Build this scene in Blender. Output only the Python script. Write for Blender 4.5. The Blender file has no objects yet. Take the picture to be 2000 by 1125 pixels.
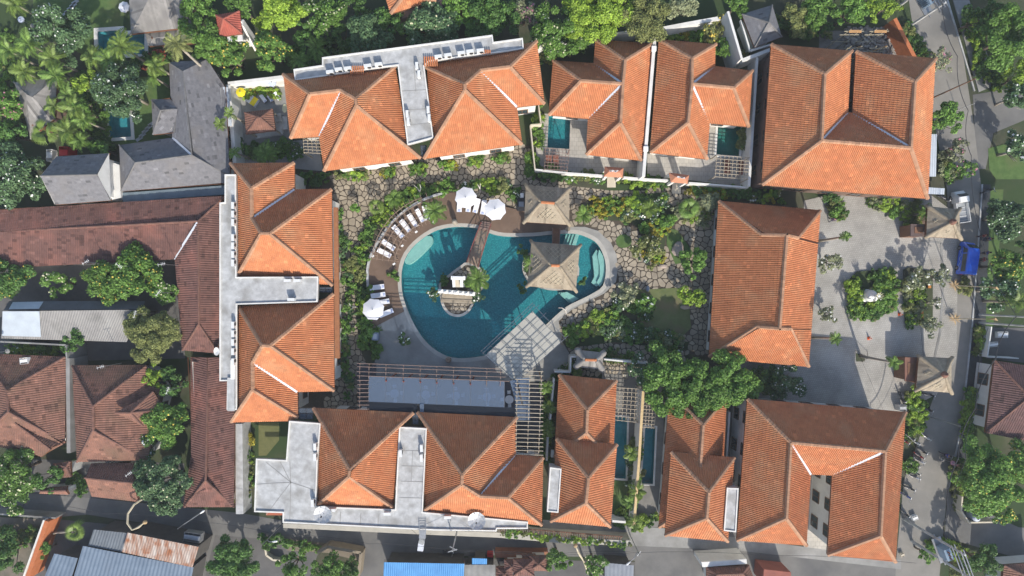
import bpy, math, random
import numpy as np
from mathutils import Vector, Matrix
random.seed(7); np.random.seed(7)
sc = bpy.context.scene
COL = sc.collection
H = 76.5          # drone height in metres
S = 14.0          # photograph pixels per metre on the ground
SUN_EL = 33.0
SUN_AZ = Vector((0.31, -0.95, 0)).normalized()   # horizontal direction towards the sun

# ---------------------------------------------------------------- camera, sky, sun, exposure
cam = bpy.data.cameras.new('camera'); camo = bpy.data.objects.new('camera', cam); COL.objects.link(camo)
camo.location = (0, 0, H); camo.rotation_euler = (0, 0, 0)
cam.sensor_width = 36; cam.lens = 18.0/((1000/S)/H); cam.clip_end = 2000; cam.clip_start = 1
sc.camera = camo
w = bpy.data.worlds.new('World'); sc.world = w; w.use_nodes = True
nt = w.node_tree; nt.nodes.clear()
sky = nt.nodes.new('ShaderNodeTexSky'); sky.sky_type = 'NISHITA'; sky.sun_disc = False
sky.sun_elevation = math.radians(SUN_EL); sky.sun_rotation = math.atan2(SUN_AZ.x, SUN_AZ.y)
sky.altitude = 20; sky.air_density = 1.0; sky.dust_density = 1.5; sky.ozone_density = 1.0
bg = nt.nodes.new('ShaderNodeBackground'); bg.inputs[1].default_value = 0.15
wo = nt.nodes.new('ShaderNodeOutputWorld')
nt.links.new(sky.outputs[0], bg.inputs[0]); nt.links.new(bg.outputs[0], wo.inputs[0])
sl = bpy.data.lights.new('sun', 'SUN'); sl.energy = 3.9; sl.angle = math.radians(0.5); sl.color = (1, 0.94, 0.85)
so = bpy.data.objects.new('sun', sl); COL.objects.link(so)
sd = Vector((SUN_AZ.x*math.cos(math.radians(SUN_EL)), SUN_AZ.y*math.cos(math.radians(SUN_EL)), math.sin(math.radians(SUN_EL))))
so.rotation_euler = (-sd).to_track_quat('-Z', 'Y').to_euler(); so.location = sd*200
sc.view_settings.view_transform = 'Standard'; sc.view_settings.look = 'None'
sc.view_settings.exposure = 0.55; sc.view_settings.gamma = 1.0; sc.view_settings.use_curve_mapping = False
sc.cycles.max_bounces = 6; sc.cycles.transparent_max_bounces = 24

# faint tropical haze in one closed box round everything
hm = bpy.data.materials.new('haze_air'); hm.use_nodes = True; hn = hm.node_tree.nodes; hn.clear()
ho = hn.new('ShaderNodeOutputMaterial'); hv = hn.new('ShaderNodeVolumePrincipled'); hv.inputs['Density'].default_value = 0.0003; hv.inputs['Color'].default_value = (0.86, 0.92, 1, 1); hv.inputs['Anisotropy'].default_value = 0.0
hm.node_tree.links.new(hv.outputs[0], ho.inputs['Volume'])
hme = bpy.data.meshes.new('haze'); bx = [(x, y, z) for z in (-4, H+1.5) for x, y in ((-335, -335), (335, -335), (335, 335), (-335, 335))]
hme.from_pydata(bx, [], [(0, 3, 2, 1), (4, 5, 6, 7), (0, 1, 5, 4), (1, 2, 6, 5), (2, 3, 7, 6), (3, 0, 4, 7)]); hme.materials.append(hm)
hob = bpy.data.objects.new('haze', hme); COL.objects.link(hob); hob['kind'] = 'stuff'; sc.cycles.volume_bounces = 0

# ---------------------------------------------------------------- helpers
def P(px, py, z=0.0):
    """the world point at height z seen at photograph position (px, py)"""
    f = (1 - z/H)/S
    return Vector(((px-1000)*f, (562.5-py)*f, z))
def rnd(a, b): return random.uniform(a, b)

def link(name, data, parent=None, kind=None):
    o = bpy.data.objects.new(name, data); COL.objects.link(o)
    if parent is not None: o.parent = parent
    if kind: o['kind'] = kind
    return o
def empty(name, loc=(0, 0, 0), rz=0.0):
    o = bpy.data.objects.new(name, None); COL.objects.link(o)
    o.location = loc; o.rotation_euler = (0, 0, rz); o.empty_display_size = 0.3
    return o
def tag(o, label, cat, group=None):
    o['label'] = label; o['category'] = cat
    if group: o['group'] = group
    return o
def clone(o, parent=None):
    c = o.copy(); COL.objects.link(c)
    if parent is not None:
        c.parent = parent; c.matrix_parent_inverse = o.matrix_parent_inverse
    for ch in o.children: clone(ch, c)
    return c

class MB:
    """collects faces; build() links them as one mesh object"""
    def __init__(s): s.v = []; s.f = []; s.m = []; s.t = []
    def face(s, pts, mi=0, tint=1.0):
        n = len(s.v); s.v.extend([tuple(p) for p in pts]); s.f.append(tuple(range(n, n+len(pts)))); s.m.append(mi); s.t.append(tint)
    def box(s, c, d, rz=0.0, mi=0, tint=1.0, M=None):
        hx, hy, hz = d[0]/2, d[1]/2, d[2]/2
        cs, sn = math.cos(rz), math.sin(rz); q = []
        for z in (-hz, hz):
            for x, y in ((-hx, -hy), (hx, -hy), (hx, hy), (-hx, hy)):
                q.append(Vector((c[0]+x*cs-y*sn, c[1]+x*sn+y*cs, c[2]+z)))
        if M is not None: q = [M @ p for p in q]
        n = len(s.v); s.v.extend([tuple(p) for p in q])
        for f in ((0, 3, 2, 1), (4, 5, 6, 7), (0, 1, 5, 4), (1, 2, 6, 5), (2, 3, 7, 6), (3, 0, 4, 7)):
            s.f.append(tuple(n+i for i in f)); s.m.append(mi); s.t.append(tint)
    def bar(s, a, b, w, h=None, mi=0, tint=1.0):
        """a square bar from a to b"""
        a = Vector(a); b = Vector(b); h = h or w; d = b-a
        if d.length < 1e-6: return
        d.normalize(); up = Vector((0, 0, 1)) if abs(d.z) < 0.95 else Vector((1, 0, 0))
        x = d.cross(up).normalized()*(w/2); y = x.cross(d).normalized()*(h/2)
        q = [p+i*x+j*y for p in (a, b) for i, j in ((-1, -1), (1, -1), (1, 1), (-1, 1))]
        n = len(s.v); s.v.extend([tuple(p) for p in q])
        for f in ((0, 3, 2, 1), (4, 5, 6, 7), (0, 1, 5, 4), (1, 2, 6, 5), (2, 3, 7, 6), (3, 0, 4, 7)):
            s.f.append(tuple(n+i for i in f)); s.m.append(mi); s.t.append(tint)
    def tube(s, pts, rs, n=7, mi=0, cap=True, tint=1.0):
        pts = [Vector(p) for p in pts]
        if not hasattr(rs, '__len__'): rs = [rs]*len(pts)
        rings = []
        for i, p in enumerate(pts):
            d = (pts[min(i+1, len(pts)-1)]-pts[max(i-1, 0)]).normalized()
            up = Vector((0, 0, 1)) if abs(d.z) < 0.9 else Vector((1, 0, 0))
            x = d.cross(up).normalized(); y = d.cross(x).normalized()
            base = len(s.v); rings.append(base)
            for k in range(n):
                a = 2*math.pi*k/n; s.v.append(tuple(p+x*math.cos(a)*rs[i]+y*math.sin(a)*rs[i]))
        for i in range(len(rings)-1):
            for k in range(n):
                s.f.append((rings[i]+k, rings[i]+(k+1) % n, rings[i+1]+(k+1) % n, rings[i+1]+k)); s.m.append(mi); s.t.append(tint)
        if cap:
            s.f.append(tuple(rings[0]+k for k in range(n))[::-1]); s.m.append(mi); s.t.append(tint)
            s.f.append(tuple(rings[-1]+k for k in range(n))); s.m.append(mi); s.t.append(tint)
    def lathe(s, c, prof, n=12, mi=0, tint=1.0, sx=1, sy=1):
        """profile of (radius, z) turned about the vertical through c"""
        rings = []
        for r, z in prof:
            rings.append(len(s.v))
            for k in range(n):
                a = 2*math.pi*k/n; s.v.append((c[0]+r*sx*math.cos(a), c[1]+r*sy*math.sin(a), c[2]+z))
        for i in range(len(rings)-1):
            for k in range(n):
                s.f.append((rings[i]+k, rings[i]+(k+1) % n, rings[i+1]+(k+1) % n, rings[i+1]+k)); s.m.append(mi); s.t.append(tint)
        s.f.append(tuple(rings[-1]+k for k in range(n))); s.m.append(mi); s.t.append(tint)
    def prism(s, poly, z0, z1, mi=0, tint=1.0, bottom=False, side_mi=None):
        """poly: list of (x, y); vertical extrusion"""
        if area2(poly) < 0: poly = poly[::-1]
        k = len(poly); n = len(s.v)
        s.v.extend([(p[0], p[1], z0) for p in poly]); s.v.extend([(p[0], p[1], z1) for p in poly])
        s.f.append(tuple(n+k+i for i in range(k))); s.m.append(mi); s.t.append(tint)
        for i in range(k):
            j = (i+1) % k; s.f.append((n+i, n+j, n+k+j, n+k+i)); s.m.append(mi if side_mi is None else side_mi); s.t.append(tint)
        if bottom: s.f.append(tuple(n+i for i in range(k))[::-1]); s.m.append(mi); s.t.append(tint)
    def data(s, name, mats, smooth=False):
        me = bpy.data.meshes.new(name); me.from_pydata(s.v, [], s.f)
        if not isinstance(mats, (list, tuple)): mats = [mats]
        for m in mats: me.materials.append(m)
        if len(mats) > 1: me.polygons.foreach_set('material_index', s.m)
        if True:
            at = me.attributes.new('tint', 'FLOAT', 'FACE'); at.data.foreach_set('value', s.t)
        if smooth: me.polygons.foreach_set('use_smooth', [True]*len(me.polygons))
        me.update(); return me
    def build(s, name, mats, parent=None, kind=None, smooth=False, local=False):
        """links the collected faces; with a parent whose place is set, world coordinates are made local"""
        me = s.data(name, mats, smooth)
        if parent is not None and not local:
            M = wm(parent).inverted(); me.transform(M)
        return link(name, me, parent, kind)
def wm(o):
    M = Matrix.Translation(o.location) @ o.rotation_euler.to_matrix().to_4x4() @ Matrix.Diagonal((*o.scale, 1))
    return wm(o.parent) @ M if o.parent else M
def area2(p):
    return sum(p[i][0]*p[(i+1) % len(p)][1]-p[(i+1) % len(p)][0]*p[i][1] for i in range(len(p)))
def inside(p, poly):
    c = False; j = len(poly)-1
    for i in range(len(poly)):
        a, b = poly[i], poly[j]
        if (a[1] > p[1]) != (b[1] > p[1]) and p[0] < (b[0]-a[0])*(p[1]-a[1])/(b[1]-a[1])+a[0]: c = not c
        j = i
    return c
def offset(poly, d):
    """moves every edge of a polygon inwards by d"""
    if area2(poly) < 0: poly = poly[::-1]
    n = len(poly); out = []
    for i in range(n):
        p0, p1, p2 = Vector(poly[i-1][:2]), Vector(poly[i][:2]), Vector(poly[(i+1) % n][:2])
        e1 = (p1-p0).normalized(); e2 = (p2-p1).normalized()
        n1 = Vector((-e1.y, e1.x)); n2 = Vector((-e2.y, e2.x)); b = n1+n2
        if b.length < 0.3: out.append(tuple(p1+n1*d)); continue
        b = b/(b.length_squared/2) if b.length_squared > 0.35 else b
        out.append(tuple(p1+b*d))
    return out
def smoothpoly(pts, it=2, closed=True):
    pts = [tuple(p) for p in pts]
    for _ in range(it):
        q = []; n = len(pts)
        for i in range(n if closed else n-1):
            a, b = pts[i], pts[(i+1) % n]
            q.append((a[0]*.75+b[0]*.25, a[1]*.75+b[1]*.25)); q.append((a[0]*.25+b[0]*.75, a[1]*.25+b[1]*.75))
        if not closed: q = [pts[0]]+q+[pts[-1]]
        pts = q
    return pts
def G(pts, z=0.0): return [tuple(P(x, y, z)[:2]) for x, y in pts]

# ---------------------------------------------------------------- materials
def srgb(r, g, b):
    return tuple(((c/255)/12.92 if c/255 <= 0.04045 else ((c/255+0.055)/1.055)**2.4) for c in (r, g, b))
MATS = {}
def mat(name, c1, c2=None, scale=1.0, rough=0.8, bump=0.0, bscale=None, tint=False, rand=0.0, metal=0.0, spec=0.3, stretch=None, detail=6.0,
        c3=None, s3=0.15, t3=(0.5, 0.7), trans=0.0, wave=None, brick=None):
    """noise between two colours, larger stains of a third, grain relief; tint reads the per-face attribute of a piece"""
    if name in MATS: return MATS[name]
    m = bpy.data.materials.new(name); m.use_nodes = True; n = m.node_tree.nodes; l = m.node_tree.links; n.clear()
    out = n.new('ShaderNodeOutputMaterial'); b = n.new('ShaderNodeBsdfPrincipled')
    b.inputs['Roughness'].default_value = rough; b.inputs['Metallic'].default_value = metal
    b.inputs['Specular IOR Level'].default_value = spec
    tc = n.new('ShaderNodeTexCoord'); vec = tc.outputs['Object']
    if stretch:
        mp = n.new('ShaderNodeMapping'); mp.inputs['Scale'].default_value = stretch[:3]
        if len(stretch) > 3: mp.inputs['Rotation'].default_value = (0, 0, stretch[3])
        l.new(vec, mp.inputs[0]); vec = mp.outputs[0]
    c2 = c2 or tuple(x*0.8 for x in c1)
    nz = n.new('ShaderNodeTexNoise'); nz.inputs['Scale'].default_value = scale; nz.inputs['Detail'].default_value = detail
    nz.inputs['Roughness'].default_value = 0.65; l.new(vec, nz.inputs['Vector'])
    rp = n.new('ShaderNodeValToRGB'); e = rp.color_ramp.elements
    e[0].position = 0.33; e[0].color = (*c2, 1); e[1].position = 0.67; e[1].color = (*c1, 1)
    l.new(nz.outputs['Fac'], rp.inputs[0]); colr = rp.outputs[0]
    def mixc(fac, a, bb, typ='MIX'):
        x = n.new('ShaderNodeMix'); x.data_type = 'RGBA'; x.blend_type = typ
        if hasattr(fac, 'links'): l.new(fac, x.inputs[0])
        else: x.inputs[0].default_value = fac
        for s_, v in ((6, a), (7, bb)):
            if hasattr(v, 'links'): l.new(v, x.inputs[s_])
            else: x.inputs[s_].default_value = (*v, 1)
        return x.outputs[2]
    if c3:
        n3 = n.new('ShaderNodeTexNoise'); n3.inputs['Scale'].default_value = s3; n3.inputs['Detail'].default_value = 5
        l.new(tc.outputs['Object'], n3.inputs['Vector'])
        r3 = n.new('ShaderNodeMapRange'); r3.inputs[1].default_value = t3[0]; r3.inputs[2].default_value = t3[1]
        l.new(n3.outputs['Fac'], r3.inputs[0]); colr = mixc(r3.outputs[0], colr, c3)
    hgt = None
    if brick:
        bk = n.new('ShaderNodeTexBrick'); bk.inputs['Scale'].default_value = 1.0
        bk.inputs['Brick Width'].default_value = brick[0]; bk.inputs['Row Height'].default_value = brick[1]; bk.inputs['Mortar Size'].default_value = brick[2]
        bk.inputs['Color1'].default_value = (1, 1, 1, 1); bk.inputs['Color2'].default_value = (brick[3],)*3+(1,); bk.inputs['Mortar'].default_value = (brick[4],)*3+(1,)
        if len(brick) > 5:
            mp2 = n.new('ShaderNodeMapping'); mp2.inputs['Rotation'].default_value = (0, 0, brick[5]); l.new(tc.outputs['Object'], mp2.inputs[0]); l.new(mp2.outputs[0], bk.inputs['Vector'])
        else: l.new(tc.outputs['Object'], bk.inputs['Vector'])
        colr = mixc(1.0, colr, bk.outputs['Color'], 'MULTIPLY'); hgt = bk.outputs['Fac']
    if wave:
        wv = n.new('ShaderNodeTexWave'); wv.inputs['Scale'].default_value = wave[0]; wv.inputs['Distortion'].default_value = 0.0
        mp3 = n.new('ShaderNodeMapping'); mp3.inputs['Rotation'].default_value = (0, 0, wave[1]); l.new(tc.outputs['Object'], mp3.inputs[0]); l.new(mp3.outputs[0], wv.inputs['Vector'])
        r4 = n.new('ShaderNodeMapRange'); r4.inputs[3].default_value = wave[2]; r4.inputs[4].default_value = 1.0; l.new(wv.outputs['Fac'], r4.inputs[0])
        colr = mixc(1.0, colr, r4.outputs[0], 'MULTIPLY')
    if tint:
        at = n.new('ShaderNodeAttribute'); at.attribute_name = 'tint'; colr = mixc(1.0, colr, at.outputs['Fac'], 'MULTIPLY')
    if rand:
        oi = n.new('ShaderNodeObjectInfo'); mr = n.new('ShaderNodeMapRange'); mr.inputs[3].default_value = 1-rand; mr.inputs[4].default_value = 1+rand
        l.new(oi.outputs['Random'], mr.inputs[0]); colr = mixc(1.0, colr, mr.outputs[0], 'MULTIPLY')
    l.new(colr, b.inputs['Base Color'])
    if bump:
        nb = n.new('ShaderNodeTexNoise'); nb.inputs['Scale'].default_value = bscale or scale*4; nb.inputs['Detail'].default_value = 4; l.new(vec, nb.inputs['Vector'])
        bp = n.new('ShaderNodeBump'); bp.inputs['Strength'].default_value = 0.6; bp.inputs['Distance'].default_value = bump
        l.new(nb.outputs['Fac'], bp.inputs['Height']); l.new(bp.outputs[0], b.inputs['Normal'])
    sh = b.outputs[0]
    if trans:
        tr = n.new('ShaderNodeBsdfTranslucent'); l.new(colr, tr.inputs[0]); mx = n.new('ShaderNodeMixShader'); mx.inputs[0].default_value = trans
        l.new(sh, mx.inputs[1]); l.new(tr.outputs[0], mx.inputs[2]); sh = mx.outputs[0]
    l.new(sh, out.inputs[0]); MATS[name] = m; return m
def glass(name, tintc, rough=0.05, diff=None, dfac=0.0):
    """thin see-through sheet: Fresnel gloss over tinted transmission, optionally with a flat diffuse tone mixed in"""
    m = bpy.data.materials.new(name); m.use_nodes = True; n = m.node_tree.nodes; l = m.node_tree.links; n.clear()
    out = n.new('ShaderNodeOutputMaterial'); t = n.new('ShaderNodeBsdfTransparent'); t.inputs[0].default_value = (*tintc, 1)
    g = n.new('ShaderNodeBsdfGlossy'); g.inputs['Roughness'].default_value = rough
    fr = n.new('ShaderNodeLayerWeight'); fr.inputs[0].default_value = 0.5     # the same from above and below
    pw = n.new('ShaderNodeMath'); pw.operation = 'POWER'; pw.inputs[1].default_value = 5; l.new(fr.outputs['Facing'], pw.inputs[0])
    ad = n.new('ShaderNodeMath'); ad.operation = 'MULTIPLY_ADD'; ad.inputs[1].default_value = 0.97; ad.inputs[2].default_value = 0.025; l.new(pw.outputs[0], ad.inputs[0])
    mx = n.new('ShaderNodeMixShader'); l.new(ad.outputs[0], mx.inputs[0]); l.new(t.outputs[0], mx.inputs[1]); l.new(g.outputs[0], mx.inputs[2]); s_ = mx.outputs[0]
    if dfac:
        d = n.new('ShaderNodeBsdfDiffuse'); d.inputs[0].default_value = (*diff, 1); m2 = n.new('ShaderNodeMixShader'); m2.inputs[0].default_value = dfac
        l.new(s_, m2.inputs[1]); l.new(d.outputs[0], m2.inputs[2]); s_ = m2.outputs[0]
    l.new(s_, out.inputs[0]); MATS[name] = m; return m, fr, g, out

TILE = mat('clay_tile', (0.46, 0.178, 0.076), (0.39, 0.140, 0.060), 0.8, 0.8, tint=True, c3=(0.42, 0.195, 0.095), s3=0.35)
TILE2 = mat('old_clay_tile', (0.17, 0.085, 0.068), (0.12, 0.062, 0.052), 0.9, 0.85, tint=True, c3=(0.23, 0.10, 0.075), s3=0.25)
TILE3 = mat('weathered_clay_tile', (0.235, 0.115, 0.08), (0.165, 0.085, 0.062), 0.9, 0.85, tint=True, c3=(0.15, 0.09, 0.06), s3=0.25)
TILE4 = mat('red_clay_tile', (0.36, 0.09, 0.06), (0.26, 0.07, 0.05), 0.9, 0.8, tint=True)
UNDER = mat('roof_underlay', (0.20, 0.075, 0.04), rough=0.9)
UNDER2 = mat('old_roof_underlay', (0.07, 0.035, 0.027), rough=0.9)
RIDGE = mat('ridge_mortar', (0.40, 0.225, 0.135), (0.32, 0.175, 0.105), 1.5, 0.85, tint=True)
RIDGE2 = mat('old_ridge_mortar', (0.19, 0.095, 0.07), (0.13, 0.07, 0.055), 1.5, 0.85, tint=True)
SHINGLE = mat('grey_shingle', (0.185, 0.182, 0.19), (0.135, 0.133, 0.14), 2.5, 0.9, tint=True, c3=(0.17, 0.16, 0.155), s3=0.4)
GUTTER = mat('gutter_metal', (0.62, 0.64, 0.68), (0.5, 0.52, 0.56), 3, 0.5)
FASCIA = mat('fascia_wood', (0.16, 0.07, 0.035), rough=0.7)
WALL = mat('white_plaster', (0.72, 0.71, 0.67), (0.60, 0.585, 0.55), 0.7, 0.85, c3=(0.5, 0.48, 0.44), s3=0.4, t3=(0.55, 0.8))
CREAM = mat('cream_plaster', (0.60, 0.54, 0.42), (0.50, 0.44, 0.34), 0.7, 0.85)
CONC = mat('pale_concrete', (0.50, 0.505, 0.50), (0.33, 0.33, 0.325), 1.3, 0.85, c3=(0.27, 0.265, 0.25), s3=0.6, t3=(0.48, 0.72), bump=0.01)
CONCD = mat('grey_concrete', (0.30, 0.295, 0.28), (0.22, 0.215, 0.2), 0.6, 0.88, c3=(0.16, 0.155, 0.145), s3=0.2)
PANE = mat('window_pane', (0.05, 0.07, 0.08), (0.03, 0.045, 0.055), 1, 0.1, spec=0.7)
FRAME = mat('window_frame', (0.17, 0.10, 0.06), rough=0.6)
WHITE = mat('white_paint', (0.80, 0.80, 0.78), (0.72, 0.72, 0.70), 2, 0.5)
DARK = mat('dark_metal', (0.035, 0.035, 0.038), rough=0.5)
STEEL = mat('grey_steel', (0.36, 0.37, 0.38), (0.28, 0.29, 0.30), 3, 0.4, metal=0.6)
BARK = mat('bark', (0.16, 0.12, 0.09), (0.09, 0.07, 0.05), 3, 0.9)
PALEBARK = mat('pale_bark', (0.36, 0.32, 0.26), (0.22, 0.19, 0.15), 3, 0.9)
WOOD = mat('brown_timber', (0.22, 0.115, 0.065), (0.15, 0.075, 0.045), 3, 0.65)
PWOOD = mat('weathered_timber', (0.30, 0.215, 0.155), (0.20, 0.14, 0.10), 3, 0.75)
STONE = mat('flagstone', (0.33, 0.28, 0.21), (0.25, 0.212, 0.158), 1.2, 0.85, tint=True, rand=0.12, bump=0.01)
ROCK = mat('grey_rock', (0.34, 0.32, 0.29), (0.20, 0.19, 0.175), 1.5, 0.9)
# ================================================================ ground, water, paving
from mathutils.geometry import tessellate_polygon
def sheet(name, px, z, m, holes=(), kind='structure', parent=None, world=False, thick=0.0):
    outer = px if world else G(px, z)
    hs = [G(h, z) for h in holes]
    loops = [[Vector((x, y, 0)) for x, y in outer]]+[[Vector((x, y, 0)) for x, y in h] for h in hs]
    tri = tessellate_polygon(loops); allp = [p for l in loops for p in l]
    g = MB(); g.v = [(p.x, p.y, z) for p in allp]
    for t in tri:
        a, b, c = [allp[i] for i in t]
        if (b-a).cross(c-a).z < 0: t = t[::-1]
        g.f.append(tuple(t)); g.m.append(0); g.t.append(1.0)
    if thick:
        for l in loops:
            for i in range(len(l)):
                a, b = l[i], l[(i+1) % len(l)]; g.face([(a.x, a.y, z-thick), (b.x, b.y, z-thick), (b.x, b.y, z), (a.x, a.y, z)])
    return g.build(name, m, parent, kind=kind)
POOL = smoothpoly([(783.7,547.6),(785,525),(792,502),(806.5,482),(826,465),(849,451),(872,445),(894.7,443),(917.4,444),(934.5,446.6),(958.7,456.6),(977,461.4),(1005.6,462.8),
  (1028,462),(1046,461.5),(1078,458),(1094,456.7),(1116.5,456),(1132.5,458),(1151.7,465.6),(1164,473),(1174,487),(1181,505.7),(1183.5,521.7),(1182,544),(1176,562),
  (1155,574.5),(1132.5,585.7),(1110,596),(1091,611),(1071.6,629),(1045,655),(1010,680),(947,694.5),(923.6,698.4),(899.5,700),(878,697.5),(857,688),(836,672),(821,653.7),(805.8,628),(793.7,599),(786,575)], 1)
SMALL = {
 'turquoise plunge pool in the corner below the villa with the west wing': [(1072,226),(1114,230),(1112,291),(1069,288)],
 'green plunge pool below the villa with the east wing': [(1402,243),(1447,247),(1443,305),(1399,302)],
 'narrow turquoise lap pool beside the first pair of stepped villa roofs': [(1196,813),(1225,815),(1222,935),(1196,933)],
 'narrow dark lap pool just right of the timber-topped dividing wall': [(1260,833),(1280,835),(1275,945),(1253,944)],
 'small blue garden pool with a white edge beside the grey pavilion': [(210,219),(254,223),(257,267),(215,270)],
 'blue pool partly under the thatched roof at the top left': [(191,62),(236,59),(237,68),(283,66),(283,106),(192,106)]}
holes = [POOL]+list(SMALL.values())
GRND = mat('garden_soil', (0.085,0.080,0.050), (0.040,0.048,0.028), 0.35, 0.95, c3=(0.035,0.06,0.02), s3=0.12, t3=(0.4,0.6), bump=0.03)
sheet('ground', [(-400,-400),(400,-400),(400,400),(-400,400)], 0, GRND, world=False) if False else None
gx = [(-3500,-3500),(5500,-3500),(5500,4500),(-3500,4500)]
sheet('ground', gx, 0.0, GRND, holes)
LAWN = mat('lawn_grass', (0.095,0.155,0.045), (0.06,0.11,0.03), 1.2, 0.95, c3=(0.10,0.12,0.045), s3=0.3, bump=0.02, bscale=30)
ROAD = mat('lane_asphalt', (0.17,0.165,0.155), (0.13,0.127,0.12), 0.5, 0.9, c3=(0.10,0.10,0.10), s3=0.15, bump=0.01, bscale=20)
ROADE = mat('pale_road', (0.25,0.235,0.21), (0.195,0.185,0.165), 0.4, 0.9, c3=(0.15,0.145,0.135), s3=0.12, bump=0.01, bscale=20)
FORE = mat('forecourt_blocks', (0.40,0.38,0.34), (0.30,0.285,0.255), 0.5, 0.88, brick=(0.26,0.26,0.03,0.88,0.72,0.12), c3=(0.47,0.45,0.41), s3=0.12, t3=(0.52,0.66))
JOINT = mat('dark_joint', (0.10,0.08,0.058), (0.065,0.052,0.04), 3, 0.95)
PATIO = mat('patio_tiles', (0.46,0.43,0.38), (0.37,0.345,0.30), 0.6, 0.8, brick=(0.6,0.6,0.02,0.92,0.6))
YARD = mat('yard_concrete', (0.13,0.125,0.12), (0.09,0.088,0.085), 0.5, 0.9)
APRON = mat('pool_apron', (0.33,0.32,0.29), (0.25,0.245,0.225), 0.5, 0.85, c3=(0.21,0.205,0.19), s3=0.3)
DECK = mat('deck_timber', (0.20,0.135,0.095), (0.15,0.10,0.07), 0.8, 0.75, wave=(3.4,0.0,0.75), c3=(0.125,0.085,0.062), s3=0.4)
COPE = mat('pool_coping', (0.44,0.42,0.37), (0.36,0.345,0.305), 1.0, 0.8)
# lanes and roads
sheet('lane', [(-300,955),(0,960),(130,968),(300,985),(470,1002),(560,1018),(850,1045),(1240,1060),(1450,1062),(1650,1092),(1750,1110),(1755,1300),(1245,1300),(1240,1095),(1170,1088),(950,1084),(750,1092),(745,1300),(690,1300),(705,1090),(640,1062),(420,1045),(400,1130),(395,1300),(360,1300),(385,1125),(400,1040),(170,1005),(110,1010),(90,1015),(0,1005),(-300,1000)], 0.02, ROAD)
sheet('road', [(1770,-200),(1775,0),(1790,100),(1825,240),(1850,370),(1852,560),(1850,700),(1815,800),(1765,940),(1750,1100),(1740,1300),(1835,1300),(1835,1125),(1850,960),(1885,820),(1893,700),(1905,560),(1917,370),(1903,250),(1880,100),(1850,0),(1845,-200)], 0.03, ROADE)
sheet('side_road', [(1900,185),(1960,175),(2300,150),(2300,240),(2000,235),(1940,260),(1925,330),(1907,330)], 0.025, ROAD)
sheet('side_road', [(1850,960),(1890,985),(1990,1030),(2300,1040),(2300,1110),(1970,1085),(1880,1060),(1845,1050)], 0.025, ROAD)
sheet('pavement', [(1862,0),(1893,0),(1930,110),(1935,170),(1912,180),(1890,100)], 0.12, CONCD, thick=0.12)
g = MB()
for pa in ([(1850,0),(1880,100),(1903,178)], [(1918,360),(1912,450),(1898,640),(1878,830),(1852,955)]):
    for i in range(len(pa)-1): g.bar(P(*pa[i], 0.06), P(*pa[i+1], 0.06), 0.2, 0.16)
g.build('kerb', CONC, None, kind='structure')
sheet('drain', [(1919,360),(1935,360),(1925,640),(1905,830),(1870,960),(1853,958),(1880,830),(1899,640)], 0.035, mat('dark_drain', (0.045,0.05,0.055), (0.03,0.033,0.036), 1, 0.6))
sheet('forecourt', [(1570,392),(1640,375),(1815,378),(1870,420),(1868,470),(1870,560),(1868,700),(1830,770),(1790,790),(1770,815),(1455,785),(1440,700),(1570,700)], 0.05, FORE)
g = MB()
for pa in ([(1800,470),(1838,475),(1842,560),(1836,650),(1812,760)], [(1800,640),(1806,700),(1795,760)]):
    for i in range(len(pa)-1): g.bar(P(*pa[i], 0.06), P(*pa[i+1], 0.06), 0.3, 0.05)
g.build('kerb', CONCD, None, kind='structure')
# yards
sheet('yard', [(1060,1015),(1300,1032),(1440,1050),(1760,1094),(1760,1112),(1440,1075),(1240,1066),(1060,1052)], 0.035, CONCD)
sheet('yard', [(400,1040),(640,1060),(620,1085),(600,1140),(395,1140)], 0.015, YARD)
sheet('yard', [(90,1012),(380,1040),(380,1140),(60,1140)], 0.012, YARD)
sheet('yard', [(740,1085),(1245,1098),(1245,1140),(740,1140)], 0.012, YARD)
sheet('patio', [(1045,222),(1160,222),(1150,300),(1262,318),(1260,345),(1060,338),(1047,300)], 0.04, PATIO, [SMALL[k] for k in list(SMALL)[:1]])
sheet('patio', [(1372,235),(1480,235),(1464,366),(1264,342),(1264,300),(1380,312)], 0.04, PATIO, [SMALL[k] for k in list(SMALL)[1:2]])
sheet('patio', [(1175,715),(1300,720),(1290,1030),(1190,1028)], 0.03, mat('grey_patio', (0.22,0.21,0.19), (0.15,0.145,0.135), 0.6, 0.85), [SMALL[k] for k in list(SMALL)[2:4]])
sheet('lawn', [(1198,938),(1240,940),(1238,1020),(1196,1020)], 0.045, LAWN)
sheet('yard', [(-100,520),(345,505),(362,700),(140,705),(-100,690)], 0.02, YARD)
sheet('yard', [(1425,770),(1462,770),(1440,1060),(1405,1060)], 0.03, YARD)
sheet('yard', [(1574,925),(1630,925),(1618,1075),(1570,1070)], 0.03, PATIO)
sheet('yard', [(0,895),(360,905),(360,985),(0,960)], 0.02, YARD)
sheet('yard', [(1480,95),(1512,90),(1490,365),(1462,365)], 0.03, mat('brown_yard', (0.15,0.11,0.09), (0.10,0.075,0.06), 0.5, 0.9))
sheet('yard', [(1925,640),(2100,640),(2100,720),(1925,700)], 0.03, YARD)
sheet('court', [(455,185),(560,155),(570,275),(620,272),(632,335),(470,318),(460,250)], 0.03, CONCD)
sheet('lawn', [(175,-60),(250,-60),(240,55),(190,58),(170,110),(60,60),(70,-60)], 0.02, LAWN)
sheet('lawn', [(190,150),(330,150),(338,270),(240,285),(185,270)], 0.02, LAWN, [SMALL[k] for k in list(SMALL)[4:5]])
sheet('lawn', [(505,825),(545,825),(545,860),(520,890),(505,890)], 0.04, mat('dry_lawn', (0.15,0.15,0.06), (0.11,0.115,0.045), 1.2, 0.95))
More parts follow.
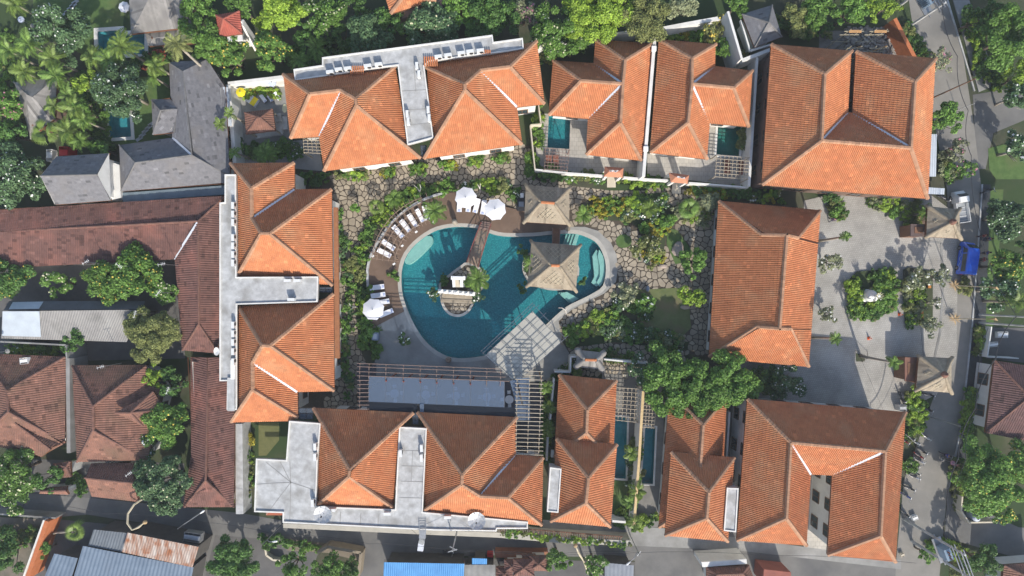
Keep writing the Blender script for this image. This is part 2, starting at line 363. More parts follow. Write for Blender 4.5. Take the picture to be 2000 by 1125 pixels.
sheet('lawn', [(1930,290),(1960,282),(1990,290),(2010,350),(1945,350),(1932,330)], 0.05, LAWN)
sheet('lawn', [(1918,370),(1960,370),(1940,640),(1905,640)], 0.02, LAWN)
sheet('gravel_patch', [(1600,60),(1740,60),(1790,130),(1760,110),(1600,100)], 0.02, mat('rubble_ground', (0.24,0.225,0.205), (0.12,0.115,0.105), 1.2, 0.95, bump=0.05))
sheet('bare_ground', [(0,1010),(95,1015),(50,1140),(0,1140)], 0.02, mat('bare_earth', (0.20,0.165,0.13), (0.12,0.11,0.08), 0.6, 0.95))
sheet('bare_ground', [(560,1052),(705,1068),(700,1095),(640,1080),(560,1075)], 0.03, mat('tan_earth', (0.22,0.185,0.14), (0.15,0.13,0.10), 0.6, 0.95))
g = MB()
for (x, y), (x2, y2) in (((1655,770),(1700,760)),): pass

# main pool
MOSAIC = mat('pool_mosaic', (0.032,0.225,0.24), (0.018,0.155,0.18), 1.6, 0.5, detail=9, c3=(0.055,0.28,0.28), s3=5.0, t3=(0.5,0.62))
PALE = mat('pale_mosaic', (0.40,0.52,0.44), (0.32,0.44,0.37), 1.6, 0.6)
def water_material():
    m, fr, g_, out = glass('pool_water', (0.74, 0.93, 0.95), 0.02)
    n = m.node_tree.nodes; l = m.node_tree.links
    nz = n.new('ShaderNodeTexNoise'); nz.inputs['Scale'].default_value = 2.6; nz.inputs['Detail'].default_value = 3
    bp = n.new('ShaderNodeBump'); bp.inputs['Strength'].default_value = 0.35; bp.inputs['Distance'].default_value = 0.06
    tc = n.new('ShaderNodeTexCoord'); l.new(tc.outputs['Object'], nz.inputs[0])
    l.new(nz.outputs['Fac'], bp.inputs['Height']); l.new(bp.outputs[0], g_.inputs['Normal']); l.new(bp.outputs[0], fr.inputs['Normal'])
    return m
WATER = water_material()
def pool(px, depth, wz, floor_m, water_kind='structure', cope=0.0, label=None, wall_m=None):
    poly = G(px, 0)
    if area2(poly) < 0: poly = poly[::-1]
    n = len(poly); g = MB()
    for i in range(n):
        a, b = poly[i], poly[(i+1) % n]; g.face([(b[0], b[1], -depth), (a[0], a[1], -depth), (a[0], a[1], 0.01), (b[0], b[1], 0.01)])
    sh = sheet('pool_floor', px, 0, floor_m) ; sh.location.z = -depth
    g.build('pool_wall', wall_m or floor_m, None, kind='structure')
    wsh = sheet('water', px, 0, WATER); wsh.location.z = wz
    if cope:
        o_ = offset(poly, -cope); c = MB()
        for i in range(n):
            j = (i+1) % n
            c.face([(*poly[i], 0.09), (*o_[i], 0.09), (*o_[j], 0.09), (*poly[j], 0.09)][::-1])
            c.face([(*poly[i], -0.1), (*poly[j], -0.1), (*poly[j], 0.09), (*poly[i], 0.09)])
            c.face([(*o_[j], 0.0), (*o_[i], 0.0), (*o_[i], 0.09), (*o_[j], 0.09)])
        c.build('pool_coping', COPE if label is None else WALL, None, kind='structure')
pool(POOL, 1.35, -0.10, MOSAIC, cope=0.55)
sp = mat('dark_pool_floor', (0.06,0.28,0.31), (0.04,0.21,0.25), 1.5)
sg = mat('green_pool_floor', (0.06,0.22,0.17), (0.04,0.17,0.13), 1.5)
for i, (k, q) in enumerate(SMALL.items()): pool(q, 1.1, -0.08, [MOSAIC, sg, sp, sp, sp, sp][i], cope=[0.0, 0.3, 0.25, 0.25, 0.45, 0.5][i], label=k)
def sunk(name, px, z, z0=-1.34, m=PALE):
    g = MB(); g.prism(G(px, 0), z0, z); return g.build(name, m, None, kind='structure')
sunk('pool_shelf', smoothpoly([(820,466),(837,459),(845,463),(844,475),(832,488),(818,502),(801,516),(790.5,516),(789,505),(798,488),(806,478)], 2), -0.35)
for i, (x0, z) in enumerate(((1105,-0.95),(1111,-0.72),(1117,-0.5),(1123,-0.3))):
    sunk('pool_step', [(x0+2,456),(x0+9,456),(x0+2,480),(x0-6,480)], z)
for i, (d, z) in enumerate(((0,-0.3),(5,-0.55))):
    sunk('pool_bench', [(1171-d,487),(1178-d*.4,498),(1183-d,514),(1182-d,540),(1178-d,553),(1172-d,560),(1166-d*2,552),(1172-d*2,540),(1172-d*2.4,520),(1168-d*2,500)], z)
for i, (d, z) in enumerate(((0,-0.35),(7,-0.6))):
    sunk('pool_step', [(1108-d,570),(1131-d*.3,583),(1118-d*.8,592),(1098-d,572)], z)
# islands
I1 = smoothpoly([(909,511.5),(900,519),(890,525.5),(869,542),(857.7,553),(857,562),(859,575),(862,596),(874.7,614),(892,620),(909,616),(923,601.6),(930,576),(946,562),(948,545),(943,530.5),(937,520.6),(925,515)], 1)
I2 = smoothpoly([(1032,493),(1024,503),(1019,518.5),(1022,535),(1030,549),(1050,562),(1078,568),(1105,566),(1124,553),(1133,530),(1126,508),(1100,493),(1060,487)], 1)
def island(px, top=0.12):
    g = MB(); g.prism(G(px, 0), -1.34, top-0.02); o = g.build('island', JOINT, None, kind='structure')
    poly = G(px, 0); poly = poly if area2(poly) > 0 else poly[::-1]; inn = offset(poly, 0.35); c = MB(); n = len(poly)
    for i in range(n):
        j = (i+1) % n
        c.face([(*poly[i], top+0.06), (*poly[j], top+0.06), (*inn[j], top+0.06), (*inn[i], top+0.06)]); c.face([(*poly[i], -0.2), (*poly[j], -0.2), (*poly[j], top+0.06), (*poly[i], top+0.06)])
        c.face([(*inn[j], top-0.02), (*inn[i], top-0.02), (*inn[i], top+0.06), (*inn[j], top+0.06)])
    c.build('island_coping', COPE, o); return o
isl1 = island(I1, 0.15); isl2 = island(I2, 0.15)
# deck, apron, dining floor
DECKP = [(721,546),(718,527),(722,505),(735,479),(748,458),(761,439.5),(776,425),(792,411),(812,398),(832,388),(852,381),(872,377),(889,376),(912,380),(935,387),(962,396),(991,405),(1026,413),(1026,370),(1108,372),(1113,438),(1094,454),(1080,470),(1040,500),(900,560),(800,600),(792,607),(735,637),(719,628)]
APRONP = [(792,607),(735,637),(732,700),(735,745),(1060,745),(1104,722),(1112,690),(1097,666),(1091,627),(1116.5,605),(1142,592),(1180.5,573),(1203,550.5),(1206,528),(1204.5,499),(1193,474),(1168,451),(1142,443),(1116,443),(1094,454),(1000,520),(860,560)]
def minus_pool(name, px, z, m, thick=0.06):
    """deck or apron: the ring of the outline outside the pool, as a strip from the outline to the coping"""
    poly = [Vector((*p, 0)) for p in G(px, z)]
    return poly
import bmesh
def ring_sheet(name, px, z, m):
    # a fine grid of cells clipped to the outline and kept outside the pool coping
    poly = G(px, 0); pl = G(POOL, 0); pl = pl if area2(pl) > 0 else pl[::-1]; hole = offset(pl, -0.50)
    bm = bmesh.new()
    tri = tessellate_polygon([[Vector((*p, 0)) for p in poly]]); vs = [bm.verts.new((p[0], p[1], z)) for p in poly]
    for t in tri:
        try: bm.faces.new([vs[i] for i in t])
        except ValueError: pass
    me = bpy.data.meshes.new(name); bm.to_mesh(me); bm.free()
    a = bpy.data.objects.new(name, me); COL.objects.link(a); a['kind'] = 'structure'
    sol = a.modifiers.new('s', 'SOLIDIFY'); sol.thickness = 0.05
    hb = MB(); hb.prism(hole, -1, 1, bottom=True); cu = hb.build('cutter', m, None)
    bo = a.modifiers.new('b', 'BOOLEAN'); bo.object = cu; bo.operation = 'DIFFERENCE'; bo.solver = 'EXACT'
    dg = bpy.context.evaluated_depsgraph_get(); nm = bpy.data.meshes.new_from_object(a.evaluated_get(dg))
    a.modifiers.clear(); a.data = nm; nm.materials.clear(); nm.materials.append(m)
    bpy.data.objects.remove(cu); return a
PLB = G(POOL, 0)
# courtyard base carries the flagstones
CY = [(592,325),(640,336),(800,312),(1034,284),(1047,345),(1200,362),(1470,372),(1400,392),(1390,700),(1340,690),(1330,722),(1110,735),(1060,760),(1060,900),(1010,890),(1010,810),(600,800),(560,790),(640,700),(650,400),(590,340)]
sheet('courtyard', CY, 0.02, JOINT, [POOL])
dk = ring_sheet('pool_deck', DECKP, 0.13, DECK); ap = ring_sheet('pool_apron', APRONP, 0.08, APRON)
sheet('dining_floor', [(697,708),(735,708),(735,735),(1060,748),(1058,888),(1006,886),(1010,812),(700,800)], 0.085, mat('dining_tiles', (0.11,0.11,0.12), (0.08,0.08,0.088), 0.6, 0.6, brick=(0.8,0.8,0.02,0.9,0.6)))
sheet('lawn', [(1246,566),(1322,562),(1346,595),(1350,640),(1330,660),(1285,655),(1240,632),(1236,595)], 0.10, mat('shady_lawn', (0.14,0.16,0.065), (0.095,0.12,0.045), 0.8, 0.95, c3=(0.15,0.13,0.07), s3=0.3, t3=(0.5,0.62)))
sheet('lawn', [(1303,444),(1324,450),(1354,494),(1345,512),(1319,516),(1302,476)], 0.10, LAWN)
sheet('lawn', smoothpoly([(1201,470),(1210,458),(1226,458),(1236,470),(1228,484),(1208,484)], 2), 0.10, LAWN)

# flagstones: every stone its own shape; the 300 that show largest are parts of the courtyard
def clip(poly, a, b, c):
    out = []
    for i in range(len(poly)):
        p, q = poly[i], poly[(i+1) % len(poly)]
        dp = a*p[0]+b*p[1]-c; dq = a*q[0]+b*q[1]-c
        if dp <= 0: out.append(p)
        if (dp < 0) != (dq < 0) and dp != dq:
            t = dp/(dp-dq); out.append((p[0]+(q[0]-p[0])*t, p[1]+(q[1]-p[1])*t))
    return out
def voronoi(inc, exc, size, seed=3, joint=0.055):
    R = random.Random(seed)
    inc = [G(p) for p in inc]; exc = [G(p) for p in exc]
    xs = [p[0] for q in inc for p in q]; ys = [p[1] for q in inc for p in q]
    grid = {}
    nx = int((max(xs)-min(xs))/size)+3; ny = int((max(ys)-min(ys))/size)+3
    for i in range(-1, nx):
        for j in range(-1, ny):
            if R.random() < 0.10: continue
            grid[(i, j)] = (min(xs)+(i+0.5*(j % 2)+R.uniform(-.42, .42))*size, min(ys)+(j+R.uniform(-.42, .42))*size)
    out = []
    for (i, j), p in grid.items():
        if not any(inside(p, q) for q in inc) or any(inside(p, q) for q in exc): continue
        r = size*1.5; poly = [(p[0]-r, p[1]-r), (p[0]+r, p[1]-r), (p[0]+r, p[1]+r), (p[0]-r, p[1]+r)]
        for di in range(-3, 4):
            for dj in range(-3, 4):
                q = grid.get((i+di, j+dj))
                if not q or (di == 0 and dj == 0): continue
                a, b = q[0]-p[0], q[1]-p[1]; L = math.hypot(a, b)
                if L > 3*size: continue
                a /= L; b /= L; poly = clip(poly, a, b, a*(p[0]+q[0])/2+b*(p[1]+q[1])/2-joint)
                if len(poly) < 3: break
            if len(poly) < 3: break
        if len(poly) < 3: continue
        # rounded corners
        sm = []
        for t in range(len(poly)):
            a, b = poly[t], poly[(t+1) % len(poly)]
            if math.hypot(a[0]-b[0], a[1]-b[1]) < 0.12: sm.append(((a[0]+b[0])/2, (a[1]+b[1])/2)); continue
            sm.append((a[0]*.8+b[0]*.2, a[1]*.8+b[1]*.2)); sm.append((a[0]*.2+b[0]*.8, a[1]*.2+b[1]*.8))
        if abs(area2(sm))/2 > 0.05: out.append(sm)
    return out
def stones(parent, polys, z, h, limit=300, seed=1):
    R = random.Random(seed); polys = sorted(polys, key=lambda p: -abs(area2(p)))
    rest = MB()
    for i, p in enumerate(polys):
        t = R.gauss(1, 0.13); t = max(.65, min(1.35, t)); hh = h*R.uniform(.6, 1.1)
        if i < limit:
            g = MB(); g.prism(p, z, z+hh, tint=t); g.build('flagstone', STONE, parent)
        else: rest.prism(p, z, z+hh, tint=t)
    if rest.f: rest.build('flagstones', STONE, parent, kind='stuff')
court = bpy.data.objects['courtyard']
LW1 = [(1246,566),(1322,562),(1346,595),(1350,640),(1330,660),(1285,655),(1240,632),(1236,595)]; LW2 = [(1303,444),(1324,450),(1354,494),(1345,512),(1319,516),(1302,476)]
BEDS_EX = [[(1135,400),(1290,378),(1330,430),(1300,470),(1290,520),(1270,500),(1250,450),(1180,430)], [(1105,655),(1200,600),(1240,620),(1290,660),(1345,670),(1340,690),(1250,672),(1200,668),(1105,672)]]
polys = voronoi([CY], [POOL, DECKP, APRONP, LW1, LW2]+BEDS_EX+[[(1206,462),(1216,456),(1230,462),(1232,478),(1210,482)],
   [(590,320),(650,345),(650,560),(655,760),(590,840),(560,840),(560,300)], [(700,708),(1060,745),(1060,900),(600,900),(600,805),(700,800)], [(1398,392),(1500,392),(1500,720),(1386,697)]], 0.72)
stones(court, polys, 0.02, 0.07)
pi1 = voronoi([I1], [[(857,553),(862,545),(935,545),(930,560),(859,578)]], 0.62, 5, 0.04); stones(isl1, [p for p in pi1 if all(inside(q, offset(G(I1), 0.3)) for q in p)], 0.12, 0.06)
pi2 = voronoi([I2], [], 0.8, 6, 0.04); stones(isl2, [p for p in pi2 if all(inside(q, offset(G(I2), 0.3)) for q in p)], 0.12, 0.05)
# ---------------------------------------------------------------- roofs and buildings
def tile_faces(mb, pts, period, course, amp, pale=0.10, dark=0.0, flat=False):
    """ribs of roof tiles, course by course, over one plane face of a roof"""
    n = Vector((0, 0, 0))
    for i in range(len(pts)):
        a, b = pts[i], pts[(i+1) % len(pts)]
        n += Vector(((a.y-b.y)*(a.z+b.z), (a.z-b.z)*(a.x+b.x), (a.x-b.x)*(a.y+b.y)))
    n.normalize()
    if n.z < 0: n = -n
    u = Vector((0, 0, 1)).cross(n)
    if u.length < 1e-3: u = Vector((1, 0, 0))
    u.normalize(); v = n.cross(u).normalized()
    c = sum(pts, Vector((0, 0, 0)))/len(pts)
    Q = [((p-c).dot(u), (p-c).dot(v)) for p in pts]
    u0 = min(q[0] for q in Q); u1 = max(q[0] for q in Q); v0 = min(q[1] for q in Q)
    prof = (0.0, 0.9, 0.9, 0.0) if not flat else (0.0, 0.15, 0.0)
    ns = len(prof)-1; us = ([0, 0.22, 0.58, 1.0] if not flat else [0, 0.5, 1.0])
    def scan(x):
        r = []
        for i in range(len(Q)):
            a, b = Q[i], Q[(i+1) % len(Q)]
            if (a[0] > x) != (b[0] > x): r.append(a[1]+(b[1]-a[1])*(x-a[0])/(b[0]-a[0]))
        return sorted(r)
    nrib = int((u1-u0)/period)+1
    for i in range(nrib):
        if i % 2 == 0: tints = {}
        for j in range(ns):
            ua = u0+(i+us[j])*period; ub = u0+(i+us[j+1])*period
            ub = min(ub, u1)
            if ub-ua < 0.01: continue
            A = scan(ua+0.002); B = scan(ub-0.002)
            if len(A) != len(B):
                m = scan((ua+ub)/2)
                if len(A) < len(B): A = m if len(m) == len(B) else None
                else: B = m if len(m) == len(A) else None
                if A is None or B is None: continue
            ha, hb = amp*prof[j], amp*prof[j+1]
            for k in range(0, len(A)-1, 2):
                a0, a1, b0, b1 = A[k], A[k+1], B[k], B[k+1]
                lo = min(a0, b0); hi = max(a1, b1)
                q0 = int(math.floor((lo-v0)/course)); q1 = int(math.ceil((hi-v0)/course))
                for q in range(q0, q1):
                    w0 = v0+q*course; w1 = w0+course
                    x0 = min(max(w0, a0), a1); x1 = min(max(w1, a0), a1); y0 = min(max(w0, b0), b1); y1 = min(max(w1, b0), b1)
                    if x1-x0 < 1e-4 and y1-y0 < 1e-4: continue
                    if q not in tints:
                        t = random.gauss(1.0, 0.045)
                        if random.random() < pale: t *= rnd(1.1, 1.35)
                        if random.random() < dark: t *= rnd(0.55, 0.8)
                        tints[q] = t
                    def pt(uu, vv, h):
                        hh = h+0.018*(1-(vv-w0)/course); return c+u*uu+v*vv+n*hh
                    fp = [pt(ua, x0, ha), pt(ub, y0, hb)]
                    if y1-y0 > 1e-4: fp.append(pt(ub, y1, hb))
                    if x1-x0 > 1e-4: fp.append(pt(ua, x1, ha))
                    if len(fp) > 2: mb.face(fp, 0, tints[q])
    return n, c

def make_roof(parent, eave, ez, verts, faces, period=0.25, course=0.42, amp=0.08, k=0.78, tile=None, under=None, ridge=None, pale=0.07, dark=0.0,
              cap=0.25, gutter=True, fascia=0.28, part='roof', flat=False, fixed=None, skip_caps=()):
    """eave: list of names; verts: name -> (px, py[, z]); faces: lists of names. A ridge point without z gets its height from the slope."""
    tile = tile or TILE; under = under or UNDER; ridge = ridge or RIDGE
    V = {}
    ep = []
    for nme in eave:
        q = verts[nme]; V[nme] = P(q[0], q[1], q[2] if len(q) > 2 else ez); ep.append(V[nme])
    for nme, q in verts.items():
        if nme in V: continue
        if len(q) > 2: V[nme] = P(*q); continue
        z = ez+2
        for _ in range(12):
            p = P(q[0], q[1], z); d = 1e9
            for i in range(len(ep)):
                a, b = ep[i], ep[(i+1) % len(ep)]; ab = (b-a).xy; t = max(0, min(1, (p-a).xy.dot(ab)/ab.length_squared))
                d = min(d, ((p-a).xy-ab*t).length)
            z = 0.5*z+0.5*(ez+k*d)
        V[nme] = P(q[0], q[1], z)
    base = MB(); tl = MB(); edges = {}
    for f in faces:
        pts = [V[x] for x in f]
        if area2([(p.x, p.y) for p in pts]) < 0: f = f[::-1]; pts = pts[::-1]
        nn, cc = tile_faces(tl, pts, period, course, amp, pale, dark, flat)
        base.face([p-nn*((p-cc).dot(nn)+0.10) for p in pts])
        for i in range(len(f)):
            e = (f[i], f[(i+1) % len(f)]); edges.setdefault(tuple(sorted(e)), []).append(pts)
    fm = MB()
    for (a, b), fs in edges.items():
        if len(fs) == 1 and fascia:
            p, q = V[a], V[b]; dz = Vector((0, 0, fascia))
            fm.face([p-dz, q-dz, q-Vector((0, 0, .03)), p-Vector((0, 0, .03))])
    ro = base.build(part, under, parent)
    tl.build('roof_tiles', tile, ro, kind='stuff')
    if fm.f: fm.build('fascia', FASCIA, ro)
    for (a, b), fs in edges.items():
        if len(fs) != 2 or (a, b) in skip_caps or (b, a) in skip_caps: continue
        c0 = sum(fs[0], Vector())/len(fs[0]); c1 = sum(fs[1], Vector())/len(fs[1])
        p, q = V[a], V[b]; m = (p+q)/2; e = (q-p).normalized()
        d0 = (c0-p)-e*(c0-p).dot(e); d1 = (c1-p)-e*(c1-p).dot(e)
        convex = (d0.normalized()+d1.normalized()).z < 0
        g = MB(); L = (q-p).length
        if convex:
            if cap <= 0: continue
            ns = max(1, int(L/0.45)); off = Vector((0, 0, 0.05))
            for i in range(ns):
                s0 = p+(q-p)*(i/ns)+off; s1 = p+(q-p)*((i+1)/ns)+off
                g.tube([s0, s1+e*0.03], [cap*1.06, cap*0.94], 6, tint=random.gauss(1, 0.08), cap=False)
            g.build('ridge_cap', ridge, ro)
        elif gutter:
            side = e.cross(Vector((0, 0, 1))).normalized()*0.14; up = Vector((0, 0, 0.13))
            g.face([p-side+up, q-side+up, q+side+up, p+side+up]); g.build('valley_gutter', GUTTER, ro)
    return V, ro

def walls(parent, eave_pts, top, inset=0.9, z0=0.0, material=None, storeys=1, windows=True, name='wall'):
    material = material or WALL
    poly = offset([(p[0], p[1]) for p in eave_pts], inset)
    if area2(poly) < 0: poly = poly[::-1]
    n = len(poly)
    m = MB()
    for i in range(n):
        a, b = poly[i], poly[(i+1) % n]
        m.face([(a[0], a[1], z0), (b[0], b[1], z0), (b[0], b[1], top), (a[0], a[1], top)])
    m.build(name, material, parent)
    if not windows: return
    for i in range(n):
        a, b = Vector(poly[i]), Vector(poly[(i+1) % n]); d = b-a; L = d.length
        if L < 3.5: continue
        d.normalize(); nrm = Vector((d.y, -d.x))
        if nrm.dot(-(a+b)/2) < 0.25*((a+b)/2).length: continue
        cnt = int(L/3.4)
        for sidx in range(storeys):
            zc = z0+1.35+sidx*(top-z0)/storeys
            for q in range(cnt):
                c = a+d*(L*(q+0.5)/cnt); rz = math.atan2(d.y, d.x)
                fr = MB()
                w_, h_ = 1.5, 1.5
                C = Vector((c.x+nrm.x*0.03, c.y+nrm.y*0.03, zc))
                t = Vector((d.x, d.y, 0))
                for s_ in (-1, 1): fr.bar(C+t*s_*w_/2-Vector((0, 0, h_/2)), C+t*s_*w_/2+Vector((0, 0, h_/2)), 0.1, 0.12)
                for s_ in (-1, 1): fr.bar(C-t*w_/2+Vector((0, 0, s_*h_/2)), C+t*w_/2+Vector((0, 0, s_*h_/2)), 0.1, 0.1)
                fr.bar(C-Vector((0, 0, h_/2)), C+Vector((0, 0, h_/2)), 0.06, 0.08)
                wo_ = fr.build('window', FRAME, parent)
                pn = MB(); pn.box((c.x+nrm.x*0.02, c.y+nrm.y*0.02, zc), (w_-0.08, 0.03, h_-0.08), rz); pn.build('pane', PANE, wo_)

def slab(parent, px, z1, z0=None, m=None, name='roof_terrace', par=0.0, ptop=None, thick=0.3):
    """flat roof slab from a photograph outline at height z1 with an upstand along its edge"""
    m = m or CONC; poly = G(px, z1)
    if area2(poly) < 0: poly = poly[::-1]
    g = MB(); g.prism(poly, z1-thick if z0 is None else z0, z1, bottom=True)
    o = g.build(name, m, parent)
    if par:
        q = MB(); n = len(poly)
        inn = offset(poly, 0.16)
        for i in range(n):
            j = (i+1) % n
            q.face([(*poly[i], z1+par), (*poly[j], z1+par), (*inn[j], z1+par), (*inn[i], z1+par)])
            q.face([(*poly[i], z1-thick), (*poly[j], z1-thick), (*poly[j], z1+par), (*poly[i], z1+par)])
            q.face([(*inn[j], z1), (*inn[i], z1), (*inn[i], z1+par), (*inn[j], z1+par)])
        q.build('parapet', ptop or WALL, o)
    return o

def bldg(name, label, cat, px, py):
    o = empty(name, P(px, py, 0)); tag(o, label, cat); return o
# ================================================================ resort blocks round the pool
def poly_of(V, names): return [V[n] for n in names]
RB = 6.2
# --- north block
nb = bldg('resort_block', 'long two-wing orange-tiled block north of the pool with a concrete terrace between its wings', 'building', 800, 220)
v = dict(a=(554,146), b=(775,128), c=(796,283), d=(822,309), e=(633,334), f=(624.6,267), g=(568,270), r1=(606,184), r2=(665,177), r3=(695.6,194), r4=(696.6,206))
V, r = make_roof(nb, list('abcdefg'), RB, v, [list('ga')+['r1'], ['f','g','r1','r2'], ['e','f','r2','r3','r4'], ['d','e','r4'], ['b','c','d','r4','r3'], ['a','b','r3','r2','r1']])
walls(nb, poly_of(V, 'abcdefg'), RB, storeys=2)
v = dict(a=(829,130), b=(1048,81), c=(1063.5,203), d=(1009.5,209.5), e=(1019.6,282), f=(828,310), g=(847,270), r1=(907.4,165.5), r2=(908,176), r3=(938.5,138), r4=(996,131))
V, r = make_roof(nb, list('abcdefg'), RB, v, [['a','b','r4','r3','r1'], ['b','c','r4'], ['c','d','r3','r4'], ['d','e','r2','r1','r3'], ['e','f','r2'], ['f','g','a','r1','r2']])
walls(nb, poly_of(V, 'abcdefg'), RB, storeys=2)
slab(nb, [(574,136),(630,128),(629.7,113),(962,69),(964,83),(1021,75),(1023,96),(995,101),(838,121),(829,130),(847,270),(796,284),(777,129),(760,131),(577,158)], RB+0.9, par=0.18)
for x, y, w_, h_ in ((700,138,26,14),(845,121,28,16),(952,102,20,6)):   # tiled stubs beside the air conditioners
    p = P(x, y, RB+1.0); g = MB()
    for i in range(int(w_/3.6)):
        g.tube([p+Vector((-w_/28+i*0.26, h_/28, 0.25)), p+Vector((-w_/28+i*0.26, -h_/28, 0.05))], 0.10, 5, tint=rnd(.85,1.2))
    g.build('tiled_vent_cover', TILE, nb, kind='stuff')

# --- west block
wb = bldg('resort_block', 'long orange-tiled block west of the pool with a narrow concrete walkway along its far side', 'building', 560, 570)
v = dict(a=(451,319.5), b=(575,318), c=(575.5,370), d=(647.5,370), e=(650,557.6), f=(624,558), g=(616,541), h=(462.6,542), i=(461,344),
         r1=(491.6,368), r2=(492.5,426.7), r3=(511,456.5), r4=(527.5,456.5))
V, r = make_roof(wb, list('abcdefghi'), RB, v, [['a','b','r1'], ['b','c','r2','r1'], ['c','d','r4','r3','r2'], ['d','e','r4'], ['e','f','g','h','r3','r4'], ['h','i','a','r1','r2','r3']])
walls(wb, poly_of(V, 'abcdefghi'), RB, storeys=2)
v = dict(a=(464,596), b=(620.6,590), c=(651.4,574), d=(653,763), e=(581,765.5), f=(582,815), g=(566,823), h=(452,823.5), i=(463,799),
         r1=(513,675), r2=(528.4,675), r3=(493.7,708), r4=(494,761))
V, r = make_roof(wb, list('abcdefghi'), RB, v, [['a','b','c','r2','r1'], ['c','d','r2'], ['d','e','r3','r1','r2'], ['e','f','r4','r3'], ['f','g','h','r4'], ['h','i','a','r1','r3','r4']])
walls(wb, poly_of(V, 'abcdefghi'), RB, storeys=2)
slab(wb, [(440,341),(462,341),(463,541),(622,540),(621,590),(464,595),(464,800),(444,800),(445,744),(430,744),(430,396),(440,395)], RB+0.9, par=0.18)
g = MB(); g.box(P(452, 770, RB+1.05), (0.9, 4.2, 0.25)); g.build('service_box', CONC, wb)
g = MB(); g.box(P(455, 722, RB+1.1), (0.5, 2.4, 0.2)); g.build('cable_tray', WHITE, wb)
g = MB(); g.prism(G([(651,405),(659,405),(663,700),(654,700)], RB-1.2), RB-1.6, RB-1.2, bottom=True); g.build('lower_eave', mat('brown_eave', (0.36,0.16,0.075), (0.28,0.12,0.06), 2, 0.8), wb)
GL, *_ = glass('skylight_glass', (0.35, 0.42, 0.48), 0.1, (0.16, 0.19, 0.23), 0.4)
def skylight(parent, px, z):
    g = MB(); g.prism(G(px, z), z-0.05, z, bottom=True); o = g.build('glass_link_roof', GL, parent)
    q = [Vector((*p, z+0.03)) for p in G(px, z)]; f = MB()
    for i in range(4): f.bar(q[i], q[(i+1) % 4], 0.07)
    f.bar((q[0]+q[1])/2, (q[2]+q[3])/2, 0.05); f.bar((q[1]+q[2])/2, (q[3]+q[0])/2, 0.05); f.build('glazing_bars', DARK, o)
skylight(wb, [(624,561),(649,561),(649,571),(624,571)], RB)
skylight(nb, [(821,284),(833,284),(831,307),(823,307)], RB)

# --- south block
sb = bldg('resort_block', 'orange-tiled double-hipped block south of the dining terrace with pale concrete roof terraces', 'building', 800, 920)
v = dict(a=(612.6,797), b=(807.4,806), c=(781,835), d=(772,995), e=(617.8,988.6), f=(621,903), g=(627,826), r1=(683.7,918), r2=(682,930))
V, r = make_roof(sb, list('abcdefg'), RB, v, [['a','b','r1'], ['b','c','d','r2','r1'], ['d','e','r2'], ['e','f','g','a','r1','r2']])
walls(sb, poly_of(V, 'abcdefg'), RB, storeys=2)
v = dict(a=(816,805), b=(1009.8,815), c=(1006,887), d=(1060.7,893.5), e=(1057.7,1025), f=(825,999), g=(833,835), r1=(902.5,927), r2=(902,945.6), r3=(937.7,968.6), r4=(992,971.7))
V, r = make_roof(sb, list('abcdefg'), RB, v, [['a','b','r1'], ['b','c','r3','r2','r1'], ['c','d','r4','r3'], ['d','e','r4'], ['e','f','r2','r3','r4'], ['f','g','a','r1','r2']])
walls(sb, poly_of(V, 'abcdefg'), RB, storeys=2)
slab(sb, [(565.6,821.4),(627,826),(621,903),(618,988),(772,994),(780,833),(834,836),(826,999),(1031,1018),(1031,1032),(971,1032),(970,1037),(848,1035),(553,1020),(553,1001),(497.5,999),(501,895),(559.5,898)], RB+0.5, par=0.18)
skylight(sb, [(584,797),(612,797),(611,819),(584,819)], RB)
skylight(sb, [(806,806),(817,806),(817,828),(806,828)], RB)
g = MB(); p = P(544, 1004, RB); g.box(p+Vector((0, 0, -0.3)), (3.4, 0.5, 0.15)); g.build('red_sill', mat('terracotta_sill', (0.42,0.13,0.07)), sb)
for jx, jy, jx2, jy2 in ((500,946,568,942),(568,942,520,903),(568,942,520,1005),(568,942,566,1018),(566,900,568,942),(568,942,545,898),(568,942,617,958),(628,1000,626,1022),(665,1000,664,1024),(705,1002,703,1026),(740,1004,738,1028),(880,1008,878,1034),(925,1014,923,1036),(785,880,832,881),(784,910,831,911),(783,940,829,941),(806,880,803,940),(780,972,828,973)):
    a = P(jx, jy, RB+0.512); b = P(jx2, jy2, RB+0.512); g = MB(); g.bar(a, b, 0.07, 0.01); g.build('slab_joint', CONCD, sb)
for jx, jy, jx2, jy2 in ((781,178,837,175),(785,215,842,212),(788,245,844,240),(808,120,812,178)):
    a = P(jx, jy, RB+0.912); b = P(jx2, jy2, RB+0.912); g = MB(); g.bar(a, b, 0.06, 0.01); g.build('slab_joint', CONCD, nb)

# ================================================================ villas on the north-east side
VE = 3.4
def villa(label, v, eave, faces, ez=VE, tile=None, k=0.78, period=0.235, inset=0.7, wmat=None, **kw):
    p = v[eave[0]]; q = v[eave[2]]
    b = bldg('villa', label, 'villa', (p[0]+q[0])/2, (p[1]+q[1])/2)
    V, r = make_roof(b, eave, ez, v, faces, period=period, k=k, tile=tile, **kw)
    walls(b, poly_of(V, eave), ez, inset, material=wmat, storeys=1 if ez < 5 else 2)
    return b, V
v = dict(a=(1163,77.7), b=(1273,86), c=(1252.7,313.5), d=(1145,302), e=(1148.6,232), f=(1072,224.7), g=(1080.4,118), h=(1160,125), r1=(1220.6,118), r2=(1211.5,240), w=(1216,164), w1=(1134.5,158))
villa('orange-tiled villa with a west wing whose small turquoise pool lies in its south-west corner', v, list('abcdefgh'),
      [['a','b','r1'], ['b','c','r2','w','r1'], ['c','d','r2'], ['d','e','w','r2'], ['e','f','w1','w'], ['f','g','w1'], ['g','h','w','w1'], ['h','a','r1','w']])
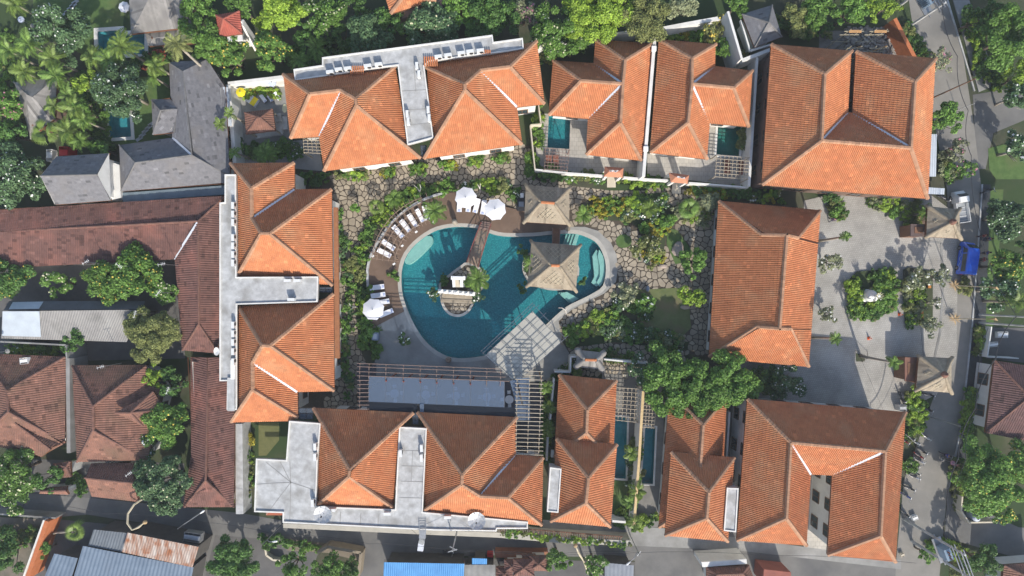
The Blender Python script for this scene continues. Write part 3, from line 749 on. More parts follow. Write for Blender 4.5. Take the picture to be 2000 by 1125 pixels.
v = dict(a=(1287,77.7), b=(1398,87), c=(1395,130), d=(1469,138.5), e=(1462.5,248), f=(1385,240), g=(1381,311), h=(1270,298), r1=(1351,115), r2=(1343,240), w=(1351,164.5), w1=(1432,172))
villa('orange-tiled villa with an east wing and a green pool tucked under its south-east corner', v, list('abcdefgh'),
      [['a','b','r1'], ['b','c','w','r1'], ['c','d','w1','w'], ['d','e','w1'], ['e','f','w','w1'], ['f','g','r2','w'], ['g','h','r2'], ['h','a','r1','w','r2']])
# --- big U-shaped roof
v = dict(a=(1506,87), b=(1663,100), c=(1654.7,219.6), d=(1665,221), e=(1671.6,101), f=(1827,115), g=(1811,388), h=(1488,361), r1=(1610,145), r2=(1604,275), r3=(1786,160.5), r4=(1778,289))
villa('very large orange-tiled house with two ridges and a narrow slot, upper right', v, list('abcdefgh'),
      [['a','b','r1'], ['b','c','r2','r1'], ['c','d','r4','r2'], ['d','e','r3','r4'], ['e','f','r3'], ['f','g','r4','r3'], ['g','h','r2','r4'], ['h','a','r1','r2']], ez=5.6, k=0.72, wmat=mat('brown_wall', (0.17,0.11,0.085), (0.11,0.075,0.06), 0.8))
# --- reception hall
v = dict(a=(1404,393), b=(1601,412), c=(1579,715.5), d=(1384.6,697), n1=(1487,458.5,7.0), n2=(1536,459.5,8.6), n3=(1557.7,464.5,7.1), s1=(1478,638,6.9), s2=(1522,641.5,8.6), s3=(1543.5,642,7.0))
villa('long orange-tiled reception hall standing alone between the garden and the paved forecourt', v, list('abcd'),
      [['a','b','n3','n2','n1'], ['b','c','s3','s2','n2','n3'], ['c','d','s1','s2','s3'], ['d','a','n1','n2','s2','s1']], ez=3.2, k=0.72)
# --- south-east U-shaped roof
v = dict(a=(1459.7,779), b=(1768,805), c=(1748,1096.7), d=(1616,1083.5), e=(1625.6,927.4), f=(1583,926.7), g=(1574.6,1064.6), h=(1439,1055), r1=(1544,864), r2=(1535,1011.6), r3=(1728,881), r4=(1719,1045.7))
villa('very large orange-tiled house wrapped round a narrow light court in the lower right', v, list('abcdefgh'),
      [['a','b','r3','r1'], ['b','c','r4','r3'], ['c','d','r4'], ['d','e','r3','r4'], ['e','f','r1','r3'], ['f','g','r2','r1'], ['g','h','r2'], ['h','a','r1','r2']], ez=5.9, k=0.72)
# --- south villas
v = dict(a=(1092,732), b=(1204,743.4), c=(1197,900), d=(1083,892), r1=(1147,800), r2=(1145,845))
b3, V = villa('orange-tiled villa with two stepped roofs immediately east of the south block', v, list('abcd'), [['a','b','r1'], ['b','c','r2','r1'], ['c','d','r2'], ['d','a','r1','r2']], ez=3.4)
v = dict(a=(1087,857), b=(1205,868), c=(1191.7,1028.5), d=(1075.8,1017.7), r1=(1148.8,932.5), r2=(1144,982))
V, r = make_roof(b3, list('abcd'), 5.4, v, [['a','b','r1'], ['b','c','r2','r1'], ['c','d','r2'], ['d','a','r1','r2']], period=0.30, k=0.78)
walls(b3, poly_of(V, 'abcd'), 5.4, storeys=2)
slab(b3, [(1074,912),(1096.6,915),(1090.5,1001),(1068,999)], 6.6, z0=5.0, par=0.12)
v = dict(a=(1308,764), b=(1419,775), c=(1413,900), d=(1407,1035), e=(1287,1029), r1=(1373,829.5), r2=(1362,980))
b4, V = villa('orange-tiled stepped-roof villa half hidden by the huge tree at its north end', v, list('abcde'), [['a','b','r1'], ['b','c','d','r2','r1'], ['d','e','r2'], ['e','a','r1','r2']], ez=3.4)
v = dict(a=(1310.5,882.4), b=(1434,893.7), c=(1421,1057), d=(1299,1045.5), r1=(1384,960.6), r2=(1379.6,1011.5))
V, r = make_roof(b4, list('abcd'), 5.4, v, [['a','b','r1'], ['b','c','r2','r1'], ['c','d','r2'], ['d','a','r1','r2']], period=0.30, k=0.76)
walls(b4, poly_of(V, 'abcd'), 5.4, storeys=2)
slab(b4, [(1419,952),(1442,953),(1437,1039),(1413,1036)], 6.4, z0=5.0, par=0.12)

# ================================================================ neighbours to the west
def hut(name, label, cat, v, eave, faces, ez, wall_h=None, inset=0.6, wm_=None, windows=True, **kw):
    xs = [v[e][0] for e in eave]; ys = [v[e][1] for e in eave]
    b = bldg(name, label, cat, sum(xs)/len(xs), sum(ys)/len(ys))
    V, r = make_roof(b, eave, ez, v, faces, **kw)
    walls(b, poly_of(V, eave), ez if wall_h is None else wall_h, inset, material=wm_, windows=windows)
    return b, V
SH = dict(tile=SHINGLE, under=mat('shingle_underlay', (0.1, 0.1, 0.1)), ridge=mat('shingle_ridge', (0.17, 0.165, 0.16), tint=True), period=0.30, course=0.30, amp=0.015, flat=True, cap=0.10, pale=0.05, dark=0.05)
v = dict(a=(329,121.6), b=(405,117), c=(439,168), d=(450,345), e=(440,358), f=(237,373), g=(233,283), h=(338,269), r1=(358,140), r2=(375,303), r3=(265,318))
hut('villa', 'grey shingle-roofed L-shaped villa in the upper left with a second pool court beside it', 'villa', v, list('abcdefgh'),
    [['a','b','r1'], ['b','c','d','r2','r1'], ['d','e','f','r3','r2'], ['f','g','r3'], ['g','h','r2','r3'], ['h','a','r1','r2']], 3.3, k=0.6, **SH)
v = dict(a=(296,196), b=(331,191), c=(352,211), d=(340,258.5), e=(299,263), r1=(314,216), r2=(348,212.5))
hut('pavilion', 'small grey shingle-roofed pavilion on the lawn beside the lower-left of the garden pool', 'pavilion', v, list('abcde'),
    [['a','b','c','r2','r1'], ['c','d','r2'], ['d','e','r1','r2'], ['e','a','r1']], 3.6, k=0.7, inset=0.5, windows=False, **SH)
v = dict(a=(77,345), b=(110,306), c=(213,299), d=(222,352), e=(217,391), f=(107,400), r1=(79,344,6.3), r2=(190,341,6.3))
b, V = hut('house', 'grey shingle gabled house with a white end wall below the garden pool', 'house', v, ['b','c','e','f'],
    [['b','c','r2','r1'], ['e','f','r1','r2']], 4.4, k=0.7, **SH)
g = MB(); g.face([V['c'], V['e'], V['r2']]); g.build('gable_wall', WALL, b)
g = MB(); g.face([V['b'], V['r1'], V['f']]); g.build('gable_wall', WALL, b)
g = MB(); g.prism(G([(222,318),(233,322),(236,385),(216,391),(200,345)], 3.0), 0, 3.0); g.build('stair_block', WALL, b)
g = MB(); g.box(P(212, 362, 3.05), (1.2, 0.9, 0.1)); g.build('hatch', DARK, b)
# long brown roofs
OT = dict(tile=TILE2, under=UNDER2, ridge=RIDGE2, period=0.30, course=0.36, amp=0.06, pale=0.05, dark=0.1, cap=0.14)
WT = dict(tile=TILE3, under=UNDER2, ridge=RIDGE2, period=0.30, course=0.36, amp=0.06, pale=0.05, dark=0.1, cap=0.15)
v = dict(a=(-60,412), b=(439,384), c=(430,396), d=(428,658), e=(427,690), f=(357,684), g=(341,506), h=(-60,527), r0=(-60,456), r1=(388,432), r2=(389,633))
hut('house', 'long brown-tiled L-shaped house directly west of the concrete walkway', 'house', v, list('abcdefgh'),
    [['a','b','r1','r0'], ['b','c','d','e','r2','r1'], ['e','f','r2'], ['f','g','r1','r2'], ['g','h','r0','r1']], 3.2, k=0.55, **OT)
v = dict(a=(365.6,698), b=(447,698), c=(458,825), d=(458,990), e=(361,990), f=(377,889), r0=(408,698), r1=(402,938))
hut('house', 'long narrow brown-tiled house beside the lane west of the south block', 'house', v, list('abcdef'),
    [['b','c','d','r1','r0'], ['d','e','r1'], ['e','f','a','r0','r1']], 3.0, k=0.5, **OT)
v = dict(a=(141.6,714), b=(287,713), c=(318,770), d=(289,898), e=(151,902), r1=(183,793), r2=(183,840))
b, V = hut('house', 'brown hip-roofed house between the round garden trees and the narrow side passage', 'house', v, list('abcde'),
    [['a','b','r1'], ['b','c','d','r2','r1'], ['d','e','r2'], ['e','a','r1','r2']], 3.2, k=0.55, **WT)
v = dict(a=(300,765), b=(322,800), c=(280,832), r1=(226,806,5.4), r2=(256,806,5.4))
make_roof(b, list('abc'), 4.2, v, [['a','r1','r2'], ['a','b','r2'], ['b','c','r2'], ['c','r1','r2']], **WT)
v = dict(a=(179,906), b=(261,904), c=(272,980), d=(179,969), r1=(166,933,4.6), r2=(262,943.5,4.6))
hut('house', 'small brown gable-roofed house by the lane under the tall dark tree', 'house', v, list('abcd'), [['a','b','r2','r1'], ['c','d','r1','r2']], 3.0, **WT)
v = dict(a=(-40,690), b=(128,697), c=(128,864), d=(77,893), e=(-40,860), r1=(15,762), r2=(17,804))
b, V = hut('house', 'reddish brown hip-roofed house at the left edge with a small roof garden behind it', 'house', v, list('abcde'),
    [['a','b','r1'], ['b','c','r2','r1'], ['c','d','e','r2'], ['e','a','r1','r2']], 3.2, k=0.5, **WT)
v = dict(a=(28,818), b=(125,862), c=(80,893), d=(24,868), r1=(31,826,4.7), r2=(100,877,3.9))
make_roof(b, list('abcd'), 3.7, v, [['a','b','r2','r1'], ['c','d','r1','r2']], **WT)
v = dict(a=(106,906), b=(137,901), c=(139,931), d=(108,935), r1=(130,912))
hut('shrine', 'tiny dark brown pyramid roof over a gate among the trees beside the lane', 'shrine', v, list('abcd'), [['a','b','r1'], ['b','c','r1'], ['c','d','r1'], ['d','a','r1']], 2.6, k=0.6, inset=0.4, windows=False, **WT)
v = dict(a=(75,955), b=(130,950), c=(134,966), d=(77,963), r1=(80,959,3.0), r2=(130,958,3.0))
hut('gatehouse', 'thin strip of reddish tiles capping the boundary wall above the lane', 'gate', v, list('abcd'), [['a','b','r2','r1'], ['c','d','r1','r2']], 2.6, inset=0.3, windows=False, **WT)
# small red pavilion, garden gazebo, northern house
RT = dict(tile=TILE4, under=UNDER, ridge=mat('red_ridge', (0.33,0.10,0.07), tint=True), period=0.30, course=0.36, amp=0.06, cap=0.12)
def posts(b, px, z1, w_=0.22, m=None):
    for x, y in px:
        g = MB(); p = P(x, y, z1); g.box((p.x, p.y, z1/2), (w_, w_, z1)); g.build('post', m or PALEBARK, b)
v = dict(a=(422,30), b=(468,22), c=(473,66), d=(429,72), r1=(437,37.5))
b, V = hut('pavilion', 'small red-tiled pyramid-roofed tower with a white stair among trees at the top', 'pavilion', v, list('abcd'),
    [['a','b','r1'], ['b','c','r1'], ['c','d','r1'], ['d','a','r1']], 4.6, inset=0.5, **RT)
g = MB(); g.bar(P(474,44,4.4), P(497,78,1.0), 0.9, 0.2); g.bar(P(470,40,4.5), P(500,98,1.2), 0.25, 0.5); g.bar(P(445,74,4.2), P(474,70,4.2), 1.2, 0.3); g.build('stair', WALL, b)
v = dict(a=(478,220), b=(532,213), c=(538,255), d=(481,262), r1=(504,229), r2=(509,230))
b = bldg('gazebo', 'little brown-tiled open gazebo with white steps in the north-west garden court', 'gazebo', 508, 238)
V, r = make_roof(b, list('abcd'), 2.8, v, [['a','b','r2','r1'], ['b','c','r2'], ['c','d','r1','r2'], ['d','a','r1']], **{**RT, 'tile': TILE3, 'ridge': RIDGE2})
posts(b, [(483,222),(528,217),(533,251),(486,258)], 2.7)
for i, (pp, z) in enumerate(([[(497,228),(548,222),(552,262),(500,270)], 0.5], [[(548,228),(560,227),(562,252),(550,253)], 0.33], [[(536,222),(548,221),(550,236),(540,238)], 0.75])):
    g = MB(); g.prism(G(pp, z), 0, z); g.build('step', CONC, b)
v = dict(a=(745,-30), b=(850,-40), c=(852,0), d=(763,27), r1=(790,-8))
b, V = hut('house', 'bright orange-tiled house cut off by the top edge with pale walls', 'house', v, list('abcd'), [['a','b','r1'], ['b','c','r1'], ['c','d','r1'], ['d','a','r1']], 4.5, period=0.30)
for i, (pp, z) in enumerate(([[(770,28),(836,5),(838,20),(780,38)], 3.2], [[(836,4),(905,-8),(905,12),(850,22)], 3.8])):
    g = MB(); g.prism(G(pp, z), 0, z); g.build('side_block', mat('brick_plaster', (0.36,0.22,0.17), (0.28,0.18,0.14), 1), b)
g = MB(); g.prism(G([(862,4),(878,2),(880,14),(866,16)], 3.85), 3.8, 3.85); g.build('roof_opening', DARK, b)

# ================================================================ neighbours on the other sides
v = dict(a=(1449,28), b=(1508,10), c=(1527,72), d=(1474,92), r1=(1501,44))
b, V = hut('pavilion', 'dark grey shingle pyramid-roofed pavilion north of the villas with a white railing', 'pavilion', v, list('abcd'), [['a','b','r1'], ['b','c','r1'], ['c','d','r1'], ['d','a','r1']], 3.6, windows=False, **SH)
g = MB()
q = [P(x, y, 2.6) for x, y in ((1446,40),(1464,100),(1504,88))]
for a, c in ((0,1),(1,2)): g.bar(q[a], q[c], 0.2, 0.4)
g.build('railing', WHITE, b)
v = dict(a=(1942,704), b=(2100,730), c=(2100,880), d=(1925,845), r1=(2010,775))
hut('house', 'dark purplish red-tiled house at the right edge across the road', 'house', v, list('abcd'), [['a','b','r1'], ['b','c','r1'], ['c','d','r1'], ['d','a','r1']], 3.4, k=0.5, **{**WT, 'tile': mat('purple_clay_tile', (0.15,0.08,0.072), (0.10,0.055,0.05), 1, 0.8, tint=True)})
v = dict(a=(1960,1104), b=(2060,1096), c=(2060,1160), d=(1955,1160), r1=(2010,1128))
hut('house', 'corner of a dark red-tiled roof cut off by the bottom right corner', 'house', v, list('abcd'), [['a','b','r1'], ['b','c','r1'], ['c','d','r1'], ['d','a','r1']], 3.2, k=0.5, windows=False, **WT)
v = dict(a=(1380,1108), b=(1462,1104), c=(1480,1150), d=(1380,1150), r1=(1400,1122,4.0), r2=(1450,1120,4.0))
b, V = hut('house', 'low old house with a white parapet at the bottom edge below the stepped villas', 'house', v, list('abcd'), [['a','b','r2','r1'], ['b','c','r2'], ['c','d','r1','r2'], ['d','a','r1']], 3.0, windows=False, **WT)
g = MB(); g.prism(G([(1370,1098),(1458,1092),(1459,1101),(1372,1108)], 3.2), 0, 3.2); g.build('parapet', WALL, b)
g = MB(); g.prism(G([(1492,1112),(1545,1118),(1545,1140),(1490,1140)], 2.8), 0, 2.8); g.build('annex', mat('red_sheet', (0.3,0.10,0.07), (0.22,0.08,0.06), 1), b)

# corrugated sheds
def shed(name, label, px, z, m, ribs=0.3, slope=(0, 0), parts=(), zs=None, cat='shed'):
    xs = [p[0] for p in px]; ys = [p[1] for p in px]
    b = bldg(name, label, cat, sum(xs)/len(xs), sum(ys)/len(ys))
    zs = zs or [z]*len(px)
    V = [P(x, y, zz) for (x, y), zz in zip(px, zs)]
    # ribs run from edge 0-1 to edge 3-2
    a, b1, c, d = V[:4]; n = max(3, int((b1-a).length/ribs)); g = MB()
    for i in range(n):
        for j, (h0, h1) in enumerate(((0, 1), (1, 0))):
            t0 = (i+j*0.5)/n; t1 = (i+(j+1)*0.5)/n
            p0 = a.lerp(b1, t0); p1 = a.lerp(b1, t1); p2 = d.lerp(c, t1); p3 = d.lerp(c, t0); up = Vector((0, 0, 0.045))
            g.face([p0+up*h0, p1+up*h1, p2+up*h1, p3+up*h0], tint=1.0)
    g.build('roof_sheet', m, b)
    w_ = MB(); poly = offset([(p.x, p.y) for p in V], 0.3); w_.prism(poly, 0, min(zs)-0.1); w_.build('wall', mat('shaded_wall_board', (0.09,0.085,0.08), (0.06,0.057,0.053), 1), b)  # wall colour darkened to carry the shade below the roof edge
    return b
BLUEGREY = mat('blue_grey_sheet', (0.20,0.25,0.31), (0.155,0.20,0.255), 0.6, 0.45, c3=(0.17,0.21,0.26), s3=0.4, metal=0.2)
RUST = mat('rusty_sheet', (0.52,0.46,0.40), (0.26,0.11,0.055), 0.9, 0.8, stretch=(2.2,0.35,1,0.27), c3=(0.30,0.115,0.05), s3=0.9)
shed('warehouse', 'wide blue-grey corrugated metal warehouse roof at the bottom left', [(162,1066),(378,1108),(362,1190),(125,1190)], 3.8, BLUEGREY, 0.5, cat='warehouse')
shed('shed', 'lower blue-grey metal lean-to roof on the left flank of the warehouse', [(106,1081),(152,1090),(120,1190),(60,1190)], 3.2, BLUEGREY, 0.5)
shed('shed', 'rust-streaked corrugated shed roof above the blue-grey warehouse', [(249,1040),(388,1068),(376,1108),(238,1078)], 4.2, RUST, 0.32)
shed('shed', 'dull grey corrugated roof between the rusty shed and the palm', [(183,1034),(249,1041),(239,1078),(172,1066)], 3.6, mat('dull_grey_sheet', (0.16,0.18,0.20), (0.12,0.135,0.15), 0.6, 0.6), 0.35)
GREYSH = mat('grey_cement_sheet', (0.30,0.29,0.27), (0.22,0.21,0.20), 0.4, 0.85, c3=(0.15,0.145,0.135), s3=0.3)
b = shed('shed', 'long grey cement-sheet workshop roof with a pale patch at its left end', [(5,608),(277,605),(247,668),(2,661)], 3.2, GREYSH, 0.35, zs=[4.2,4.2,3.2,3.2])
g = MB(); q = [P(18,588,3.4), P(284,588,3.4), P(277,604,4.2), P(7,606,4.2)]; g.face(q); g.build('north_slope', mat('shaded_cement_sheet', (0.10,0.105,0.115), (0.07,0.075,0.08), 0.6), b)  # same cement sheet, with the north side's shade put into its colour
g = MB(); g.face([P(5,608,4.32), P(77,608,4.32), P(80,658,3.36), P(4,656,3.36)]); g.build('pale_sheet', mat('pale_blue_sheet', (0.44,0.49,0.53), (0.36,0.40,0.44), 0.5), b)
g = MB(); g.face([P(25,590,3.5), P(85,589,3.5), P(76,603,4.26), P(17,604,4.26)]); g.build('pale_sheet', MATS['pale_blue_sheet'], b)
BLUE = mat('bright_blue_sheet', (0.10,0.32,0.62), (0.07,0.24,0.50), 0.6, 0.4)
shed('shop', 'bright blue corrugated shop roof at the bottom edge', [(750,1098),(907,1101),(905,1150),(748,1150)], 3.4, BLUE, 0.28, cat='shop')
shed('shed', 'small blue corrugated canopy beside the bright blue shop roof', [(922,1090),(951,1091),(951,1102),(922,1102)], 3.0, BLUE, 0.25)
shed('shed', 'flat grey concrete lean-to roof right of the bright blue shop', [(907,1103),(967,1103),(967,1150),(907,1150)], 3.0, CONCD, 0.8)
shed('shed', 'blue and grey awning roof between two round trees at the bottom', [(1181,1099),(1238,1104),(1236,1150),(1181,1150)], 3.0, mat('grey_awning', (0.25,0.27,0.30), (0.19,0.205,0.23), 0.6), 0.5)
g = shed('shed', 'narrow white corrugated sheet roof wedged against the east side of the very large upper-right house', [(1817,262),(1830,262),(1828,345),(1815,345)], 3.0, mat('white_sheet', (0.52,0.56,0.60), (0.42,0.46,0.5), 0.6), 0.28)
shed('shed', 'thin white sheet roof above the little lorry near the thatched gate', [(1813,366),(1845,368),(1844,380),(1812,379)], 3.0, MATS['white_sheet'], 0.28)
shed('shed', 'pale corrugated strip roof in the gap beside the grey shingle villa', [(434,170),(445,170),(453,246),(437,248)], 3.0, MATS['white_sheet'], 0.25)
shed('shed', 'long blue-grey roof strip between the grey villa and the brown L-shaped house', [(236,377),(440,362),(440,380),(240,395)], 2.6, mat('blue_green_sheet', (0.18,0.23,0.26), (0.13,0.17,0.2), 0.5), 1.2)
for i, (x, y, r_) in enumerate(((1000,1105,15),(1023,1108,20),(1052,1100,18),(985,1120,16),(1033,1093,13))):
    s_ = r_; v = dict(a=(x-s_,y-s_*.8), b=(x+s_,y-s_*.8), c=(x+s_,y+s_*.8), d=(x-s_,y+s_*.8), r1=(x,y+2))
    hut('shrine', ['dark-tiled family shrine roof left of the largest one at the bottom', 'largest dark-tiled family shrine roof at the bottom centre', 'reddish-brown family shrine roof nearest the round tree at the bottom', 'dark shrine roof next to the grey lean-to, half cut by the bottom edge', 'smallest brown shrine roof, behind the other shrine roofs by the orange wall'][i], 'shrine', v, list('abcd'),
        [['a','b','r1'], ['b','c','r1'], ['c','d','r1'], ['d','a','r1']], [2.6, 3.2, 3.0, 2.4, 2.2][i], k=0.7, inset=0.4, windows=False, **(WT if i == 2 else OT))
# gate roofs of the two villas (flat terracotta tops with white frangipani petals on one)
for i, (pp, lb) in enumerate((([(1181,325),(1218,328),(1216,347),(1179,345)], 'terracotta-topped villa gate roof south of the villa with the west wing'), ([(1306,337),(1346,342),(1343,359),(1310,356)], 'terracotta-topped villa gate roof south of the villa with the east wing'))):
    b = bldg('gate', lb, 'gate', pp[0][0]+18, pp[0][1]+10); z = 2.9; q = G(pp, z); m = offset(q, 0.55)
    V4 = [Vector((*p, z)) for p in (q if area2(q) > 0 else q[::-1])]; M4 = [Vector((*p, z+0.55)) for p in m]
    g = MB(); 
    for j in range(4): g.face([V4[j], V4[(j+1) % 4], M4[(j+1) % 4], M4[j]])
    g.face(M4); g.build('roof', mat('terracotta_slab', (0.50,0.22,0.13), (0.42,0.18,0.10), 1.5, 0.8), b)
    g = MB()
    for j in range(14):
        t = rnd(0.1, 0.9); c = M4[0].lerp(M4[1], t).lerp(M4[3].lerp(M4[2], t), rnd(.3, .9)); g.box(c+Vector((0,0,0.03)), (rnd(.1,.25), rnd(.08,.2), 0.02), rnd(0,3))
    g.build('fallen_petals', WHITE, b)
    for j in (0, 1, 2, 3):
        g = MB(); c = V4[j].lerp(V4[(j+2) % 4], 0.12); g.box((c.x, c.y, z/2), (0.35, 0.35, z)); g.build('pillar', WALL, b)
    g = MB(); c = P(pp[2][0]-22, pp[2][1]+8, 0.08); g.box((c.x, c.y, 0.08), (1.2, 1.6, 0.12)); g.build('doorstep', CREAM, b)
# ================================================================ vegetation
LEAF = {
 'mango':  mat('leaf_dark_green', (0.113, 0.223, 0.047), (0.061, 0.137, 0.030), 2.0, 0.6, tint=True, rand=0.18, trans=0.25, spec=0.4),
 'mid':    mat('leaf_mid_green', (0.174, 0.321, 0.056), (0.102, 0.204, 0.037), 2.0, 0.6, tint=True, rand=0.18, trans=0.28, spec=0.4),
 'lime':   mat('leaf_lime_green', (0.348, 0.487, 0.056), (0.205, 0.331, 0.042), 2.0, 0.6, tint=True, rand=0.15, trans=0.3, spec=0.4),
 'blue':   mat('leaf_blue_green', (0.133, 0.223, 0.094), (0.072, 0.137, 0.061), 2.0, 0.65, tint=True, rand=0.15, trans=0.22),
 'olive':  mat('leaf_olive', (0.256, 0.283, 0.094), (0.154, 0.176, 0.061), 2.0, 0.7, tint=True, rand=0.2, trans=0.22),
 'grey':   mat('leaf_grey_green', (0.307, 0.331, 0.188), (0.185, 0.214, 0.112), 2.0, 0.7, tint=True, rand=0.2, trans=0.2),
 'yellow': mat('leaf_yellow', (0.60,0.45,0.05), (0.120, 0.194, 0.033), 5.0, 0.6, tint=True, trans=0.25),
 'red':    mat('leaf_red', (0.420, 0.084, 0.056), (0.287, 0.097, 0.056), 2.0, 0.6, tint=True, trans=0.2),
 'palm':   mat('palm_green', (0.205, 0.321, 0.066), (0.113, 0.204, 0.042), 1.5, 0.5, tint=True, rand=0.2, trans=0.25),
 'palmy':  mat('palm_yellow_green', (0.21, 0.30, 0.06), (0.13, 0.20, 0.045), 1.5, 0.5, tint=True, rand=0.2, trans=0.28),
 'dry':    mat('dry_straw', (0.42,0.30,0.16), (0.392, 0.266, 0.140), 2.0, 0.8, tint=True)}
PET = {'white': mat('white_petal', (0.75,0.75,0.70), (0.65,0.66,0.58), 2, 0.6), 'yellow': mat('yellow_petal', (0.62,0.50,0.10), (0.55,0.40,0.06), 2, 0.6),
       'pink': mat('pink_petal', (0.55,0.22,0.30), (0.45,0.16,0.24), 2, 0.6), 'pale': mat('pale_petal', (0.62,0.60,0.40), (0.52,0.50,0.32), 2, 0.6)}
CORE = {}
def leafmesh(centers, normals, size, name, m, elong=1.8, spread=0.7, seed=0):
    R = np.random.RandomState(seed); n = len(centers)
    nn = normals + R.normal(0, spread, (n, 3)); nn /= np.linalg.norm(nn, axis=1)[:, None]+1e-9
    a = R.normal(0, 1, (n, 3)); u = np.cross(nn, a); u /= np.linalg.norm(u, axis=1)[:, None]+1e-9; v = np.cross(nn, u)
    s = size*R.uniform(0.6, 1.3, n)[:, None]; w_ = s/elong
    V = np.stack([centers-u*s/2, centers-v*w_/2+nn*s*.08, centers+u*s/2, centers+v*w_/2+nn*s*.08], 1).reshape(-1, 3)
    F = np.arange(n*4).reshape(n, 4)
    me = bpy.data.meshes.new(name); me.vertices.add(n*4); me.vertices.foreach_set('co', V.ravel()); me.loops.add(n*4); me.loops.foreach_set('vertex_index', F.ravel())
    me.polygons.add(n); me.polygons.foreach_set('loop_start', np.arange(0, n*4, 4)); me.polygons.foreach_set('loop_total', np.full(n, 4))
    me.materials.append(m); at = me.attributes.new('tint', 'FLOAT', 'FACE'); at.data.foreach_set('value', np.clip(R.normal(1, 0.22, n), .5, 1.6))
    me.update(); return me
CACHE = {}
def crown_mesh(kind, R0, var, flower=None, density=1.0, flat=0.62):
    """leaves in clumps over the shell and through the body of a crown of radius R0 centred on the origin"""
    key = ('c', kind, round(R0, 1), var, flower, density, flat)
    if key in CACHE: return CACHE[key]
    rs = np.random.RandomState(int(R0*10)*31+var*7+len(kind)); 
    ncl = int(max(8, 9*R0**1.5)); C = []; rad = []
    for i in range(ncl):
        th = rs.uniform(0, 2*math.pi); q = rs.uniform(0, 1)
        rr = R0*math.sqrt(q)*0.86*(1+0.22*math.sin(3*th+var*2)+0.13*math.sin(5*th+var)); hh = flat*R0*math.sqrt(max(0, 1-min(1, (rr/R0)**2)))
        z = hh*rs.uniform(-0.35, 0.85); C.append((rr*math.cos(th), rr*math.sin(th), z)); rad.append(R0*rs.uniform(0.17, 0.30)*(1.25 if R0 < 1.6 else 1)*(0.8 if R0 > 3.5 else 1))
    C = np.array(C); rad = np.array(rad)
    ls = {'mango': 0.34, 'mid': 0.34, 'lime': 0.32, 'blue': 0.36, 'olive': 0.26, 'grey': 0.3}.get(kind, 0.3)
    if R0 < 1.3: ls *= 0.75
    per = int(8.5*density*np.mean(rad)**2/(ls*ls*.5)*2.2)+8
    pts = []; nor = []
    for c, r in zip(C, rad):
        d = rs.normal(0, 1, (per, 3)); d /= np.linalg.norm(d, axis=1)[:, None]; d[:, 2] = np.abs(d[:, 2])*0.9+d[:, 2]*0.1
        k = rs.uniform(0.55, 1.08, per)[:, None]
        pts.append(c+d*k*r*np.array([1, 1, 0.75])); nor.append(d+np.array([0, 0, 0.5]))
    pts = np.concatenate(pts); nor = np.concatenate(nor)
    me = leafmesh(pts, nor, ls, 'crown', LEAF[kind], seed=var)
    fl = None
    if flower:
        nf = int(14*R0*R0) if R0 > 1.5 else int(7*R0*R0+3); idx = rs.choice(len(pts), nf); top = pts[idx]+np.array([0, 0, 0.12]); top = top[top[:, 2] > -0.1*R0]
        fl = leafmesh(top, np.tile([0, 0, 2.0], (len(top), 1)), 0.26, 'blossoms', PET[flower], elong=1.1, seed=var)
    CACHE[key] = (me, fl); return CACHE[key]
def trunk_mesh(h, r, R0, var, m):
    key = ('t', round(h, 1), round(r, 2), round(R0, 1), var, m.name)
    if key in CACHE: return CACHE[key]
    rs = random.Random(var+int(h*10)); g = MB()
    top = h-R0*0.25; g.tube([(0, 0, 0), (rs.uniform(-.1, .1), rs.uniform(-.1, .1), top*.35), (rs.uniform(-.2, .2), rs.uniform(-.2, .2), top*.6)], [r*1.3, r, r*.8], 7)
    st = Vector(g.v[-1])
    for i in range(6):
        a = i*math.pi/3+rs.uniform(-.4, .4); L = R0*rs.uniform(.5, .85)
        g.tube([(0, 0, top*.55), (math.cos(a)*L*.4, math.sin(a)*L*.4, top*.8), (math.cos(a)*L, math.sin(a)*L, h+rs.uniform(-.1, .2)*R0)], [r*.6, r*.38, r*.12], 5)
    CACHE[key] = g.data('trunk', m, smooth=True); return CACHE[key]
RCL = [0.6, 0.9, 1.3, 1.8, 2.4, 3.1, 4.0, 5.2, 7.0]
def tree(px, py, rpx, kind, label, h=None, flower=None, density=1.0, cat='tree', group=None, bark=None, flat=0.62, name='tree'):
    R = rpx/S*0.95; hc = (h if h else max(1.6, min(7.0, 0.9+R*1.15)))*0.7; R *= (1-hc/H)
    Rc = min(RCL, key=lambda q: abs(q-R)); var = random.randrange(3)
    me, fl = crown_mesh(kind, Rc, var, flower, density, flat)
    o = empty(name, P(px, py, hc).xy.to_3d(), rnd(0, 6.28)); tag(o, label, cat, group)
    link('trunk', trunk_mesh(hc, 0.07+0.045*R, Rc, var, bark or BARK), o).scale = (R/Rc, R/Rc, 1)
    c = link('crown', me, o); c.location = (0, 0, hc); c.scale = (R/Rc,)*3
    if fl: b = link('blossoms', fl, c)
    return o
def bush(px, py, rpx, kind, label=None, group=None, flower=None, cat='shrub', name='shrub', density=1.2, z=0.0):
    R = rpx/S; Rc = min(RCL[:6], key=lambda q: abs(q-R)); var = random.randrange(3)
    me, fl = crown_mesh(kind, Rc, var, flower, density, 0.75)
    p = P(px, py, R*0.5); o = link(name, me); o.location = (p.x, p.y, z+R*0.42); k = R/Rc; o.scale = (k, k, k*rnd(.7, 1.0)); o.rotation_euler = (0, 0, rnd(0, 6.28))
    tag(o, label, cat, group)
    if fl: link('blossoms', fl, o)
    return o
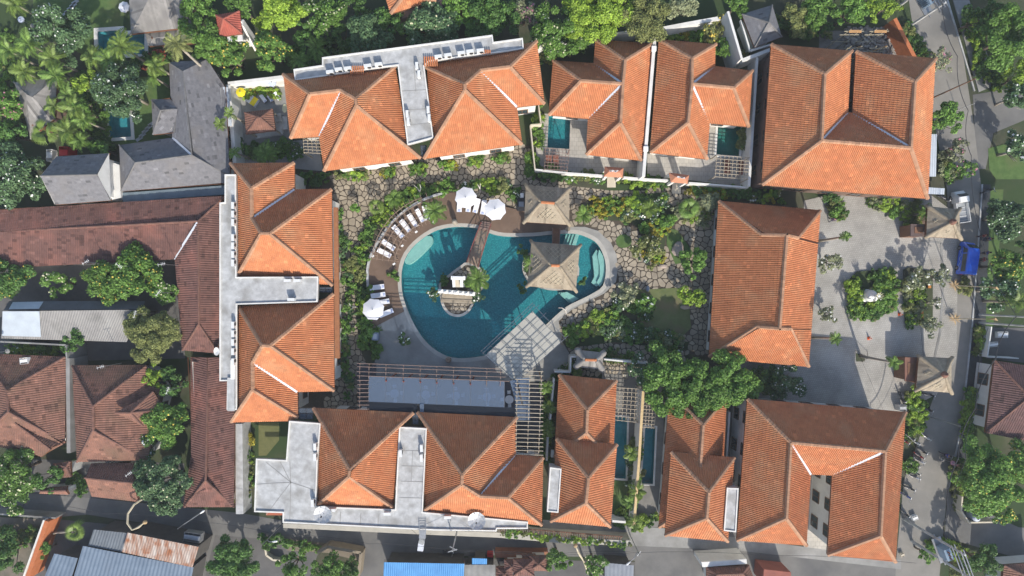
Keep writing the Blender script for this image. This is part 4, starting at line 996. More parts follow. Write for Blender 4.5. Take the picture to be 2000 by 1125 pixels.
# --- palms: every frond is a part
def frond_mesh(var, L, kind, fan=False):
    key = ('f', var, round(L, 1), kind, fan)
    if key in CACHE: return CACHE[key]
    rs = random.Random(var*17+3); g = MB()
    if fan:
        for i in range(11):
            a = (i-5)*0.17; w = 0.045*L
            d = Vector((math.cos(a), math.sin(a), 0)); s = Vector((-d.y, d.x, 0)); b0 = Vector((L*.35, 0, .12*L))
            p1 = b0+d*L*.38+Vector((0, 0, .02)); p2 = b0+d*L*.68+Vector((0, 0, -.16*L))
            g.face([b0, p1-s*w, p2, p1+s*w], tint=rs.uniform(.7, 1.25))
        g.bar((0, 0, 0), (L*.37, 0, .12*L), 0.04)
    else:
        n = 11; rise = rs.uniform(.12, .3)
        def sp(t): return Vector((L*t*(1-.12*t), rs.uniform(-.01, .01)*L, L*(rise*math.sin(min(1, t*1.2)*math.pi*.75)-0.42*t*t)))
        pts = [sp(i/n) for i in range(n+1)]
        g.tube(pts, [0.03*(1-.8*i/n)+.006 for i in range(n+1)], 4, cap=False)
        for i in range(1, n+1):
            for q in (0, .5):
                t = (i-q)/n; p = sp(t); lw = L*0.30*math.sin(math.pi*min(1, .18+t*.82))**.7*rs.uniform(.85, 1.1)+.05
                for s in (-1, 1):
                    dx = Vector((.55*lw, s*lw*.85, -lw*rs.uniform(.22, .5))); wv = Vector((0.036*L+.012, 0, 0))
                    g.face([p, p+dx*.5-wv*.5, p+dx, p+dx*.5+wv], tint=rs.uniform(.65, 1.3))
    CACHE[key] = g.data('frond', LEAF[kind]); return CACHE[key]
def palm(px, py, rpx, label, h=3.0, kind='palm', base=None, n=13, fan=False, cat='palm tree', group=None, name='palm_tree', bark=None):
    """crown seen at (px, py); base, if given, is where the foot of its trunk is seen"""
    L = rpx/S*(1-h/H)*(1.0 if px < 360 and py < 300 else 1.15); c = P(px, py, h); f = P(*base, 0) if base else Vector((c.x+rnd(-.2, .2), c.y+rnd(-.2, .2), 0))
    o = empty(name, (f.x, f.y, 0)); tag(o, label, cat, group)
    d = Vector((c.x-f.x, c.y-f.y, h)); g = MB(); r = 0.10+0.012*h
    g.tube([(0, 0, 0), d*.33+Vector((d.x*-.05, 0, 0)), d*.66, d], [r*1.35, r, r*.85, r*.8], 8); g.build('trunk', bark or PALEBARK, o, local=True, smooth=True)
    for i in range(n):
        q = link('frond', frond_mesh(random.randrange(4), L, kind, fan), o); q.location = d
        q.rotation_euler = (rnd(-.2, .2), rnd(-.42, .32) if i % 3 else rnd(-.75, -.35), i*2*math.pi/n*1.0+rnd(-.25, .25)); q.scale = (rnd(.8, 1.1),)*3
    return o
def spiky_mesh(var, kind, n=26, L=1.0, w=.09, up=.7):
    key = ('s', var, kind, n, L, w, up)
    if key in CACHE: return CACHE[key]
    rs = random.Random(var*5+1); g = MB()
    for i in range(n):
        a = rs.uniform(0, 6.28); e = rs.uniform(.15, up); l = L*rs.uniform(.6, 1.1)
        d = Vector((math.cos(a)*math.cos(e), math.sin(a)*math.cos(e), math.sin(e))); s = Vector((-math.sin(a), math.cos(a), 0))*w
        p1 = d*l*.5; p2 = d*l+Vector((0, 0, -l*.28)); g.face([(0, 0, .05), p1-s, p2, p1+s], tint=rs.uniform(.7, 1.3))
    CACHE[key] = g.data('leaves', LEAF[kind]); return CACHE[key]
def spiky(px, py, rpx, kind, label, group=None, cat='plant', name='spiky_plant', n=26, w=.09, up=.8):
    R = rpx/S; p = P(px, py, 0.2); o = link(name, spiky_mesh(random.randrange(4), kind, n, 1.0, w, up)); o.location = (p.x, p.y, 0.1); o.scale = (R, R, R); o.rotation_euler = (0, 0, rnd(0, 6.28))
    tag(o, label, cat, group); return o

# ---- individual trees: px, py, radius px, kind, height, flower, density, label
T = [
 (125,62,60,'blue',4.5,'white',1.1,'white-blossomed frangipani tree on the long lawn at the upper left'),
 (236,176,60,'blue',7.4,'white',1.2,'white-blossomed frangipani tree overhanging the small garden pool'),
 (34,345,66,'blue',4.6,'white',1.2,'broad white-blossomed frangipani tree at the left edge above the long brown roof'),
 (402,75,42,'mid',6.0,None,1.1,'tall green tree left of the small red-tiled tower'),
 (395,15,36,'mid',5.5,None,1.0,'green tree at the top edge beside the thatched roof'),
 (449,112,42,'mid',5.0,'yellow',1.1,'green tree with pale yellow blooms below the small red-tiled tower'),
 (552,18,48,'lime',5.5,None,1.2,'bright lime-green tree at the top edge right of the red-tiled tower'),
 (508,42,17,'lime',3.6,None,1.0,'small lime-green tree squeezed beside the tower stair'),
 (532,102,38,'mid',5.0,'yellow',1.2,'round tree with yellow blooms north of the white court wall'),
 (632,30,40,'mid',5.5,'pale',1.1,'mid-green tree with sparse pale blooms at the top'),
 (694,12,28,'mango',5.0,None,1.0,'dark green tree at the top left of the bright orange house'),
 (720,76,46,'blue',5.5,None,1.1,'bluish-green tree close behind the north block terrace'),
 (757,34,32,'mango',5.0,None,1.0,'dark tree between the bluish tree and the orange house'),
 (842,50,54,'blue',5.5,'pale',0.9,'dull dark tree with pinkish-white specks in front of the orange house'),
 (668,70,26,'mango',4.0,None,0.9,'small dark tree in the shade left of the bluish-green tree'),
 (592,62,30,'mango',4.0,None,0.9,'shaded dark tree between the lime tree and the banana plants'),
 (955,38,58,'mango',5.5,None,0.9,'wide dusky green tree above the east end of the north block terrace'),
 (1024,26,30,'grey',4.5,'pink',0.5,'thin greyish-pink leafless-looking tree at the top centre'),
 (1085,68,58,'mid',5.5,'pale',1.2,'green tree dotted with pale yellow blooms above the first villa'),
 (1165,25,72,'lime',6.0,None,1.2,'very large bright green tree at the top centre'),
 (1256,32,52,'olive',6.5,None,1.1,'feathery grey-green tree where the white villa wall begins'),
 (1330,12,34,'grey',5,None,0.9,'dusky grey-green tree at the top edge right of the feathery tree'),
 (1392,58,30,'olive',3.2,'yellow',1.0,'yellow-speckled bushy tree inside the north-east villa wall'),
 (1413,95,24,'mid',3.0,None,0.9,'leaning green tree along the tall white boundary wall'),
 (1440,8,26,'mid',4.5,None,1.0,'small green tree left of the grey shingle pavilion at the top'),
 (1598,22,36,'mid',5.0,None,1.1,'green tree at the top edge above the bamboo scaffolding'),
 (1660,24,34,'mid',5.0,None,1.0,'green tree above the two bamboo scaffold frames'),
 (1560,38,34,'olive',4.5,None,1.0,'olive-green tree above the upper-left corner of the U-shaped house'),
 (1700,12,32,'lime',4.5,None,1.0,'light green tree at the top above the rubble'),
 (1742,6,26,'lime',4.5,None,0.9,'light green tree at the top left of the transformer poles'),
 (1850,232,33,'mid',4.5,None,1.1,'round green tree against the east side of the upper-right house'),
 (1836,120,26,'grey',3.6,'pink',0.45,'sparse pink-blossomed tree at the upper-right house corner'),
 (1866,292,22,'grey',3.2,'pink',0.7,'pink-blossomed oleander nearer the white strip roof'),
 (1889,328,20,'mid',3.0,'pink',0.8,'deep pink oleander beside the road'),
 (1968,72,62,'mid',6.5,None,1.3,'spreading feathery tree at the upper right edge'),
 (1990,150,34,'lime',4.5,None,1.0,'lime-green tree below the spreading feathery tree at the right'),
 (1984,190,34,'blue',4.5,'white',1.1,'white-flowered tree at the right edge near the side road'),
 (1988,292,32,'blue',4.5,'white',1.1,'white-flowered tree on the small kerbed lawn at the right'),
 (1905,40,30,'mango',4.0,None,1.0,'dark shrubby tree on the bank at the top right'),
 (1940,22,30,'mango',4.5,None,1.0,'shaded dark tree at the top right corner area'),
 (1966,422,44,'blue',5.0,'white',1.2,'white-dotted frangipani east of the upper thatched gate'),
 (1958,520,36,'mid',5.0,'yellow',1.1,'green tree directly right of the blue van'),
 (1950,568,40,'blue',5.0,'white',1.1,'white-dotted tree right of the two bamboo poles'),
 (1990,500,26,'mango',4.5,None,1.0,'dark tree at the right edge behind the blue van'),
 (1932,930,72,'mid',6.0,'yellow',1.3,'very large round green tree with yellow blooms at the lower right'),
 (1990,905,40,'mid',5.5,'yellow',1.1,'yellow-blooming tree cut by the right edge at the lower right'),
 (1958,1005,24,'mid',4.0,'yellow',1.0,'small tree hanging over the side road corner'),
 (1918,1096,36,'mango',5.0,None,1.2,'dark green tree behind the transformer poles at the lower right'),
 (1868,1108,22,'olive',3.2,None,1.0,'olive tree under the transformer platform'),
 (1808,1082,18,'mid',3.0,None,1.0,'small green tree left of the transformer platform'),
 (20,540,44,'mango',4.5,'yellow',1.2,'dark green tree at the left edge above the long workshop roof'),
 (114,553,31,'mid',4.0,'pale',1.1,'round green tree with pale specks between two larger ones by the workshop'),
 (210,545,46,'mid',5.0,'yellow',1.2,'left half of the big yellow-flecked tree by the brown L-shaped house'),
 (272,538,52,'mid',5.4,'yellow',1.3,'big yellow-flecked tree in front of the brown L-shaped house'),
 (322,575,30,'mid',4.5,'pale',1.1,'green tree right against the brown L-shaped house'),
 (297,650,58,'olive',5.5,None,1.3,'olive-toned round tree at the right end of the workshop roof'),
 (149,664,29,'mango',4.2,None,1.2,'round dark tree overlapping the bottom edge of the workshop roof'),
 (300,733,25,'lime',4.5,None,1.2,'small bright lime-green tree at the corner of the brown hip-roofed house'),
 (333,750,30,'mango',4.5,None,1.1,'dark green tree right of the small lime-green one'),
 (325,823,47,'mid',5.5,'yellow',1.3,'bright round tree with yellow specks against the narrow brown roof'),
 (290,868,27,'mango',4.4,'white',1.1,'small dark tree tucked below the bright yellow-specked tree'),
 (321,943,58,'blue',6.0,'pale',1.4,'large bushy bluish-green tree overhanging the lane'),
 (34,918,48,'mid',5.0,'pale',1.2,'green tree with pale specks at the left edge above the lane'),
 (92,932,28,'mango',4.2,None,1.1,'dark tree left of the tiny pyramid roof'),
 (32,968,36,'mid',4.5,'pale',1.1,'pale-specked tree leaning over the lane at the left edge'),
 (90,1074,17,'mid',2.5,None,1.1,'small round green tree right of the orange-topped wall'),
 (14,1078,38,'mango',4.0,None,1.0,'dark tree at the bottom left corner'),
 (456,1090,46,'mango',5.0,None,1.3,'big dark tree at the bottom right of the blue-grey warehouse'),
 (575,1102,32,'mid',4.5,None,1.2,'mid-green tree at the bottom edge right of the curved kerb'),
 (640,1112,34,'mid',4.5,None,1.2,'green tree at the bottom edge behind the tan wall'),
 (680,1110,24,'mango',4.2,None,1.1,'dark green tree at the bottom edge near the alley mouth'),
 (1089,1093,27,'mid',4.5,None,1.4,'dense round tree at the bottom edge right of the shrines'),
 (1161,1104,25,'mid',4.5,'pale',1.4,'round tree at the bottom edge left of the grey awning'),
 (1310,742,68,'mid',6.0,None,1.3,'left half of the huge dark green tree over the stepped villa'),
 (1366,760,62,'mid',6.6,None,1.3,'middle crown of the huge dark green tree over the stepped villa'),
 (1418,742,62,'mid',6.2,None,1.3,'right-hand crown of the huge dark green tree beside the hall'),
 (1264,722,36,'blue',4.0,'white',1.2,'white-flowered frangipani at the left flank of the huge dark tree'),
 (1536,748,36,'blue',4.0,'white',1.0,'white-flowered frangipani beside the forecourt below the hall'),
 (1495,740,34,'mango',3.0,None,1.0,'shaded green tree between the hall and the lower-right house'),
 (1354,511,30,'mid',2.6,None,1.6,'bright round clipped tree beside the west wall of the hall'),
 (1340,580,20,'lime',2.4,None,1.1,'left cushion of the flat-topped lime-green garden tree'),
 (1368,582,20,'lime',2.6,None,1.1,'right cushion of the flat-topped lime-green garden tree'),
 (697,406,14,'mid',2.2,None,1.6,'small bright green tree standing alone on the crazy paving'),
 (1620,511,22,'grey',2.6,'white',0.8,'frangipani on the forecourt right of the middle of the hall'),
 (1617,613,18,'grey',2.4,'white',0.8,'small frangipani on the forecourt right of the lower half of the hall'),
 (1790,545,26,'grey',3.2,'white',1.0,'white-flowered frangipani at the top of the roadside planter'),
 (1832,540,24,'grey',3.2,'white',1.0,'white-flowered frangipani just above the upper bamboo pole'),
 (1828,590,16,'grey',2.8,'white',0.7,'thin frangipani between the two bamboo poles'),
 (1820,636,22,'grey',3.0,None,0.6,'thin-leaved frangipani at the bottom of the roadside planter'),
 (18,205,34,'mid',5.5,'pink',1.1,'pink-flecked broadleaf tree at the left edge above the dusty thatched hut'),
 (20,262,30,'mango',5.5,None,1.1,'dark broadleaf tree at the left edge beside the dusty thatched hut'),
 (170,165,24,'lime',5.5,None,1.0,'lime-green broadleaf tree among the palms at the upper left'),
 (160,215,26,'mid',5.5,None,1.1,'mid-green broadleaf tree between the palms and the small garden pool'),
 (196,292,22,'mid',4.0,None,1.1,'round green tree above the gap between the two grey roofs'),
 (370,50,24,'mid',5.0,None,1.1,'green tree at the right corner of the large pale thatched roof'),
 (470,12,30,'mid',5.5,None,1.1,'green tree at the top edge right of the red-tiled tower'),
 (890,20,40,'mid',5.5,None,1.1,'green tree at the top edge right of the bright orange house'),
 (1130,75,30,'mid',4.5,None,1.2,'round green tree overhanging the back wall of the first villa'),
 (800,60,26,'mid',5.0,None,1.0,'green tree below the bright orange house by the terrace wall'),
 (1222,573,27,'grey',1.6,'pale',1.5,'variegated round shrub-tree beside the pool end of the crazy paving'),
 (1262,590,22,'mid',1.6,'white',1.3,'white-flowered low tree next to the variegated round shrub'),
 (1264,480,30,'olive',2.2,'pale',1.4,'round olive tree in the middle of the yellow-flowered bed'),
 (1388,398,22,'grey',2.2,None,0.9,'grey-green wispy tree at the upper left corner of the hall'),
]
for (x, y, r, k, h, fl, de, lb) in T:
    if not lb: continue
    tree(x, y, r, k, lb, h or None, fl, de, bark=PALEBARK if fl == 'white' else None, flat=0.5 if de > 1.25 else 0.62)

# ---- palms
PL = [
 (240,92,38,'palmy',5.5,None,15,'yellow-green palm over the blue pool at the top left'),
 (214,118,30,'palm',5.0,None,13,'green palm just below the yellow-green one by the blue pool'),
 (183,112,30,'palmy',4.5,None,12,'pale palm left of the blue pool under the thatched roof'),
 (105,116,32,'palmy',4.5,None,13,'yellowish palm below the upper-left frangipani'),
 (112,152,34,'palm',4.5,None,13,'broad green palm above the left thatched hut'),
 (138,190,30,'palm',4.0,None,12,'green palm beside the left thatched hut ridge'),
 (106,208,22,'palmy',4.2,None,11,'small yellow palm overhanging the left thatched hut'),
 (148,212,30,'palmy',4.4,None,12,'yellow-green palm left of the small garden pool'),
 (165,236,28,'palm',4.0,None,12,'green palm close to the left end of the small garden pool'),
 (90,258,28,'palmy',4.2,None,12,'bright yellow fan-shaped palm below the thatched hut'),
 (134,256,32,'palmy',4.2,None,13,'yellow-green palm under the pool garden'),
 (158,275,24,'palm',3.5,None,11,'dark green palm above the grey gabled house'),
 (50,142,30,'palmy',4.2,None,12,'yellow-green palm at the left edge above the thatched hut'),
 (58,88,34,'palm',4.5,None,12,'dark green palm at the left edge near the round stool'),
 (20,100,30,'palm',4.5,None,12,'shaded palm cut by the left edge'),
 (30,8,30,'palmy',4.5,None,12,'yellowish palm at the very top left corner'),
 (305,128,26,'palmy',4.5,None,12,'light palm above the grey shingle villa'),
 (348,88,32,'olivepalm',8.0,(425,160),14,'tall dusty palm whose trunk leans across the grey villa roof'),
 (300,150,20,'palm',3.6,None,10,'low palm beside the grey villa lawn'),
 (430,243,14,'palmy',4.5,None,9,'small bright palm against the white court wall'),
 (450,222,13,'palmy',4.5,None,8,'smallest bright palm at the top of the white court wall'),
 (458,298,13,'palm',4.0,None,8,'little palm at the lower end of the white court wall'),
 (850,412,24,'palm',2.6,None,14,'young palm on the pool deck shading the end lounger'),
 (933,545,26,'palm',3.2,None,15,'palm on the pool island beside the white gate'),
 (1041,516,24,'palm',2.6,None,13,'palm leaning out from under the thatched island pavilion'),
 (1652,462,11,'palm',6.5,(1594,472),12,'slender palm leaning from the top right of the hall over the forecourt'),
 (1632,661,13,'palm',6.5,(1583,659),12,'slender palm leaning from the lower right of the hall over the forecourt'),
 (1745,708,14,'palm',6.5,(1679,695),12,'propped palm leaning towards the lower thatched gate'),
 (1808,416,18,'palm',2.6,None,12,'low palm against the upper thatched gate'),
 (1380,395,18,'grey',1.8,None,14,'tufted grey palm-like plant at the garden end of the villa gates'),
 (1343,408,20,'palm',1.6,None,16,'spiky low palm in the bed left of the top of the hall'),
 (1268,408,18,'palmy',1.6,None,14,'golden low palm in the yellow-flowered bed'),
 (1140,420,18,'palm',1.6,None,12,'broad-leaved low palm right of the upper thatched pavilion'),
 (1105,1007+0,0,'palm',0,None,0,''),
 (1245,958,18,'palmy',3.0,None,12,'golden palm on the timber-topped dividing wall'),
 (1232,885,16,'palmy',2.8,None,11,'yellow-green palm between the two lap pools'),
 (1240,1020,16,'palmy',3.0,None,12,'lowest yellow-green palm by the dividing wall near the lane'),
 (1230,980,16,'palm',2.8,None,11,'green palm left of the dividing wall near the lawn strip'),
 (1067,756,15,'palm',2.6,None,10,'light green palm beside the north end of the narrow white wall'),
 (1073,795,14,'palmy',2.6,None,10,'young palm halfway down the narrow white wall'),
 (1070,838,17,'palmy',2.6,None,11,'bright palm low down the narrow white wall'),
 (1128,728,10,'palmy',1.6,None,12,'tiny yellow-green palm under the small thatched roof'),
 (735,405,16,'palmy',1.8,None,12,'fan palm in the curved bed behind the loungers'),
 (770,388,18,'palm',1.8,None,13,'palm tuft at the top of the curved bed behind the loungers'),
 (151,1037,18,'palmy',4.0,(100,1042),16,'pandanus palm whose trunk bends out over the lane'),
 (1897,1010+0,0,'palm',0,None,0,''),
 (1985,590,22,'palmy',5.0,None,10,'yellow palm frond cluster at the right edge below the white-dotted tree'),
 (1720,70+0,0,'palm',0,None,0,''),
 (618,92,26,'palm',2.8,None,9,'large-leaved banana-like plant behind the north block'),
 (585,118,20,'palm',2.6,None,9,'dark banana-like plant near the corner of the white court wall'),
 (520,300,26,'palm',2.4,None,12,'palm in the shaded planting of the north-west court'),
]
LEAF['olivepalm'] = LEAF['olive']
for (x, y, r, k, h, b, n, lb) in PL:
    if not lb: continue
    palm(x, y, r, lb, h, k, b, n, fan=(lb.find('fan') >= 0 or n == 16))

# ---- planting beds: rows and drifts of shrubs that look alike share one label and group
ORD = ['first','second','third','fourth','fifth','sixth','seventh','eighth','ninth','tenth']
KCOL = {'mango': 'dark green', 'mid': 'mid-green', 'lime': 'lime-green', 'olive': 'olive', 'grey': 'grey-green', 'blue': 'bluish-green', 'yellow': 'yellow', 'red': 'reddish'}
def merged(name, items, label=None):
    """many small plants of one bed as one object: items are (mesh, matrix)"""
    Vs, Fs, Ms, Ts, mats = [], [], [], [], []; nv = 0
    for me, M in items:
        n = len(me.vertices); co = np.empty(n*3); me.vertices.foreach_get('co', co); co = co.reshape(-1, 3)
        A = np.array(M); co = co @ A[:3, :3].T + A[:3, 3]; li = np.empty(len(me.loops), dtype=np.int64); me.loops.foreach_get('vertex_index', li)
        if len(li) % 4: continue
        m = me.materials[0]
        if m not in mats: mats.append(m)
        t = np.empty(len(me.polygons)); me.attributes['tint'].data.foreach_get('value', t)
        Vs.append(co); Fs.append(li+nv); Ms.append(np.full(len(me.polygons), mats.index(m))); Ts.append(t); nv += n
    V = np.concatenate(Vs); F = np.concatenate(Fs); nf = len(F)//4
    me = bpy.data.meshes.new(name); me.vertices.add(len(V)); me.vertices.foreach_set('co', V.ravel()); me.loops.add(len(F)); me.loops.foreach_set('vertex_index', F)
    me.polygons.add(nf); me.polygons.foreach_set('loop_start', np.arange(0, nf*4, 4)); me.polygons.foreach_set('loop_total', np.full(nf, 4))
    for m in mats: me.materials.append(m)
    me.polygons.foreach_set('material_index', np.concatenate(Ms).astype(np.int32)); at = me.attributes.new('tint', 'FLOAT', 'FACE'); at.data.foreach_set('value', np.concatenate(Ts)); me.update()
    return link(name, me, None, 'stuff')
def bed(path, width, n, kinds, label, group, r=(9, 14), z=0.0, named=None):
    """shrubs along a path given in photograph pixels: the largest stand alone, the small fill between them is one mass"""
    L = [0]
    for i in range(len(path)-1): L.append(L[-1]+math.dist(path[i], path[i+1]))
    named = named if named is not None else max(2, min(7, n//5)); step = max(1, n//named)
    dx, dy = path[-1][0]-path[0][0], path[-1][1]-path[0][1]
    end = ('left' if dx > 0 else 'right') if abs(dx) > abs(dy) else ('top' if dy > 0 else 'bottom')
    phrase = label.split('shrub', 1)[1].strip() if 'shrub' in label else label.split('tuft', 1)[1].strip()
    cnt = {}; fill = []
    n = int(n*1.3)
    for q in range(n):
        t = L[-1]*(q+rnd(.2, .8))/n; i = max(j for j in range(len(L)) if L[j] <= t); i = min(i, len(path)-2)
        a, b = path[i], path[i+1]; s = (t-L[i])/max(1e-6, L[i+1]-L[i]); off = rnd(-.5, .5)*width
        dx, dy = b[0]-a[0], b[1]-a[1]; l = math.hypot(dx, dy) or 1
        x, y = a[0]+dx*s-dy/l*off, a[1]+dy*s+dx/l*off; k = random.choice(kinds)
        if q % step == step//2 and sum(cnt.values()) < named:
            rr = r[1]*rnd(1.0, 1.2); kk, _, fl = (k[2:] if k.startswith('s:') else k).partition('+')
            what = ('spiky ' if k.startswith('s:') else '')+('golden' if kk == 'palmy' else KCOL.get(kk, 'green'))+(' %s-flowered' % fl if fl else '')+(' plant' if k.startswith('s:') else ' shrub')
            j = cnt.get(what, 0); cnt[what] = j+1
            lb = ('%s %s from the %s %s' % (ORD[j], what, end, phrase)); lb = ' '.join(lb.split()[:16])
            if k.startswith('s:'): spiky(x, y, rr*1.1, kk, lb, group)
            else: bush(x, y, rr, kk, lb, group, fl or None, z=z)
            continue
        rr = rnd(r[0], (r[0]+2*r[1])/3)/S
        p = P(x, y, rr*0.5)
        if k.startswith('s:'): fill.append((spiky_mesh(random.randrange(4), k[2:], 26, 1.0, .09, .8), Matrix.Translation((p.x, p.y, z+0.1)) @ Matrix.Rotation(rnd(0, 6.28), 4, 'Z') @ Matrix.Scale(rr*1.15, 4)))
        else:
            kk, _, fl = k.partition('+'); Rc = min(RCL[:4], key=lambda v_: abs(v_-rr)); me, f2 = crown_mesh(kk, Rc, random.randrange(3), fl or None, 1.2, 0.75)
            M = Matrix.Translation((p.x, p.y, z+rr*.42)) @ Matrix.Rotation(rnd(0, 6.28), 4, 'Z') @ Matrix.Scale(rr/Rc, 4); fill.append((me, M))
            if f2: fill.append((f2, M))
    if fill: merged('shrubbery', fill)
def soil(px, label=None, z=0.12): sheet('planting_bed', px, z, GRND)
soil([(698,640),(692,560),(700,480),(712,445),(735,410),(765,380),(810,360),(890,352),(892,374),(840,381),(800,398),(765,425),(740,455),(724,485),(716,520),(716,550),(722,640),(735,700),(722,720),(706,690)])
bed([(708,548),(706,510),(708,480),(718,455),(738,430),(762,405),(790,386),(828,372),(885,364)], 22, 52, ['mid','mid','lime','olive','s:palm','mid','s:palmy'], 'leafy shrub in the curved bed behind the pool deck', 'shrubs of the curved bed behind the pool deck')
bed([(716,560),(712,600),(712,640),(716,680)], 20, 18, ['mid','mango','s:palm','mid','lime'], 'leafy shrub between the pool deck and the west path', 'shrubs between the pool deck and the west path')
bed([(664,410),(668,450),(672,480),(678,520),(680,560),(682,600),(676,640),(670,680),(668,720),(690,770)], 18, 34, ['mango','mid','olive','s:palm','blue','mid'], 'leafy shrub along the foot of the west block', 'shrubs along the foot of the west block')
bed([(735,700),(722,660),(735,640)], 16, 8, ['mid','s:palm','mid'], 'leafy shrub at the corner of the concrete pool terrace', 'shrubs at the corner of the concrete pool terrace')
for i, (x, y) in enumerate(((673,338),(705,344),(758,335),(816,330),(876,322),(930,313),(981,305))):
    nm = ORD[i]
    bed([(x-11,y),(x+11,y)], 14, 7, ['mid','mid','lime','s:palm','olive']+(['yellow'] if i in (2, 4) else []), 'shrub in the %s clump along the north block' % nm, 'shrubs of the clumps along the north block', (8,12), named=2)
soil([(1108,348),(1180,358),(1262,362),(1262,372),(1190,372),(1108,362)])
bed([(1100,345),(1180,352)], 16, 14, ['mid','olive','blue+white','s:palm'], 'shrub against the garden wall of the first villa', 'shrubs against the garden wall of the first villa')
bed([(1212,352),(1262,360),(1300,352)], 18, 16, ['mid','olive','lime','s:palm','mango'], 'shrub between the two terracotta gate roofs', 'shrubs between the two terracotta gate roofs')
bed([(1345,366),(1400,376),(1462,380),(1530,386)], 16, 22, ['mid','s:palm','yellow','mango','lime','olive+white'], 'shrub along the wall below the second villa', 'shrubs along the wall below the second villa')
bed([(1035,300),(1040,340)], 14, 10, ['lime','mid','mid'], 'leafy shrub climbing at the corner wall of the first villa', 'shrubs at the corner wall of the first villa')
bed([(1050,205),(1055,250),(1052,290)], 10, 9, ['lime','mid','s:palm'], 'shrub between the north block and the first villa pool', 'shrubs between the north block and the first villa pool')
bed([(900,362),(950,356),(1000,372),(1015,400)], 16, 22, ['mid','lime','mid','s:palm','olive','blue+white'], 'shrub north of the white deck umbrellas', 'shrubs north of the white deck umbrellas')
bed([(1070,348),(1060,335),(1100,343)], 12, 9, ['mango','mid'], 'dark shrub north of the upper thatched pavilion', 'shrubs north of the upper thatched pavilion')
soil([(1135,402),(1150,392),(1290,376),(1325,425),(1300,465),(1292,520),(1272,512),(1258,455),(1230,432),(1182,430)])
bed([(1145,402),(1185,408),(1225,402)], 26, 26, ['yellow','palmy','mid','yellow','s:palmy','lime'] if False else ['yellow','mid','lime','s:palmy','yellow'], 'yellow-tinged shrub at the left end of the golden bed', 'shrubs at the left end of the golden bed')
bed([(1215,415),(1260,400),(1300,400)], 34, 40, ['mid','mango','blue+white','olive','s:palm','lime'], 'green shrub in the wide part of the golden bed', 'shrubs in the wide part of the golden bed')
bed([(1300,420),(1270,450),(1265,490),(1285,515)], 34, 34, ['olive','mid+pale' if False else 'mid','yellow','s:palmy','blue+white','lime'], 'shrub in the tail of the golden bed', 'shrubs in the tail of the golden bed')
bed([(1330,400),(1360,425),(1385,412)], 30, 24, ['olive','s:palm','mid','grey','lime'], 'shrub in the bed left of the top of the hall', 'shrubs in the bed left of the top of the hall')
soil([(1098,668),(1110,648),(1190,596),(1240,596),(1246,632),(1290,660),(1345,668),(1342,684),(1250,674),(1200,668),(1108,680)])
bed([(1108,662),(1135,645),(1165,628),(1200,612)], 30, 46, ['mid','lime','mid','s:palmy','olive'], 'shrub in the long bed south-east of the pool', 'shrubs in the long bed south-east of the pool')
bed([(1180,645),(1220,645),(1260,660),(1330,672)], 34, 46, ['mango','mid','blue+white','olive','s:palm','grey'], 'shrub at the far end of the long bed beside the shady lawn', 'shrubs at the far end of the long bed beside the shady lawn')
bed([(1200,590),(1240,598),(1270,620)], 24, 16, ['mango','blue+white','mid','s:palm'], 'shrub between the variegated bush and the shady lawn', 'shrubs between the variegated bush and the shady lawn')
bed([(1085,745),(1110,725),(1150,690),(1200,700),(1250,700)], 18, 26, ['mango','mid','s:palm','olive','blue+white'], 'shrub by the small thatched roof and its white wall', 'shrubs by the small thatched roof and its white wall')
bed([(1072,770),(1070,810),(1066,860),(1062,900)], 12, 16, ['mid','mango','lime'], 'shrub along the narrow white wall east of the pergola', 'shrubs along the narrow white wall east of the pergola')
bed([(1245,850),(1240,900),(1236,960),(1232,1010)], 14, 22, ['mid','olive','blue+white','s:palmy'], 'shrub along the timber-topped dividing wall', 'shrubs along the timber-topped dividing wall')
bed([(1205,1000),(1215,1022),(1260,1018),(1285,1015)], 14, 12, ['mid','mango','lime'], 'shrub at the lane end of the two lap pools', 'shrubs at the lane end of the two lap pools')
bed([(470,828),(476,870),(482,920),(476,980)], 20, 30, ['mid','olive','lime','mango','yellow'], 'shrub in the strip beside the narrow brown roof', 'shrubs in the strip beside the narrow brown roof')
bed([(470,185),(500,175),(545,180)], 16, 14, ['mid','lime','yellow','s:palmy'], 'shrub along the top wall of the north-west court', 'shrubs along the top wall of the north-west court')
bed([(470,280),(500,298),(560,290),(590,300)], 26, 30, ['mango','blue+white','mid','s:palm'], 'shrub in the shaded planting of the north-west court', 'shrubs in the shaded planting of the north-west court')
bed([(590,345),(620,350),(640,345)], 14, 9, ['mango','mid'], 'dark shrub between the north and west blocks', 'shrubs between the north and west blocks')
bed([(1290,70),(1340,66),(1400,72),(1430,100),(1450,118)], 18, 26, ['mid','olive','lime','yellow'], 'shrub inside the back wall of the second villa', 'shrubs inside the back wall of the second villa')
bed([(1060,110),(1090,100),(1140,88)], 18, 16, ['mid','olive+yellow','mango'], 'shrub inside the back wall of the first villa', 'shrubs inside the back wall of the first villa')
bed([(1450,256),(1455,290)], 8, 6, ['olive','mid'], 'shrub beside the green plunge pool', 'shrubs beside the green plunge pool')
